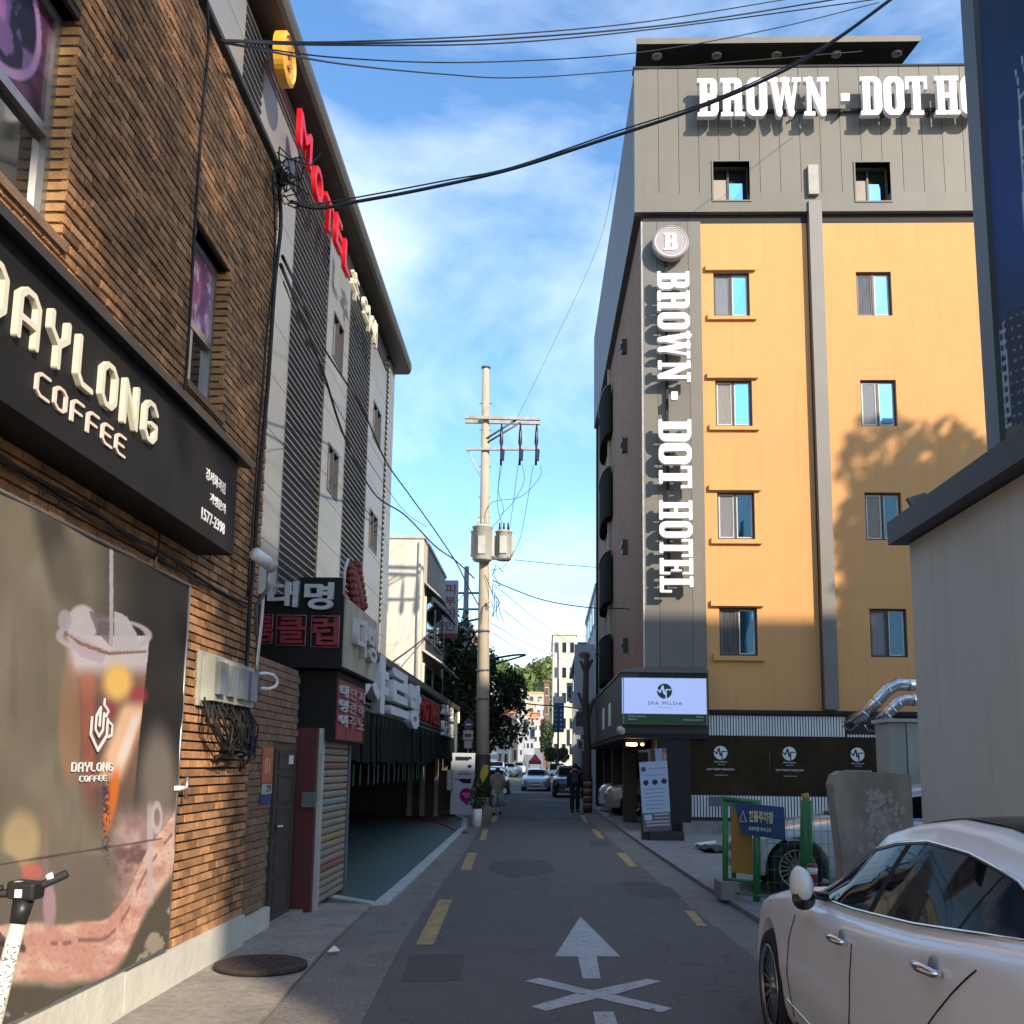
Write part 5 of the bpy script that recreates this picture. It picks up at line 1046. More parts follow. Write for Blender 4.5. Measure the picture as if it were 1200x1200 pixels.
def bbf(u, v, X, Y, Z):
    px, py = prj(X, Y, Z)
    c = np.ones(u.shape+(3,))*np.array([44, 62, 84])/255.; c = mixc(c, (66, 82, 122), sst(py, -50, 260)); c = mixc(c, (74, 78, 96), sst(py, 260, 400))
    # low tower
    t = inpoly(px, py, [(1164, 400), (1178, 372), (1180, 366), (1215, 352), (1230, 352), (1230, 520), (1170, 510)]); c = mixc(c, (70, 72, 84), t)
    lf = inpoly(px, py, [(1163, 400), (1178, 374), (1186, 500), (1172, 505)]); c = mixc(c, (160, 162, 168), lf)
    gr = (((py+px*.45) % 12.6) < 7.5)*(((px-(py-380)*.09-1164) % 6.2) < 4.2); c = mixc(c, (60, 62, 74), lf*gr*1.)
    rt = inpoly(px, py, [(1179, 374), (1230, 352), (1230, 500), (1187, 500)]); c = mixc(c, (150, 152, 160), rt*(((py+px*.4) % 13) < 2.5)*(((px-(py-380)*.1) % 8) < 3)*.8)
    c = mixc(c, (112, 106, 84), inpoly(px, py, [(1172, 512), (1190, 496), (1215, 505), (1215, 560), (1172, 560)])*.9)
    # upper tower with pale frame
    e = 1192+(py-95)*.048; tw_ = (px > e)*(py > 95+(1200-px)*1.3)*(py < 370); c = mixc(c, (60, 78, 96), tw_*1.); c = mixc(c, (176, 182, 184), tw_*(px < e+2.6)*1.); c = mixc(c, (176, 182, 184), tw_*(((py+(px-1190)*1.4) % 40) < 4)*.8)
    for q in ((1190, 82, 1193, 100), (1197, 66, 1200, 84)): c = mixc(c, (176, 182, 184), (1-sst(np.abs(px-q[0]-(py-q[1])*.2), .4, 1.2))*(py > q[1])*(py < q[3]))
    return c
print_panel('printed_face', (4.565, 10.05, 4.08), (3.6, 0, 0), (0, 0, 8.4), 240, 420, bbf, bi, rough=.35)
box('frame_edge', black_metal, (4.50, 4.56, 10.0, 10.3, 4.08, 12.5), bi); box('back_board', dark_grey, (4.565, 8.15, 10.07, 10.3, 4.08, 12.5), bi)
ft2 = MB()
for x in (6.0, 7.0, 8.0): ft2.tube([(x, 10.3, 9), (x, 12.5, 0)], .06, 8)
ft2.build('back_brace', steel_d, bi)
cbk = thing('concrete_block_wall', 'stained grey concrete wall block with flaking pale patch', 'wall', (3.2, 10.4, 0))
cm = mat('stained_concrete', (.30, .28, .235), .9, .25, 3., .8, 25., stretch=(1, 1, .5), dirt=.7, grime=(.12, .11, .09))
MB().prism([(2.93, 10.25, 0), (3.56, 10.25, 0), (3.56, 10.25, 1.58), (3.3, 10.25, 1.60), (2.90, 10.25, 1.61), (2.83, 10.25, 1.57), (2.80, 10.25, 1.48)], (0, .25, 0)).build('block', cm, cbk)
random.seed(5); fk = MB()
for i in range(150):
    a = 3.26+random.gauss(0, .085); z = random.uniform(.7, 1.42); r = random.uniform(.008, .045); n_ = random.randint(5, 8); ph = random.random()*6
    fk.add([(a+r*random.uniform(.5, 1)*math.cos(ph+6.283*j/n_), 10.2488-.00003*i, z+r*1.4*random.uniform(.5, 1)*math.sin(ph+6.283*j/n_)) for j in range(n_)], [tuple(range(n_))])
fk.build('flaking_patch', mat('flake', (.36, .345, .31), .9, .25, 30., .5, 60.), cbk, kind='stuff')
gt = thing('green_gate', 'green tube gate with a yellow panel across the parking entrance', 'gate', (2.4, 13, .06))
def gp_(px, py, y): return Vector(ony(px, py, y))
MB().tube([gp_(850, 1052, 13.), gp_(850, 936, 13.)], .035, 8).build('post', green_m, gt); MB().tube([gp_(860, 1045, 13.1), gp_(860, 938, 13.1)], .03, 8).build('post', green_m, gt); MB().tube([gp_(887, 1057, 12.7), gp_(887, 940, 12.7)], .045, 8).build('post', green_m, gt)
MB().tube([gp_(848, 936, 13.), gp_(892, 941, 12.8)], .035, 8).build('rail', green_m, gt); MB().tube([gp_(848, 1030, 13.), gp_(892, 1034, 12.8)], .02, 8).build('rail', green_m, gt); MB().tube([gp_(850, 1045, 13.), gp_(905, 1052, 12.2)], .012, 6).build('rail', green_m, gt)
a, b_, c_, d_ = gp_(857, 1022, 12.95), gp_(882, 1025, 12.85), gp_(882, 946, 12.85), gp_(857, 950, 12.95)
MB().prism([a, b_, c_, d_], (0, .02, 0)).build('yellow_panel', mat('mustard', (.36, .19, .02), .6, .1, 4., dirt=.3), gt)
MB().tube([gp_(945, 1045, 12.6), gp_(945, 938, 12.6)], .075, 12).build('thick_post', green_m, gt); MB().tube([gp_(945, 938, 12.6), gp_(943, 930, 12.6)], .045, 8).build('post_cap', mat('worn_orange', (.45, .26, .08), .7), gt)
box('concrete_foot', lot_m, (2.12, 2.34, 12.8, 13.3, .05, .26), gt)
bnr = thing('parking_banner', 'blue parking banner with yellow Korean letters tied on the green gate', 'banner', (2.6, 12.6, 1))
q = [Vector(ony(*p, y)) for p, y in (((869, 977), 12.7), ((921, 985), 12.5), ((919, 946), 12.5), ((861, 940), 12.7))]
MB().prism(q, (0, .015, 0)).build('cloth', mat('banner_blue', (.02, .055, .19), .6, .15, 3.), bnr)
def bt(s, x0, y0, x1, y1, m, bld):
    P = Vector(ony(x0, y1, 12.49+.12*(1-(x0-861)/58))); Q = Vector(ony(x1, y1+2.5, 12.49+.12*(1-(x1-861)/58))); T_ = Vector(ony(x0, y0, P.y)); return text('lettering', s, P-Vector((0, .02, 0)), Q-P, T_-P, m, .004, bld, bnr)
yl = mat('banner_yellow', (.62, .56, .28), .6)
bt('전용주차장', 877, 949, 906, 963, yl, .04); bt('외부차량 주차금지', 877, 968, 903, 973, white_l, .01)
T3 = [Vector(ony(*p, 12.55)) for p in ((866, 962), (874, 963), (870, 950))]; T3 = [p-Vector((0, .03, 0)) for p in T3]
MB().tube(T3+[T3[0]], .008, 5).build('triangle_mark', yl, bnr)
wf_ = thing('wire_fence', 'green wire mesh fence panel beside the thick green post', 'fence', (3.4, 12.6, 0))
mb = MB()
for i in range(19): x = 2.62+i*.08; mb.tube([(x, 12.5, .12), (x, 12.5, 1.05)], .003, 4)
for i in range(7): z = .15+i*.15; mb.tube([(2.6, 12.5, z), (4.1, 12.5, z)], .003, 4)
mb.build('mesh_wires', green_m, wf_, kind='stuff')
MB().tube([(3.3, 12.5, 1.12), (4.1, 12.5, 1.02)], .025, 8).build('top_rail', green_m, wf_)
bc_ = thing('fallen_branches', 'bare crossed sticks leaning in front of the thick green post', 'branch', (3., 12.2, 0)); 
for a_, c_ in (((918, 1003), (950, 1050)), ((920, 1052), (958, 1035)), ((905, 1048), (935, 1040)), ((926, 1025), (960, 1052))): MB().tube([gp_(a_[0], a_[1], 12.1), gp_(c_[0], c_[1], 12.0)], [.012, .02], 6).build('stick', bark, bc_)
cn_ = thing('red_can', 'red and white drink can on the post behind the car mirror', 'can', (3.1, 11.8, .2)); A = gp_(952, 1022, 11.8); MB().lathe([(0, -.1), (.05, -.1), (.055, -.08), (.055, .07), (.045, .09), (0, .09)], A, n=14).build('body', mat('can_red', (.28, .03, .03), .4), cn_); MB().lathe([(.0555, -.02), (.0565, -.02), (.0565, .05), (.0555, .05)], A, n=14).build('white_band', white_l, cn_); MB().tube([A-Vector((0, 0, .1)), (A.x, A.y, 0)], .05, 8).build('stump', steel_d, cn_)
rb = thing('crumpled_cloth', 'crumpled dark green cloth with a white tube lying on the forecourt', 'cloth', (3.3, 21, .07))
bm_ = MB(); random.seed(2); pts = {}
for i in range(12):
    for j in range(8): pts[i, j] = (2.95+i*.07+random.uniform(-.02, .02), 19.6+j*.17, .075+abs(math.sin(i*1.3+j)*.05+random.uniform(0, .05)))
ks = list(pts); ix = {k_: n_ for n_, k_ in enumerate(ks)}
bm_.add([pts[k_] for k_ in ks], [(ix[i, j], ix[i+1, j], ix[i+1, j+1], ix[i, j+1]) for i in range(11) for j in range(7)], True); bm_.build('fabric', mat('cloth_green', (.03, .05, .04), .8, .3, 5.), rb)
MB().tube([onz(815, 990, .12), onz(838, 987, .13)], .035, 8).build('white_tube', white_l, rb)
# ------------------------------------------------------------ utility poles
up = thing('utility_pole', 'tall sunlit concrete utility pole with transformers and crossarms', 'utility pole', (-1.8, 28.5, 0))
MB().tube([(-1.74, 28.5, 0), (-1.86, 28.5, 13.1)], [.205, .10], 20).build('pole', pole_m, up)
MB().lathe([(0, 0), (.13, 0), (.14, .04), (0, .09)], (-1.86, 28.5, 13.08), n=12).build('cap', steel_d, up)
def px_(px, py, y=28.5): return Vector(ony(px, py, y))
for py0, py1, yy in ((489, 491, 28.3), (494, 496, 28.68)):
    A, B = px_(545, py0, yy), px_(633, py1, yy); MB().obox((A+B)/2, (B-A)/2, (0, .045, 0), (0, 0, .045)).build('crossarm', steel_l, up)
A, B = px_(546, 526, 28.35), px_(632, 526, 28.35); MB().obox((A+B)/2, (B-A)/2, (0, .04, 0), (0, 0, .04)).build('crossarm', steel_l, up)
for a_, c_ in (((570, 514), (608, 490)), ((572, 518), (610, 495))): MB().tube([px_(*a_, 28.4), px_(*c_, 28.35)], .03, 6).build('brace', steel_d, up)
MB().tube([px_(549, 529, 28.4), px_(564, 560, 28.4)], .02, 6).build('brace', pale_metal, up)
for x in (588, 610, 629):
    A = px_(x, 497, 28.35); B = px_(x-1, 545, 28.3); ins_ = MB().tube([A, A.lerp(B, .2), A.lerp(B, .45), A.lerp(B, .55), B], [.02, .045, .06, .03, .035], 10).build('insulator', mat('insulator', (.02, .015, .03), .3), up)
    c_ = px_(x+1, 533, 28.25); MB().obox(c_, (.05, 0, -.02), (0, .05, 0), (.01, 0, .16)).build('fuse_cutout', MATS['insulator'], up)
for x, y in ((565, 28.2), (590, 28.5)):
    A = px_(x, 656 if x < 580 else 655, y); h_ = .98 if x < 580 else .82; r = .28 if x < 580 else .23
    tb_ = MB().lathe([(0, -.04), (r-.04, -.04), (r, 0), (r, h_*.92), (r+.02, h_*.93), (r+.02, h_*.96), (r-.05, h_), (0, h_+.03)], A, n=24).build('transformer', trafo, up)
    for k_ in range(3): MB().tube([A+Vector((-.12+.12*k_, -.05, h_)), A+Vector((-.12+.12*k_, -.05, h_+.22))], [.035, .02], 8).build('bushing', MATS['insulator'] if x > 580 else trafo, tb_)
    fn = MB()
    for k_ in range(4): fn.box(A.x-r-.06 if k_ % 2 else A.x+r-.01, A.x-r+.01 if k_ % 2 else A.x+r+.06, A.y-.08+.05*k_, A.y-.06+.05*k_, A.z+.1, A.z+h_-.15)
    fn.box(A.x-.1, A.x+.1, A.y-r-.03, A.y-r+.03, A.z+.12, A.z+.62); fn.build('cooling_fin', trafo, tb_)
MB().box(-1.95, -1.1, 28.3, 28.4, 7.35, 7.43).build('platform_arm', steel_d, up)
for z in (12.0, 11.2, 10.1, 9.2, 8.6, 5.3, 4.2, 3.4): MB().lathe([(.19, 0), (.20, 0), (.20, .05), (.19, .05), (.19, 0)], (-1.78-.0045*z, 28.5, z), n=14).build('band', steel_d, up) if z < 6 else MB().box(-1.98-.004*z, -1.62-.003*z, 28.49, 28.51, z, z+.02).build('step_bolt', steel_d, up)
MB().lathe([(.21, 0), (.215, 0), (.215, 1.15), (.208, 1.15), (.21, 0)], (-1.745, 28.5, .75), n=20).build('guard_wrap', mat('guard_black', (.03, .028, .02), .6), up)
MB().prism([(-1.93, 28.28, 1.0), (-1.80, 28.275, 1.0), (-1.57, 28.28, 1.4), (-1.57, 28.28, 1.62), (-1.72, 28.275, 1.62)], (0, .01, 0)).build('yellow_stripe', mat('guard_yellow', (.5, .33, .03), .6), up)
random.seed(21)
wt = MB()
for i in range(9):
    a = px_(578+random.gauss(0, 3), 665+random.uniform(0, 50), 28.3); pts = [a]
    for k_ in range(4): a = a+Vector((random.gauss(0, .1), 0, random.gauss(-.08, .22))); pts.append(a)
    wt.tube(pts, .011, 4)
wt.build('wire_loops', cable_m, up, kind='stuff')
for q in (((588, 545), (584, 575), (590, 600), (575, 620)), ((612, 545), (614, 565), (600, 590), (585, 605)), ((634, 546), (632, 560), (610, 582), (575, 590), (566, 620)), ((586, 545), (583, 590), (588, 615), (586, 628)), ((608, 540), (600, 600), (596, 625)), ((625, 545), (614, 610), (606, 640), (590, 664), (575, 668)), ((605, 492), (640, 420), (700, 290), (722, 200))):
    cable('thin jumper wire looping at the pole top, ' + {588: 'from the first insulator', 612: 'from the middle insulator', 634: 'from the last insulator', 586: 'down to the dark bushing', 608: 'straight to the transformer top', 625: 'curling under the transformer', 605: 'rising to the hotel roof'}[q[0][0]], [px_(a, c, 28.3 if q[0][0] != 605 else 28.3-.6*i) for i, (a, c) in enumerate(q)], .007, 'jumper_wire', n=4)
p2_ = thing('utility_pole', 'slim grey utility pole standing behind the tall sunlit pole', 'utility pole', (-3.9, 50, 0))
A = Vector(ony(547, 664, 50)); MB().tube([(A.x, 50, 0), A], [.2, .12], 12).build('pole', mat('grey_pole', (.2, .2, .21), .8), p2_)
for y_ in (695, 714, 731): a, c = Vector(ony(535, y_, 50)), Vector(ony(562, y_+(0 if y_ < 730 else -6), 50)); MB().obox((a+c)/2, (c-a)/2, (0, .05, 0), (0, 0, .05)).build('crossarm', steel_d, p2_)
# ------------------------------------------------------------ overhead cables
H = lambda px, py, y: ony(px, py, y)
E0 = W(258, 47, .1)
def span(label, a, ya, b, yb, mids, r=.010):
    pts = [H(a[0], a[1], ya)]+[H(m[0], m[1], ya+(yb-ya)*(m[0]-a[0])/(b[0]-a[0])) for m in mids]+[H(b[0], b[1], yb)]; cable(label, pts, r)
ye = float(E0[1])
span('upper overhead cable leaving the brick wall and ending at top middle', (258, 47), ye, (935, -3), 14, [(400, 49), (600, 40), (760, 25)], .008)
span('second overhead cable crossing the sky just below the highest one', (258, 48), ye, (1000, -4), 13, [(400, 51), (600, 45), (800, 27)], .010)
span('third overhead cable crossing the sky close under the pair', (260, 49), ye, (1050, -4), 13, [(400, 53), (600, 50), (800, 30)], .008)
span('faint overhead cable meeting the hotel roof canopy edge', (262, 50), ye, (1030, 3), 14, [(400, 68), (560, 73), (745, 62), (900, 35)], .007)
span('overhead cable sagging lowest of the upper bundle to the hotel parapet', (262, 50), ye, (1010, 60), 24, [(400, 75), (520, 87), (610, 91), (745, 82)], .010)
span('thick black cable swooping across the whole sky to top right', (340, 236), 9.2, (1060, -12), 10, [(372, 244), (420, 236), (500, 221), (600, 198), (700, 166), (830, 122), (950, 66)], .018)
span('thin companion cable hugging the thick swooping one', (345, 243), 9.2, (1055, -10), 10.2, [(420, 231), (520, 212), (600, 196), (720, 155), (840, 115), (960, 57)], .008)
MWX = lambda px, py, x: onx(px, py, x)
cable('thick cable dropping along the motel front toward the tall pole', [W(329, 310, .1), onx(345, 350, -3.2), onx(380, 440, -3.6), onx(405, 515, -3.7), H(440, 580, 24), H(475, 604, 26), H(510, 640, 27.5), H(534, 657, 28), H(556, 678, 28.3)], .02)
cable('second dark cable falling from the brick corner past the motel windows', [W(331, 300, .1), onx(352, 345, -3.2), onx(375, 400, -3.5), onx(425, 480, -3.8), onx(452, 540, -3.6), H(480, 580, 26), H(510, 622, 27), H(535, 660, 28), H(550, 690, 28.4), H(570, 725, 28.6)], .018)
cable('thin cable between the brick corner and the motel far windows', [W(332, 330, .1), onx(372, 430, -3.5), onx(405, 495, -3.8), onx(445, 560, -3.9), H(475, 600, 26), H(500, 618, 27)], .008)
cable('service cable sagging from the tall pole to the hotel side wall', [H(577, 680, 28.5), H(600, 690, 28.5), H(640, 704, 28.6), H(690, 712, 29), H(725, 713, 29.6), H(745, 716, 30), (2.42, 30.1, 5.9)], .016)
cable('straight faint cable from transformer to the hotel edge', [H(603, 656, 28.5), H(650, 661, 30), H(700, 665, 33)], .010)
for i, (a, c, yb) in enumerate((((575, 730), (665, 775), 80), ((590, 715), (670, 768), 100), ((578, 742), (640, 775), 90), ((585, 690), (680, 762), 75))):
    cable('distant cable descending from the pole down the street, %s' % ('lowest one', 'upper one', 'short faint one', 'the farthest reaching')[i], [H(*a, 29), H((a[0]+c[0])/2, (a[1]+c[1])/2+3, 50), H(*c, yb)], .012, n=4)
cable('dark cable from the garage gutter up to the slim pole', [H(452, 782, 20), H(500, 745, 30), H(530, 712, 42), H(545, 695, 50)], .02)
cable('loose cable crossing behind the pole over the far street', [H(560, 775, 40), H(600, 768, 45), H(615, 768, 50), H(580, 778, 46)], .05)
cable('black cable across the street in front of the blue sign', [H(585, 818, 60), H(620, 825, 58), H(660, 828, 55), H(688, 832, 50)], .04)

# ------------------------------------------------------------ cars
pearl = mat('car_pearl', (.76, .82, .85), .32, .01, 1., coat=.6, spec=.3) if False else mat('car_pearl', (.80, .80, .78), .38, .01, 1., coat=.35, spec=.5)
silver_p = mat('car_silver', (.38, .41, .45), .3, .02, 1., metal=.4, coat=.8)
white_c = mat('car_white', (.62, .64, .64), .3, .02, 1., coat=.8)
black_c = mat('car_black', (.015, .015, .017), .3, .02, 1., coat=.8)
grey_c = mat('car_grey', (.07, .075, .08), .3, .02, 1., coat=.8)
bronze_c = mat('car_champagne', (.36, .33, .29), .3, .02, 1., metal=.3, coat=.8)
tint = mat('tinted_glass', (.008, .008, .009), .03, .0, 1., spec=.28)
tint.node_tree.nodes['Principled BSDF'].inputs['IOR'].default_value = 1.12
tyre_m = mat('tyre', (.018, .018, .018), .85, .2, 30.)
rim_m = mat('rim_metal', (.45, .45, .46), .28, .05, 1., metal=1.)
rim_d = mat('rim_dark', (.03, .03, .032), .35, .05, 1., metal=.7)
chrome = mat('chrome', (.72, .72, .72), .1, .01, 1., metal=1.)
lamp_c = mat('headlamp', (.55, .58, .6), .12, .1, 9., spec=.9)
SED = dict(L=4.95, fa=.95, ra=3.80, R=.335,
  zt=[(0, .56), (.04, .64), (.18, .73), (.5, .82), (1.0, .90), (1.45, .965), (1.75, .93), (2.4, .955), (3.2, 1.005), (3.8, 1.06), (4.2, 1.085), (4.7, 1.07), (4.86, .98), (4.95, .72)],
  w=[(0, .50), (.05, .68), (.18, .80), (.45, .88), (.95, .925), (2.4, .935), (3.8, .93), (4.4, .88), (4.75, .80), (4.9, .68), (4.95, .58)],
  zr=[(1.35, .955), (1.6, 1.07), (1.85, 1.21), (2.15, 1.34), (2.5, 1.395), (2.9, 1.43), (3.3, 1.415), (3.7, 1.36), (4.05, 1.23), (4.35, 1.09)],
  gr=[(1.35, .60), (2.1, .57), (2.9, .585), (3.6, .56), (4.35, .50)], g0=1.35, g1=4.35, pil=2.66, q=3.62, h1=2.5, h2=3.62)
SUV = dict(L=4.6, fa=.88, ra=3.60, R=.36,
  zt=[(0, .70), (.04, .82), (.2, .95), (.6, 1.03), (1.2, 1.08), (2.2, 1.05), (3.6, 1.10), (4.3, 1.12), (4.55, 1.0), (4.6, .8)],
  w=[(0, .60), (.05, .76), (.18, .86), (.5, .91), (2.4, .93), (4.0, .91), (4.45, .82), (4.6, .7)],
  zr=[(1.2, 1.07), (1.5, 1.27), (1.85, 1.50), (2.2, 1.62), (3.0, 1.66), (3.8, 1.60), (4.2, 1.42), (4.5, 1.12)],
  gr=[(1.2, .62), (2.1, .60), (3.2, .62), (4.5, .58)], g0=1.2, g1=4.5, pil=2.6, q=3.5, h1=2.4, h2=3.35)
def car(name, label, P, paint, loc, rot, group=None, n=90, fine=False, roofglass=False):
    t = thing(name, label, 'car', (0, 0, 0), group); L = P['L']
    f = lambda k: (lambda s: float(np.interp(s, [a for a, b in P[k]], [b for a, b in P[k]])))
    zt, w, zr, gr = f('zt'), f('w'), f('zr'), f('gr'); R_ = P['R']; AR = R_+.055
    def zb(s):
        z = .20 if .5 < s < L-.6 else .24
        for a in (P['fa'], P['ra']):
            if abs(s-a) < AR: z = max(z, R_+math.sqrt(AR*AR-(s-a)**2))
        return z
    def ys(s, z):
        h = zt(s)-.045; u = min(max((z-.2)/(h-.2), 0), 1); ww = w(s)
        prof = np.interp(u, [0, .12, .45, .72, .92, 1], [.93, .975, 1., .985, .965, .945])
        return ww*prof
    ss = sorted(set([round(x, 3) for x in np.linspace(0, L, n)]+[.015, L-.015]+[round(a+AR*math.cos(k*math.pi/14), 3) for a in (P['fa'], P['ra']) for k in range(15)]))
    K = 12; rings = []
    for s in ss:
        zl, zh = zb(s), zt(s)-.045; r = [(0., zl)]
        for k in range(K+1): z = zl+(zh-zl)*k/K; r.append((ys(s, z), z))
        r += [(w(s)*.90, zt(s)-.012), (w(s)*.84, zt(s)+.004), (w(s)*.5, zt(s)+.02), (0., zt(s)+.028)]
        rings.append(r)
    def loft(rings, ss, name, m, par, sm=True, cap=True):
        b = MB(); nr = len(rings[0]); vs = []; 
        for r, s in zip(rings, ss):
            for y, z in r: vs.append((L/2-s, y, z))
            for y, z in r[1:-1]: vs.append((L/2-s, -y, z))
        N2 = 2*nr-2
        def idx(i, k): return i*N2+k if k < nr else i*N2+nr+(2*nr-2-k)-1
        fs = [(idx(i, k), idx(i, k+1 if k+1 < N2 else 0), idx(i+1, k+1 if k+1 < N2 else 0), idx(i+1, k)) for i in range(len(ss)-1) for k in range(N2)]
        b.add(vs, fs, sm)
        if cap: b.add([(L/2-ss[0], y, z) for y, z in rings[0]]+[(L/2-ss[0], -y, z) for y, z in rings[0][::-1][1:-1]], [tuple(range(N2))]); b.add([(L/2-ss[-1], y, z) for y, z in rings[-1]]+[(L/2-ss[-1], -y, z) for y, z in rings[-1][::-1][1:-1]], [tuple(range(N2))])
        return b.build(name, m, par)
    body = loft(rings, ss, 'body', paint, t)
    g0, g1 = P['g0'], P['g1']; gs = list(np.linspace(g0, g1, 44)); gr_ = []
    def gy2(s, z):
        zl, zh = zt(s)-.01, zr(s)-.055
        if zh <= zl+.01: return w(s)*.86
        u = min(max((z-zl)/(zh-zl), 0), 1.1); return (w(s)*.885)*(1-u)+gr(s)*u+.05*u*(1-min(u, 1))
    for s in gs:
        zl, zh = zt(s)-.01, max(zr(s)-.055, zt(s)); r = [(0., zl-.02), (w(s)*.885, zl-.02)]
        for k in range(7): z = zl+(zh-zl)*k/6; r.append((gy2(s, z), z))
        g_ = gr(s); e = max(zr(s), zt(s)+.012); r += [(g_*math.cos(th)**.55, zh+(e-zh)*math.sin(th)**.85) for th in (.12, .25, .4, .58, .78, 1., 1.25, 1.45)]+[(0., e)]
        gr_.append(r)
    cabin = loft(gr_, gs, 'cabin', paint, t)
    def win(s0, s1, side, name='side_window', m=tint, off=.006):
        b = MB(); n_ = 16; vs = []
        for i in range(n_+1):
            s = s0+(s1-s0)*i/n_; zl, zh = zt(s)+.028, max(zr(s)-.115, zt(s)+.03)
            for k in range(6): z = zl+(zh-zl)*k/5; vs.append((L/2-s, side*(gy2(s, z)+off), z))
        b.add(vs, [(i*6+k, i*6+k+1, (i+1)*6+k+1, (i+1)*6+k) for i in range(n_) for k in range(5)], True); return b.build(name, m, t)
    # ends of the side glass where it has closed to nothing
    cand = [s for s in np.linspace(g0, g1, 200) if zr(s)-.115 > zt(s)+.045]; a0, a1 = cand[0], cand[-1]
    for sd in (1, -1):
        win(a0, P['pil']-.035, sd); win(P['pil']+.035, P['q']-.012, sd); win(P['q']+.012, a1, sd, 'quarter_window')
        win(P['pil']-.033, P['pil']+.033, sd, 'pillar', mat('pillar_matt', (.01, .01, .01), .7, spec=.1), .008); win(P['q']-.011, P['q']+.011, sd, 'pillar', mat('pillar_matt', (.01, .01, .01), .7, spec=.1), .008)
        if fine or n > 60:
            lo = [(L/2-s, sd*(gy2(s, zt(s)+.02)+.006), zt(s)+.02) for s in np.linspace(a0, a1, 24)]; hi = [(L/2-s, sd*(gy2(s, zr(s)-.108)+.008), max(zr(s)-.108, zt(s)+.03)) for s in np.linspace(a1, a0, 24)]
            MB().tube(lo+hi+[lo[0]], .010, 6).build('chrome_trim', chrome, t)
    def top(s0, s1, y0, name, m, off=.008):
        b = MB(); vs = []; n_ = 12
        for i in range(n_+1):
            s = s0+(s1-s0)*i/n_; g_ = gr(s)*y0; e = max(zr(s), zt(s)+.012); zh = max(zr(s)-.055, zt(s))
            for k in range(9):
                q = -1+2*k/8; y = g_*q; a = abs(y)/gr(s); z = zh+(e-zh)*math.sin(math.acos(min(1, a)**(1/.55)))**.85; vs.append((L/2-s+(.006 if s < 2.2 else -.006), y, z+off))
        b.add(vs, [(i*9+k, i*9+k+1, (i+1)*9+k+1, (i+1)*9+k) for i in range(n_) for k in range(8)], True); return b.build(name, m, t)
    top(g0+.06, P['zr'][3][0]-.02, .93, 'windscreen', tint); top(P['zr'][-3][0]-.02, g1-.06, .92, 'rear_window', tint)
    if roofglass: top(P['zr'][3][0]+.1, P['zr'][-3][0]-.12, .80, 'glass_roof', tint)
    # wheels
    for a in (P['fa'], P['ra']):
        for sd in (1, -1):
            c = (L/2-a, sd*(w(a)-.125), R_); ax = (0, sd, 0)
            ty = MB().lathe([(R_*.68, -.09), (R_*.93, -.11), (R_*.99, -.08), (R_, 0), (R_*.99, .08), (R_*.93, .11), (R_*.70, .105), (R_*.68, .085)], c, ax, 36, True, False).build('wheel', tyre_m, t)
            MB().lathe([(0, .03), (R_*.62, .02), (R_*.68, .10), (R_*.72, .108)], c, ax, 32, True, False).build('rim_barrel', rim_d, ty)
            sp_ = MB(); ns = 10 if fine else 6
            for k in range(ns):
                for e in ((-.09, .09) if fine else (0,)):
                    th = 2*math.pi*k/ns+e*1.2; th2 = 2*math.pi*k/ns+e*1.9; d1 = Vector((math.cos(th2), 0, math.sin(th2))); d0 = Vector((math.cos(th), 0, math.sin(th))); pn = Vector((-math.sin(th), 0, math.cos(th)))
                    A_ = Vector(c)+Vector(ax)*.088+d0*R_*.12; B_ = Vector(c)+Vector(ax)*.098+d1*R_*.69; wd_ = .011 if fine else .03; v_ = [A_-pn*wd_, A_+pn*wd_, B_+pn*wd_*.8, B_-pn*wd_*.8]
                    sp_.prism(v_, Vector(ax)*-.03)
            sp_.lathe([(R_*.66, .095), (R_*.72, .112), (R_*.70, .118), (R_*.655, .1)], c, ax, 32, True, False); sp_.lathe([(0, .10), (R_*.13, .10), (R_*.15, .07)], c, ax, 16, True, False)
            sp_.build('rim', rim_m, ty)
    # front and rear faces
    zf = zt(.04)
    b = MB().box(L/2-.01, L/2+.012, -.42, .42, .28, .36).build('lower_intake', black_c, t); b = MB().box(L/2-.01, L/2+.014, -.30, .30, zf-.20, zf-.10).build('grille', black_c, t); box('grille_bar', chrome, (L/2+.014, L/2+.02, -.28, .28, zf-.155, zf-.14), t); box('number_plate', white_l, (L/2+.014, L/2+.022, -.26, .26, .40, .46), t)
    for sd in (1, -1):
        q = [];
        for s_, z_ in ((.06, zf-.17), (.05, zf-.07), (.25, zt(.25)-.07), (.42, zt(.42)-.07), (.36, zt(.36)-.13)): q.append((L/2-s_, sd*(ys(s_, z_)+.008), z_))
        MB().prism(q, (-.01, -sd*.06, 0)).build('headlight', lamp_c, t)
        q = []
        for s_, z_ in ((L-.02, .78), (L-.03, .92), (L-.28, .95), (L-.34, .88), (L-.22, .80)): q.append((L/2-s_, sd*(ys(s_, z_)+.006), z_))
        MB().prism(q, (.01, -sd*.06, 0)).build('tail_light', mat('tail_red', (.3, .01, .01), .2), t)
        sm_ = P['pil']-.73; zm = zt(sm_)+.06; yy = ys(sm_, zt(sm_)-.06)
        mr_ = MB().lathe([(0, -.11), (.03, -.105), (.06, -.08), (.08, -.04), (.085, 0), (.08, .04), (.062, .075), (.035, .095), (0, .1)], (0, 0, 0), (-1, 0, 0), 20)
        mr_.v = [(x*1.15+L/2-sm_+.02, y*.60+sd*(yy+.06-abs(x)*.2), z*1.08+zm+.035) for x, y, z in mr_.v]; mo_ = mr_.build('mirror', paint, t)
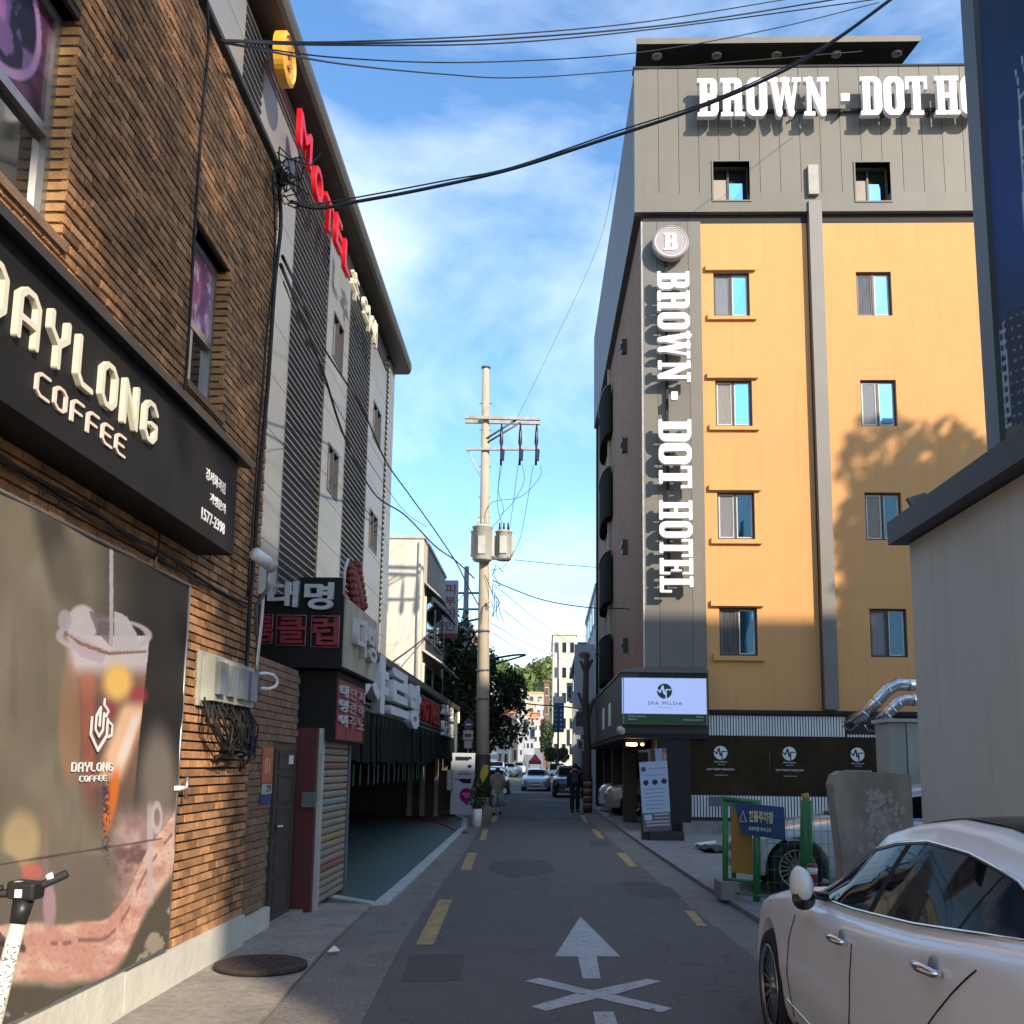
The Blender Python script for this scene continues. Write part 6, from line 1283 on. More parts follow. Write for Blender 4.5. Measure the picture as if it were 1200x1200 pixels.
        MB().tube([(L/2-sm_, sd*(yy-.08), zm-.03), (L/2-sm_, sd*(yy+.06), zm)], .022, 8).build('mirror_arm', black_c, mo_)
        if fine:
            def rib(pts, nm='door_seam', wd_=.006, m=MATS['dark_void']):
                b = MB(); pv = []
                for (s1_, z1_), (s2_, z2_) in zip(pts, pts[1:]):
                    for q_ in range(8): s_ = s1_+(s2_-s1_)*q_/8; z_ = z1_+(z2_-z1_)*q_/8; pv.append((L/2-s_, sd*(ys(s_, z_)+.001), z_))
                b.tube(pv, wd_*.6, 5); b.build(nm, m, t)
            rib([(1.56, .30), (1.50, .5), (1.52, .7), (1.62, .86)]); rib([(P['pil']+.02, .27), (P['pil']+.03, .6), (P['pil']-.0, .9)])
            rib([(3.34, .27), (3.36, .45), (3.50, .66), (3.68, .80), (3.86, .93), (3.96, 1.0)]); rib([(1.56, .27), (2.6, .255), (3.34, .27)])
            for sh in (P['h1'], P['h2']):
                z_ = .85 if sh < 3 else .93; y_ = ys(sh, z_)
                hb = MB().tube([(L/2-sh+.10, sd*(y_+.005), z_), (L/2-sh+.085, sd*(y_+.035), z_+.004), (L/2-sh, sd*(y_+.048), z_+.008), (L/2-sh-.085, sd*(y_+.035), z_+.006), (L/2-sh-.10, sd*(y_+.005), z_)], [.012, .016, .019, .016, .012], 10).build('door_handle', chrome, t)
                MB().lathe([(0, .0), (.045, .0), (.05, -.004)], (L/2-sh, sd*(y_+.001), z_), (0, sd, 0), 20).build('handle_cup', mat('cup_shade', (.30, .29, .28), .4), hb)
            rib([(1.35, .36), (2., .34), (3.2, .345)], 'sill_trim', .012, chrome)
            MB().lathe([(0, -.06), (.05, -.045), (.06, 0), (.05, .045), (0, .06)], (L/2-sm_, sd*(yy+.045), zm-.035), (1, 0, 0), 14).build('mirror_foot', black_c, mo_)
    t.location = loc; t.rotation_euler = (0, 0, rot); return t
near = car('parked_car', 'glossy pearl white sedan with tinted windows parked nearest on the right', SED, pearl, (2.26, 4.94, 0), R(90), None, 130, True, True)
c2 = dict(SED); c2['fa'] = .64
car('parked_car', 'white car parked sideways behind the green gate and concrete block', c2, white_c, (2.52+2.475, 14.15, .05), R(180), None, 100, True)
car('oncoming_car', 'silver car driving toward the viewer in the middle of the street', SED, silver_p, (-.62, 68, .02), R(-91), None, 60)
car('parked_car', 'dark suv parked on the right beyond the man in black', SUV, black_c, (1.25, 56, 0), R(-90), None, 50)
car('parked_car', 'pale grey suv parked behind the dark one on the right', SUV, white_c, (.85, 84, gz(84)), R(-89), None, 50)
car('parked_car', 'white sedan far up the street on the left side', SED, white_c, (-3.85, 108, gz(108)), R(-88), None, 50)
car('parked_car', 'second white sedan parked just behind the far white one', SED, white_c, (-3.3, 122, gz(122)), R(-88), None, 50)
car('parked_car', 'dark grey car parked on the left beside the woman', SED, grey_c, (-3.0, 60, 0), R(-88), None, 50)
car('parked_suv', 'champagne suv parked nose out in the hotel parking opening', SUV, bronze_c, (4.35, 36.2, 0), R(180), None, 60)
car('parked_suv', 'white suv parked behind the champagne one under the hotel', SUV, white_c, (4.30, 39.2, 0), R(180), None, 60)

# ------------------------------------------------------------ electric scooter
sc = thing('electric_scooter', 'white patterned kick scooter with black handlebar leaning before the banner', 'scooter', (-2.35, 4.6, .03))
def sp3(px, py, y): return Vector(ony(px, py, y))
hd = sp3(30, 1046, 4.55); 
base = Vector((hd.x-.09, 4.42, .16)); d_ = (hd-base).normalized()
stem = MB().tube([base, hd-d_*.12], [.042, .032], 14).build('stem', mat('stem_white', (.66, .68, .60), .45, .03), sc)
def sc_pat():
    b = MB(); random.seed(4); u = d_.orthogonal().normalized(); v = d_.cross(u); Ls = (hd-d_*.12-base).length
    for i in range(46):
        h_ = .1+i/46*(Ls-.18)+random.uniform(-.01, .01); r = .042-.01*h_/Ls+.0008
        for k in range(5):
            a = 2*math.pi*k/5+i*1.9+random.uniform(-.4, .4); n_ = u*math.cos(a)+v*math.sin(a); tg_ = -u*math.sin(a)+v*math.cos(a); c = base+d_*h_+n_*r
            l_ = random.uniform(.004, .010); th = random.random()*3.14; e1 = (tg_*math.cos(th)+d_*math.sin(th))*l_; e2 = (-tg_*math.sin(th)+d_*math.cos(th))*.0022
            b.add([c-e1-e2, c+e1-e2, c+e1+e2, c-e1+e2], [(0, 1, 2, 3)])
    return b
sc_pat().build('printed_pattern', mat('pattern_grey', (.10, .12, .08), .6), stem, kind='stuff')
MB().tube([hd-d_*.13, hd-d_*.03], [.036, .045], 14).build('neck', black_metal, sc)
hm = MB().obox(hd+Vector((0, 0, .012)), (.062, 0, -.004), (0, .055, .0), (0, 0, .038)); hh_ = hm.build('head_unit', mat('head_black', (.02, .018, .018), .5), sc)
m_ = hh_.modifiers.new('b', 'BEVEL'); m_.width = .014; m_.segments = 3
box('label_plate', white_l, (hd.x-.03, hd.x-.005, hd.y-.05, hd.y-.02, hd.z+.0505, hd.z+.052), hh_); box('label_plate', white_l, (hd.x-.02, hd.x+.012, hd.y-.057, hd.y-.0555, hd.z-.015, hd.z+.02), hh_)
tip = sp3(80, 1023, 4.62); lf = hd*2-tip; lf.z = hd.z-.0
for a, c in ((hd, tip), (hd, lf)):
    dd = (c-a).normalized(); L_ = (c-a).length
    MB().tube([a+dd*.05, a+dd*(L_-.12)], .012, 10).build('handlebar', black_metal, sc); MB().tube([a+dd*(L_-.125), a+dd*(L_-.11), a+dd*(L_-.01), a+dd*L_], [.014, .0185, .0195, .012], 12).build('grip', mat('rubber', (.022, .02, .02), .75), sc)
    MB().tube([a+dd*.09+Vector((0, -.0, .02)), a+dd*.12+Vector((0, -.005, .02))], .017, 10).build('bell' if c is tip else 'brake_lever', white_l if c is tip else black_metal, sc)
dk = MB().prism([(base.x-.07, 4.45, .12), (base.x+.07, 4.45, .12), (base.x+.07, 3.75, .12), (base.x-.07, 3.75, .12)], (0, 0, .05)); dk.build('deck', black_metal, sc)
for y_ in (4.58, 3.62):
    wh = MB().lathe([(.06, -.02), (.11, -.02), (.12, 0), (.11, .02), (.06, .02), (.06, -.02)], (base.x, y_, .15), (1, 0, 0), 22).build('wheel', tyre_m, sc); MB().lathe([(0, -.015), (.06, -.015), (.06, .015), (0, .015)], (base.x, y_, .15), (1, 0, 0), 14).build('hub', rim_d, wh)
MB().tube([base, (base.x, 4.5, .3), (base.x, 4.58, .15)], .02, 8).build('fork', black_metal, sc)

# ------------------------------------------------------------ planters, poster stand, round sign
ln = lambda p, x, y: None
def leaves(mb, n, fn, size, seed=0):
    rs = np.random.RandomState(seed)
    for i in range(n):
        p = fn(rs)
        if p is None: continue
        a = rs.normal(size=3); a /= np.linalg.norm(a); b_ = np.cross(a, rs.normal(size=3)); b_ /= np.linalg.norm(b_); s = size*rs.uniform(.6, 1.4)
        mb.v += [tuple(p-a*s), tuple(p+b_*s*.45), tuple(p+a*s), tuple(p-b_*s*.45)]; k = len(mb.v)-4; mb.f.append((k, k+1, k+2, k+3)); mb.sm.append(False)
    return mb
for i, (px, yy, lab) in enumerate(((559, 27.6, 'white cylinder planter with dark cone shrub, nearest of three by pole'), (566, 28.6, 'middle white planter with cone shrub beside the utility pole'), (570, 29.5, 'rear white planter with cone shrub partly hidden by the pole'))):
    x = float(ony(px, 950, yy)[0]); pt = thing('planter', lab, 'planter', (x, yy, 0), 'white planters by the pole')
    r = .13 if i == 0 else .10
    MB().lathe([(0, 0), (r, 0), (r*1.02, .46), (r*.9, .47), (r*.88, .42), (0, .42)], (x, yy, 0), n=20).build('pot', white_l, pt)
    MB().tube([(x, yy, .4), (x, yy, .8)], .015, 6).build('trunk', bark, pt)
    def cone(rs, x=x, yy=yy, q=.27 if i == 0 else .22):
        h = rs.uniform(0, 1)**1.2; a = rs.uniform(0, 6.283); rr_ = q*min(1, (1-h)*1.15+.03)*min(1, .5+h*4)*(rs.uniform(.5, 1)); return np.array([x+rr_*math.cos(a), yy+rr_*math.sin(a), .5+h*1.0])
    leaves(MB(), 900, cone, .035, i).build('foliage', leaf_d, pt, kind='stuff')
sk_ = thing('poster_stand', 'white lit poster board with dark photos and magenta speech balloon', 'poster board', (-2.7, 32, 0))
a = ony(528, 953, 32.); b_ = ony(557, 953, 32.); tz = float(ony(528, 883, 32.)[2]); zb_ = float(a[2])
box('frame', pale_metal, (a[0]-.02, b_[0]+.02, 32.01, 32.12, max(zb_-.03, .1), tz+.02), sk_)
def pkf(u, v, X, Y, Z):
    c = np.ones(u.shape+(3,))*np.array([184, 190, 196])/255.; pur = (66, 44, 66); 
    for v0, v1, sd in ((.88, .95, 1), (.76, .82, 2), (.50, .58, 3)): c = mixc(c, (44, 40, 62), (v > v0)*(v < v1)*(u > .15)*(u < .82)*(fbm(u*4+sd, v*14, sd) > .48)*1.)
    c = mixc(c, (150, 50, 50), (np.abs(v-.655) < .011)*(u > .25)*(u < .78)*1.); c = mixc(c, (130, 100, 100), (np.abs(v-.70) < .006)*(u > .3)*(u < .7)*1.)
    c = mixc(c, (150, 30, 95), (np.hypot((u-.62)/.27, (v-.30)/.125) < 1)*1.); c = mixc(c, (150, 30, 95), inpoly(u, v, [(.5, .21), (.75, .21), (.64, .12)])); c = mixc(c, (205, 120, 160), (np.abs(v-.33) < .018)*(np.abs(u-.62) < .16)*1.); c = mixc(c, (205, 120, 160), (np.abs(v-.28) < .015)*(np.abs(u-.66) < .1)*1.)
    return c
print_panel('poster', (a[0], 32.0, zb_), (b_[0]-a[0], 0, 0), (0, 0, tz-zb_), 40, 90, pkf, sk_)
rs_ = thing('round_road_sign', 'round blue parking sign above two white plates in front of the tree', 'road sign', (-2.95, 35, 0))
c_ = Vector(ony(549, 849, 35)); MB().lathe([(0, 0), (.17, 0), (.17, .02), (0, .02)], c_, (0, -1, 0), 24, False).build('disc', mat('sign_blue', (.03, .04, .16), .5), rs_); MB().lathe([(.15, .021), (.17, .021), (.17, .024), (.15, .024), (.15, .021)], c_, (0, -1, 0), 24, False).build('red_ring', mat('sign_red', (.2, .03, .05), .5), rs_)
MB().tube([(c_.x, 35.03, c_.z+.2), (c_.x, 35.03, 0)], .03, 8).build('post', steel_l, rs_); box('text_bar', white_l, (c_.x-.09, c_.x+.09, 34.972, 34.976, c_.z-.02, c_.z+.02), rs_)
box('plate', steel_l, (c_.x-.17, c_.x+.17, 34.97, 34.99, c_.z-.52, c_.z-.20), rs_); box('plate', steel_l, (c_.x-.13, c_.x+.14, 34.965, 34.985, c_.z-.80, c_.z-.55), rs_); box('plate_print', dark_grey, (c_.x-.12, c_.x+.10, 34.96, 34.969, c_.z-.42, c_.z-.32), rs_)
wl = thing('wall_lantern', 'small amber lit tube lamp on the dark wall after the garage', 'lamp', (-3.05, 33.5, 2.4)); a = ony(537, 840, 33.6); MB().lathe([(0, 0), (.04, 0), (.05, .15), (.035, .42), (0, .43)], (a[0], 33.6, float(a[2])-.2), n=10).build('tube', mat('amber_glow', (1, .5, .15), .5, emit=(1, .5, .15), es=1.6), wl); box('bracket', black_metal, (a[0]-.03, a[0]+.03, 33.62, 33.75, a[2]-.22, a[2]+.25), wl)
box('grey_cabinet', steel_l, (-2.98, -2.86, 31.2, 31.9, .85, 1.45), None, label='small pale grey cabinet on the post left of the poster board', cat='cabinet')

# ------------------------------------------------------------ people
def person(label, x, y, h, top_m, leg_m, shoe_m, hood=False, skirt=False, bag=None, arm=0):
    t = thing('person', label, 'person', (x, y, 0)); k = h/1.7
    V = [(0, 0, .93), (0, 0, 1.10), (0, 0, 1.28), (0, 0, 1.44), (0, .0, 1.50), (0, 0.01, 1.60), (0, .01, 1.655)]; Rr = [.135, .125, .14, .12, .055, .078, .07]; E_ = [(0, 1), (1, 2), (2, 3), (3, 4), (4, 5), (5, 6)]
    for s in (-1, 1):
        b0 = len(V); st = .13*s
        V += [(s*.09, 0, .86), (s*.10, .02+st*.7, .48), (s*.10, -.02+st*1.6, .10), (s*.11, .10+st*1.6, .04)]; Rr += [.088, .058, .042, .035]; E_ += [(0, b0), (b0, b0+1), (b0+1, b0+2), (b0+2, b0+3)]
        b1 = len(V); fw = .10 if (arm and s == 1) else -.03*s
        V += [(s*.17, 0, 1.40), (s*.22, -.03, 1.14), (s*.22, fw+.03, .92 if not (arm and s == 1) else 1.0), (s*.225, fw+.06, .84 if not (arm and s == 1) else .95)]; Rr += [.062, .045, .032, .03]; E_ += [(3, b1), (b1, b1+1), (b1+1, b1+2), (b1+2, b1+3)]
        for fi, (dx, ln_) in enumerate(((-.03, .065), (-.01, .075), (.01, .07), (.028, .055))):
            b2 = len(V); p = V[b1+3]; V += [(p[0]+dx*.4, p[1]+dx*.8, p[2]-.045), (p[0]+dx*.5-.012*s, p[1]+dx, p[2]-.045-ln_)]; Rr += [.009, .008]; E_ += [(b1+3, b2), (b2, b2+1)]
        b2 = len(V); p = V[b1+3]; V += [(p[0]-.02*s, p[1]+.035, p[2]-.03), (p[0]-.02*s, p[1]+.045, p[2]-.07)]; Rr += [.010, .009]; E_ += [(b1+3, b2), (b2, b2+1)]
    me = bpy.data.meshes.new('body'); me.from_pydata([(a*k, b*k, c*k) for a, b, c in V], E_, [])
    o = bpy.data.objects.new('body', me); COL.objects.link(o); sm = o.modifiers.new('s', 'SKIN'); o.modifiers.new('u', 'SUBSURF').levels = 1
    for i, r in enumerate(Rr): me.skin_vertices[0].data[i].radius = (r*k, r*k)
    me.skin_vertices[0].data[0].use_root = True
    dg = bpy.context.evaluated_depsgraph_get(); m2 = bpy.data.meshes.new_from_object(o.evaluated_get(dg)); bpy.data.objects.remove(o)
    m2.materials.clear(); m2.materials.append(skin_m); m2.polygons.foreach_set('use_smooth', [True]*len(m2.polygons)); o = bpy.data.objects.new('body', m2); COL.objects.link(o); o.parent = t
    P = lambda a, b, c: (x+a*k, y+b*k, c*k)
    def ell(c, r, nm, m, n=14, cut=None):
        prof = [(math.sin(math.pi*i/10), -math.cos(math.pi*i/10)) for i in range(11)]; mb = MB().lathe(prof, (0, 0, 0), n=n); mb.v = [(x+(c[0]+r[0]*a)*k, y+(c[1]+r[1]*b)*k, (c[2]+r[2]*d)*k) for a, b, d in mb.v]; return mb.build(nm, m, t)
    def loft(prof, nm, m, n=16, cx_=0, cy_=0):
        mb = MB(); vs = []
        for rx, ry, z, dy in prof:
            for q in range(n): a = 2*math.pi*q/n; vs.append(P(cx_+rx*math.cos(a), cy_+dy+ry*math.sin(a), z))
        mb.add(vs, [(i*n+q, i*n+(q+1) % n, (i+1)*n+(q+1) % n, (i+1)*n+q) for i in range(len(prof)-1) for q in range(n)]+[tuple(range((len(prof)-1)*n, len(prof)*n))], True); return mb.build(nm, m, t)
    j0 = .80 if hood else .88
    loft([(.20, .15, j0, 0), (.205, .16, 1.0, 0), (.19, .145, 1.2, 0), (.205, .14, 1.36, 0), (.17, .11, 1.44, 0), (.08, .075, 1.49, 0)], 'jacket', top_m)
    for s in (-1, 1):
        fw = .10 if (arm and s == 1) else -.03*s
        MB().tube([P(s*.16, 0, 1.42), P(s*.205, -.01, 1.34), P(s*.235, -.03, 1.14), P(s*.23, fw, .97 if not (arm and s == 1) else 1.04), P(s*.225, fw+.04, .90 if not (arm and s == 1) else .99)], [.07*k, .078*k, .068*k, .055*k, .05*k], 12).build('sleeve', top_m, t)
        st = .13*s
        if skirt: MB().tube([P(s*.09, 0, .90), P(s*.12, .02+st*.7, .6), P(s*.13, st*1.1, .32)], [.12*k, .13*k, .15*k], 12).build('trouser_leg', leg_m, t)
        else: MB().tube([P(s*.085, 0, .92), P(s*.10, .02+st*.7, .48), P(s*.10, -.02+st*1.6, .12)], [.105*k, .082*k, .07*k], 12).build('trouser_leg', leg_m, t)
        MB().tube([P(s*.10, -.05+st*1.6, .055), P(s*.11, .06+st*1.6, .05), P(s*.12, .17+st*1.6, .04)], [.045*k, .05*k, .035*k], 10).build('shoe', shoe_m, t)
        ell((s*.078, .01, 1.60), (.014, .02, .03), 'ear', skin_m, 8)
    ell((0, .095, 1.595), (.014, .022, .02), 'nose', skin_m, 8)
    for s in (-1, 1): ell((s*.03, .083, 1.62), (.012, .008, .008), 'eye', hair_m, 8)
    ell((0, .08, 1.555), (.025, .01, .008), 'mouth', mat('lip', (.35, .12, .1), .5), 8)
    ell((0, -.018, 1.635), (.092, .10, .095), 'hair', hair_m)
    if hood: ell((0, -.09, 1.46), (.12, .07, .09), 'hood', top_m); ell((0, -.07, 1.53), (.08, .05, .12), 'hair', hair_m)
    if bag: b_ = MB().obox(P(0, -.20, 1.2), (.13*k, 0, 0), (0, .06*k, 0), (0, 0, .19*k)).build('backpack', bag, t); b_.modifiers.new('b', 'BEVEL').width = .03
    return t
person('woman walking away in a beige hooded jacket and wide pale jeans', -1.6, 34.3, 1.52, mat('beige_cloth', (.27, .215, .165), .85, .15, 12.), mat('pale_denim', (.26, .32, .36), .85, .1, 10.), hair_m, True, True, None, 1)
ppr = MB().obox(Vector((-1.6+.24, 34.42, .78)), (.05, 0, .03), (0, .01, 0), (-.03, 0, .07)).build('paper_cup', white_l, None, label='small white paper held in the right hand of the beige jacket woman', cat='paper')
person('man walking away dressed all in black with dark backpack', 1.03, 37.0, 1.70, mat('black_cloth', (.012, .012, .014), .85), mat('black_denim', (.012, .013, .017), .85), hair_m, False, False, mat('black_nylon', (.02, .02, .022), .6))

# ------------------------------------------------------------ trees
def crown(mb, c, r, n, size, seed, clumps=14, zmin=None):
    rs = np.random.RandomState(seed); cs = []
    for i in range(clumps):
        d = rs.normal(size=3); d /= np.linalg.norm(d); cs.append((np.array(c)+d*np.array(r)*rs.uniform(.45, .85), rs.uniform(.28, .5)))
    def fn(q):
        cc_, f = cs[q.randint(clumps)]; d = q.normal(size=3); d /= np.linalg.norm(d); return cc_+d*np.array(r)*f*q.uniform(.6, 1.05)**.7
    return leaves(mb, n, fn, size, seed+1)
def tree(label, x, y, z0, h, c, r, n, size, m, seed, clumps=16, group=None, name='street_tree'):
    t = thing(name, label, 'tree', (x, y, z0), group); tr = MB(); c = np.array(c)
    tr.tube([(x, y, z0-.2), (x+.1, y, z0+h*.35), ((x+c[0])/2, (y+c[1])/2, z0+h*.6), (c[0], c[1], c[2]+r[2]*.3)], [h*.028, h*.022, h*.016, .03], 10)
    rs = random.Random(seed)
    for i in range(7):
        a = rs.uniform(0, 6.28); s_ = Vector((x+.1, y, z0+h*rs.uniform(.35, .6))); e = Vector((c[0]+r[0]*.7*math.cos(a), c[1]+r[1]*.7*math.sin(a), c[2]+r[2]*rs.uniform(-.3, .6))); tr.tube([s_, s_.lerp(e, .5)+Vector((0, 0, .2)), e], [h*.012, h*.008, .015], 6)
    tr.build('trunk', bark, t); crown(MB(), c, r, n, size, seed, clumps).build('crown', m, t, kind='stuff'); return t
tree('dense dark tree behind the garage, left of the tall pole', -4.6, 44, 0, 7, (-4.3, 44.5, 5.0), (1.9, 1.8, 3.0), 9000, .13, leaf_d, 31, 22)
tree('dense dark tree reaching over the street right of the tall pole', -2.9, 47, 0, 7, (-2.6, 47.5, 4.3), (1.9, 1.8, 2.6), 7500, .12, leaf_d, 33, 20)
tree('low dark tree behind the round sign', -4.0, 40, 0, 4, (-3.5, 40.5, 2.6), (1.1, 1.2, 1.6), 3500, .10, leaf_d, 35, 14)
st_ = thing('pollard_trunk', 'bare dark pollarded trunk with black and amber striped guard on the right', 'tree', (1.45, 36.6, 0))
MB().tube([(1.47, 36.6, 0), (1.46, 36.6, 2.2), (1.38, 36.6, 4.0), (1.42, 36.6, 5.6)], [.15, .13, .11, .09], 12).build('trunk', bark, st_)
for a, c in (((1.44, 36.6, 3.4), (1.13, 36.6, 4.2)), ((1.44, 36.6, 3.2), (1.68, 36.6, 4.0)), ((1.4, 36.6, 4.9), (1.2, 36.6, 5.35)), ((1.41, 36.6, 5.0), (1.62, 36.6, 5.4))): MB().tube([a, c], [.08, .05], 8).build('stub', bark, st_)
gdm = mat('guard_amber', (.30, .15, .05), .6)
for i in range(9): MB().lathe([(.155, 0), (.165, 0), (.165, .12), (.155, .12), (.155, 0)], (1.47, 36.6, .1+i*.125), n=16).build('guard_stripe', gdm if i % 2 else MATS['guard_black'], st_)

# ------------------------------------------------------------ background buildings
def block(name, label, x0, x1, y0, y1, z0, h, m, wins=(), roof=True, wm=glass_dark, side=None, sign=None, trim=.12):
    """box building; wins = (cols, rows, face) grids of framed windows on 'f' (facing -y), 'l' (-x) or 'r' (+x)"""
    t = thing(name, label, 'building', ((x0+x1)/2, y0, z0)); box('wall', m, (x0, x1, y0, y1, z0-.5, z0+h), t)
    if roof: box('parapet', side or m, (x0-trim, x1+trim, y0-trim, y1+trim, z0+h+.003, z0+h+.25), t)
    for cols, rw, face, fz in wins:
        for i in range(cols):
            for j in range(rw):
                zc = z0+h*fz+(h*(1-fz))*(j+.5)/rw; hh = h*(1-fz)/rw*.24
                if face == 'f': w_ = (x1-x0)/cols; c = x0+w_*(i+.5); a = (c-w_*.28, c+w_*.28, y0-.05, y0-.003, zc-hh, zc+hh); q = (c-w_*.24, c+w_*.24, y0-.07, y0-.051, zc-hh*.85, zc+hh*.85)
                elif face == 'r': w_ = (y1-y0)/cols; c = y0+w_*(i+.5); a = (x1+.003, x1+.05, c-w_*.28, c+w_*.28, zc-hh, zc+hh); q = (x1+.051, x1+.07, c-w_*.24, c+w_*.24, zc-hh*.85, zc+hh*.85)
                else: w_ = (y1-y0)/cols; c = y0+w_*(i+.5); a = (x0-.05, x0-.003, c-w_*.28, c+w_*.28, zc-hh, zc+hh); q = (x0-.07, x0-.051, c-w_*.24, c+w_*.24, zc-hh*.85, zc+hh*.85)
                f = box('window', fr_white, a, t); box('pane', wm, q, f)
    return t
wb = thing('white_building', 'cream white building with bright blank end wall and green window awnings', 'building', (-7, 36, 0))
box('wall', white_w, (-9, -4.22, 34.0, 41.5, 0, 9.2), wb); box('parapet', pale_metal, (-9.05, -4.17, 33.95, 41.6, 9.205, 9.32), wb)
MB().tube([(-4.34, 33.93, 9.1), (-4.34, 33.93, 3.5)], .05, 8).build('drain_pipe', pale_metal, wb)
for y0, y1, z0, z1 in ((34.5, 36.8, 5.9, 7.3), (37.6, 40.4, 5.9, 7.3), (34.4, 36.6, 4.0, 5.0), (37.2, 40.3, 4.0, 5.0)):
    w_ = box('window', fr_white, (-4.215, -4.14, y0, y1, z0, z1), wb)
    for i in range(3): a = y0+.08+(y1-y0-.1)*i/3; box('pane', glass_dark, (-4.138, -4.12, a, a+(y1-y0)/3-.12, z0+.08, z1-.08), w_)
for y0, y1, z in ((34.3, 36.9, 7.75), (37.4, 40.6, 7.6)):
    MB().prism([(-4.21, y0, z), (-3.62, y0, z-.55), (-3.60, y0, z-.57), (-4.21, y0, z-.05)], (0, y1-y0, 0)).build('awning', mat('awning_green', (.05, .13, .10), .4, .15, 3.), wb)
    for i in range(5): yy = y0+(y1-y0)*i/4; MB().tube([(-4.2, yy, z+.02), (-3.6, yy, z-.54)], .02, 5).build('awning_rib', pale_metal, wb)
MB().prism([(-4.21, 34.2, 5.5), (-3.5, 34.2, 5.0), (-3.5, 34.2, 4.95), (-4.21, 34.2, 5.4)], (0, 6.6, 0)).build('lower_awning', pale_metal, wb)
vsg = thing('vertical_shop_sign', 'tall white vertical sign with dark red Korean letters above the tree', 'sign', (-4, 42, 8))
a, c = ony(517, 742, 42), ony(537, 680, 42)
box('sign_box', mat('sign_pale', (.42, .42, .46), .5, .05), (a[0], c[0], 42, 42.25, a[2], c[2]), vsg); box('foot_panel', red_m if False else mat('sign_foot', (.2, .06, .07), .5), (a[0], c[0], 42, 42.25, a[2]-.22, a[2]-.01), vsg)
sr = mat('sign_dark_red', (.26, .02, .04), .5)
for i, ch in enumerate('피부미인'):
    hh = (c[2]-a[2])/4.3; text('lettering', ch, (a[0]+.13, 41.99, c[2]-.12-hh*(i+1)+.07), (.42, 0, 0), (0, 0, hh*.78), sr, .01, .008, vsg)
block('brick_building', 'sunlit brick house behind the dark tree on the left', -7.2, -4.6, 60, 68, 0, 9.6, mat('warm_brick', (.46, .27, .17), .85, .15, 3., dirt=.3), [(3, 3, 'f', .2)], wm=glass_dark)
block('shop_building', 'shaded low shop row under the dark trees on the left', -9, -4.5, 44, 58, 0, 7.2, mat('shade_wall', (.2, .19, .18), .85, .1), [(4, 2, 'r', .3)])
b1 = block('grey_building', 'light grey building just past the hotel with small dark windows', 2.12, 9, 44.3, 56, 0, 9.3, mat('pale_grey', (.46, .47, .47), .8, .06, 1.5, dirt=.35), [(5, 3, 'l', .35)], trim=.05)
b2 = block('dark_building', 'dark narrow building beyond the light grey one on the right', 1.95, 9, 57, 78, 0, 8.2, mat('dark_wall2', (.10, .095, .095), .8, .2, 2.), [(6, 3, 'l', .3)], trim=.25)
block('white_tower', 'weathered cream tower facing the viewer at the right of the street', .55, 2.75, 97, 112, .35, 13.6, mat('tower_cream', (.60, .57, .48), .85, .12, 1.2, dirt=.6, grime=(.38, .33, .24), stretch=(1, 1, .3)), [(3, 5, 'f', .12)])
block('brick_tower', 'narrow brown brick tower left of the cream one', -.35, .35, 118, 126, .5, 10.6, mat('tower_brick', (.20, .11, .085), .85, .2), [(1, 4, 'f', .2)])
random.seed(77)
pal = [((.58, .50, .38), 'cream'), ((.62, .58, .5), 'off white'), ((.48, .22, .12), 'orange brick'), ((.4, .42, .44), 'grey'), ((.60, .46, .34), 'peach'), ((.66, .64, .6), 'white')]
spec = [ # left px, right px, base/top px, distance, palette
 (596, 607, 842, 130, 0, 'narrow lit cream house right of the far tree'), (601, 613, 860, 150, 3, 'grey house at the foot of the far street'), (613, 621, 838, 175, 4, 'small peach house above the far white cars'),
 (617, 632, 836, 190, 2, 'orange brick house in the middle of the far slope'), (628, 641, 826, 210, 5, 'white house right of the orange one'), (606, 618, 818, 225, 1, 'off white house high on the left slope'),
 (618, 638, 812, 250, 4, 'wide peach house under the green hill'), (600, 612, 806, 270, 0, 'highest cream house beside the trees'), (632, 644, 820, 235, 0, 'cream house touching the brick tower'), (612, 626, 852, 165, 3, 'grey house with flat roof down the far street'),
 (583, 597, 850, 120, 1, 'off white house behind the tree foot'), (626, 640, 846, 185, 5, 'white terrace house over the red tent'), (590, 604, 822, 240, 2, 'orange brick house behind the tree edge'), (570, 586, 800, 230, 1, 'off white house glimpsed through the tree')]
for i, (l0, r0, tp, dd, ci, lab) in enumerate(spec):
    a, c = ony(l0, tp, dd), ony(r0, tp, dd); z0 = gz(dd); hgt = max(3., float(a[2])-z0)
    block('house', lab, a[0], c[0], dd, dd+9, z0, hgt, mat('house_%s' % pal[ci][1].replace(' ', '_'), pal[ci][0], .85, .12, .8, dirt=.4), [(2+(i % 2), max(2, int(hgt/3)), 'f', .1)], trim=.2)
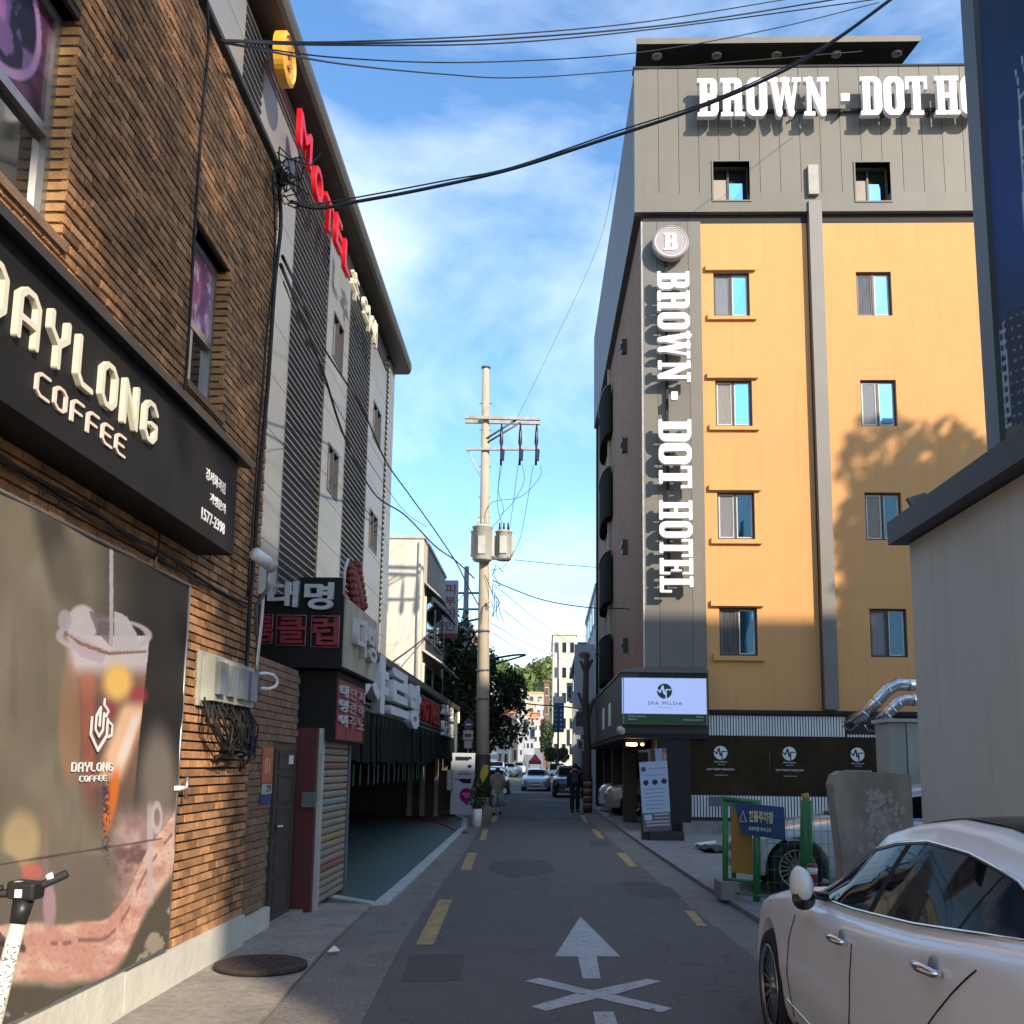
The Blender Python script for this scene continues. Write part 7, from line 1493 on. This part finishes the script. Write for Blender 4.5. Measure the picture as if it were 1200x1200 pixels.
# row houses closing the left side of the far street
for i, (x1, y0, y1, h, ci, lab) in enumerate(((-5.2, 76, 92, 7, 3, 'shaded grey row house on the left beyond the trees'), (-6.2, 94, 112, 7.5, 0, 'shaded cream row house farther along the left'))):
    block('row_house', lab, x1-7, x1, y0, y1, gz(y0), h, mat('house_%s' % pal[ci][1].replace(' ', '_'), pal[ci][0]), [(4, 2, 'r', .25)], trim=.2)
tn = thing('red_canopy_tent', 'small red canopy over a stall far up the street', 'tent', (-1.2, 112, gz(112))); z = gz(112)
tb = [Vector(ony(px, 893, 112)) for px in (620, 634)]; x0, x1 = tb[0].x, tb[1].x
MB().add([(x0, 112, z+1.6), (x1, 112, z+1.6), (x1, 114, z+1.6), (x0, 114, z+1.6), ((x0+x1)/2, 113, z+2.4), (x0, 112, z+1.25), (x1, 112, z+1.25)], [(0, 1, 4), (1, 2, 4), (2, 3, 4), (3, 0, 4), (5, 6, 1, 0)]).build('canopy', mat('tent_red', (.35, .02, .03), .6), tn)
for x in (x0, x1): MB().tube([(x, 112, z), (x, 112, z+1.6)], .04, 6).build('leg', steel_d, tn)
sg1 = thing('vertical_shop_sign', 'white vertical sign with a pink oval on the right street front', 'sign', (1.6, 43, 5))
a, c = ony(673, 830, 43), ony(697, 755, 43)
box('sign_box', mat('sign_white_dull', (.45, .48, .50), .5, .05), (a[0], c[0], 43, 43.3, a[2], c[2]), sg1)
o_ = Vector(ony(685, 768, 42.98)); mb = MB().lathe([(0, 0), (1, 0), (1, .01), (0, .01)], (0, 0, 0), (0, -1, 0), 24, False); mb.v = [(o_.x+x*.24, o_.y+y, o_.z+z*.15) for x, y, z in mb.v]; mb.build('oval_logo', mat('pink_oval', (.30, .06, .12), .5), sg1)
a2, c2_ = ony(675, 851, 43), ony(690, 834, 43); box('photo_panel', mat('photo_brown', (.10, .06, .05), .5, .6, 8.), (a2[0], c2_[0], 43, 43.2, a2[2], c2_[2]), sg1); a3, c3 = ony(674, 861, 43), ony(690, 852, 43); box('name_plate', pale_metal, (a3[0], c3[0], 43, 43.2, a3[2], c3[2]), sg1)
MB().tube([(c[0], 43.1, c[2]-.4), (2.2, 43.3, c[2]-.4)], .03, 6).build('arm', steel_d, sg1)
sg2 = thing('blue_banner_sign', 'blue and green vertical banner sign on a thin street pole', 'sign', (.9, 75, 5))
a, c = ony(648, 858, 72), ony(661, 824, 72); m0 = (a[0]+c[0])/2
box('blue_half', mat('bs_blue', (.015, .035, .14), .5), (m0, c[0], 72, 72.1, a[2], c[2]), sg2); box('green_half', mat('bs_green', (.01, .06, .075), .5), (a[0], m0-.005, 72, 72.1, a[2], c[2]), sg2)
for i in range(6):
    zz = c[2]-.2-i*.32; box('print_mark', mat('bs_mark', (.12, .3, .2), .5), (a[0]+.1, a[0]+.26, 71.98, 71.995, zz-.08, zz+.08), sg2); box('print_mark', mat('bs_mark2', (.25, .35, .55), .5), (m0+.1, m0+.26, 71.98, 71.995, zz-.08, zz+.08), sg2)
t_, t2_ = ony(648, 824, 72), ony(661, 816, 72); box('top_plate', pale_metal, (t_[0], t2_[0], 72, 72.1, t_[2], t2_[2]), sg2); MB().tube([Vector(ony(654, 905, 72.3)), Vector(ony(654, 762, 72.3))], .07, 8).build('pole', steel_d, sg2)
box('light_box_sign', pale_metal, tuple(float(v) for v in (ony(664, 874, 60)[0], ony(668, 874, 60)[0], 60, 60.3, ony(664, 874, 60)[2], ony(664, 855, 60)[2])), None, label='small white vertical light box beside the dark building', cat='sign')
for i, (x0, x1, y0, y1, dd, col, lab) in enumerate(((606, 612, 832, 846, 95, (.55, .56, .52), 'small white projecting sign left of the orange brick house'), (613, 619, 846, 858, 110, (.10, .25, .12), 'small green projecting sign over the far white cars'), (621, 627, 852, 866, 105, (.30, .36, .42), 'grey blue projecting sign above the red tent'),
        (633, 638, 842, 862, 90, (.45, .10, .07), 'narrow red vertical sign beside the climbing shrub'), (597, 603, 852, 868, 85, (.50, .42, .12), 'small yellow projecting sign at the left of the far street'), (664, 671, 800, 822, 65, (.42, .44, .45), 'pale square sign hanging high on the dark building'), (676, 684, 866, 880, 50, (.46, .45, .40), 'small cream sign low beside the pollarded trunk'))):
    a, c = ony(x0, y1, dd), ony(x1, y0, dd); t = thing('projecting_sign', lab, 'sign', (a[0], dd, a[2])); box('sign_box', mat('sign_col_%d' % i, col, .5, .1), (a[0], c[0], dd, dd+.25, a[2], c[2]), t); box('face_print', mat('sign_ink', (.08, .08, .1), .6), (a[0]+(c[0]-a[0])*.25, c[0]-(c[0]-a[0])*.25, dd-.02, dd-.005, a[2]+(c[2]-a[2])*.2, c[2]-(c[2]-a[2])*.2), t)
    MB().tube([(c[0], dd+.1, (a[2]+c[2])/2), (c[0]+(.9 if x0 > 630 else -.9-(c[0]-a[0])), dd+.1, (a[2]+c[2])/2)], .04, 6).build('arm', steel_d, t)
for i, (x, y, nm) in enumerate(((-3.6, 76, 'grey'), (-4.4, 92, 'white'))):
    car('parked_car', ('grey car parked on the left ahead of the dark grey one', 'white suv between the left row houses and the street')[i], (SED, SUV)[i], (grey_c, white_c)[i], (x, y, gz(y)), R(-88), None, 40)
# shrubs far right, bushes
for i, (px, py, dd, r, lab) in enumerate(((641, 868, 90, (.55, .8, 2.2), 'tall green climbing shrub left of the cream tower'), (652, 884, 80, (1.1, .8, .8), 'rounded green bush behind the parked pale suv'))):
    c = ony(px, py, dd); t = thing('shrub', lab, 'shrub', (c[0], dd, gz(dd))); crown(MB(), c, r, 1800, .12, 60+i, 10).build('foliage', leaf_d, t, kind='stuff')
    MB().tube([(c[0], dd, gz(dd)-.1), (c[0], dd, c[2])], .06, 6).build('stem', bark, t)
# ------------------------------------------------------------ wooded hill
hp = MB(); nx, ny = 60, 26
def hz(x, y):
    base = gz(y); t = np.clip((y-300)/170, 0, 1); t = t*t*(3-2*t)
    return base*(1-t)+t*(28*math.exp(-((x+30)/95)**2)+17+3*math.sin(x*.09)+2*math.sin(x*.23+1))*1.0
vs = [(-260+i*8.5, 290+j*9., hz(-260+i*8.5, 290+j*9.)) for i in range(nx) for j in range(ny)]
hp.add(vs, [(i*ny+j, (i+1)*ny+j, (i+1)*ny+j+1, i*ny+j+1) for i in range(nx-1) for j in range(ny-1)], True)
hill = hp.build('hill', mat('hill_ground', (.05, .075, .025), .9, .3, .1), None, kind='structure')
rs = np.random.RandomState(9); fb = MB()
for i in range(620):
    x = rs.uniform(-75, 30); y = rs.uniform(330, 475); z = hz(x, y); r = rs.uniform(2.2, 4.2); cz = z+r*.8
    for k in range(26):
        d = rs.normal(size=3); d /= np.linalg.norm(d); p = np.array([x, y, cz])+d*r*rs.uniform(.7, 1.05); a = rs.normal(size=3); a -= d*(a@d)*.6; a /= np.linalg.norm(a); b_ = np.cross(a, d+rs.normal(size=3)*.3); b_ /= np.linalg.norm(b_); s = rs.uniform(.5, 1.1)
        fb.v += [tuple(p-a*s), tuple(p+b_*s*.8), tuple(p+a*s), tuple(p-b_*s*.8)]; n_ = len(fb.v)-4; fb.f.append((n_, n_+1, n_+2, n_+3)); fb.sm.append(False)
fb.build('forest', leaf_h, None, 'sunlit green wood covering the hill behind the street', 'wood', kind='stuff')
# ------------------------------------------------------------ what stands behind the viewer and shades the street
block('office_block', 'plain office block across the road behind the viewer on the right', 10, 30, -9.0, 6.4, 0, 17.2, mat('office_wall', (.42, .40, .36), .85, .06, 1.), [(6, 5, 'l', .1)])
pt_ = tree('broad plane tree behind the viewer shading the brick wall', 7.8, -2.6, 0, 15, (7.2, -6.6, 15.3), (2.3, 4.2, 2.7), 1500, .26, leaf_d, 51, 26, name='plane_tree')
crown(MB(), (7.0, -4.4, 11.6), (1.5, 2.0, 1.6), 150, .24, 71, 18).build('lower_crown', leaf_d, pt_, kind='stuff')
tree('tall tree right of the shed shading the orange hotel front', 18.2, 14, 0, 17.5, (18.2, 14, 15.4), (2.1, 2.0, 3.1), 4600, .24, leaf_d, 57, 20, name='plane_tree')
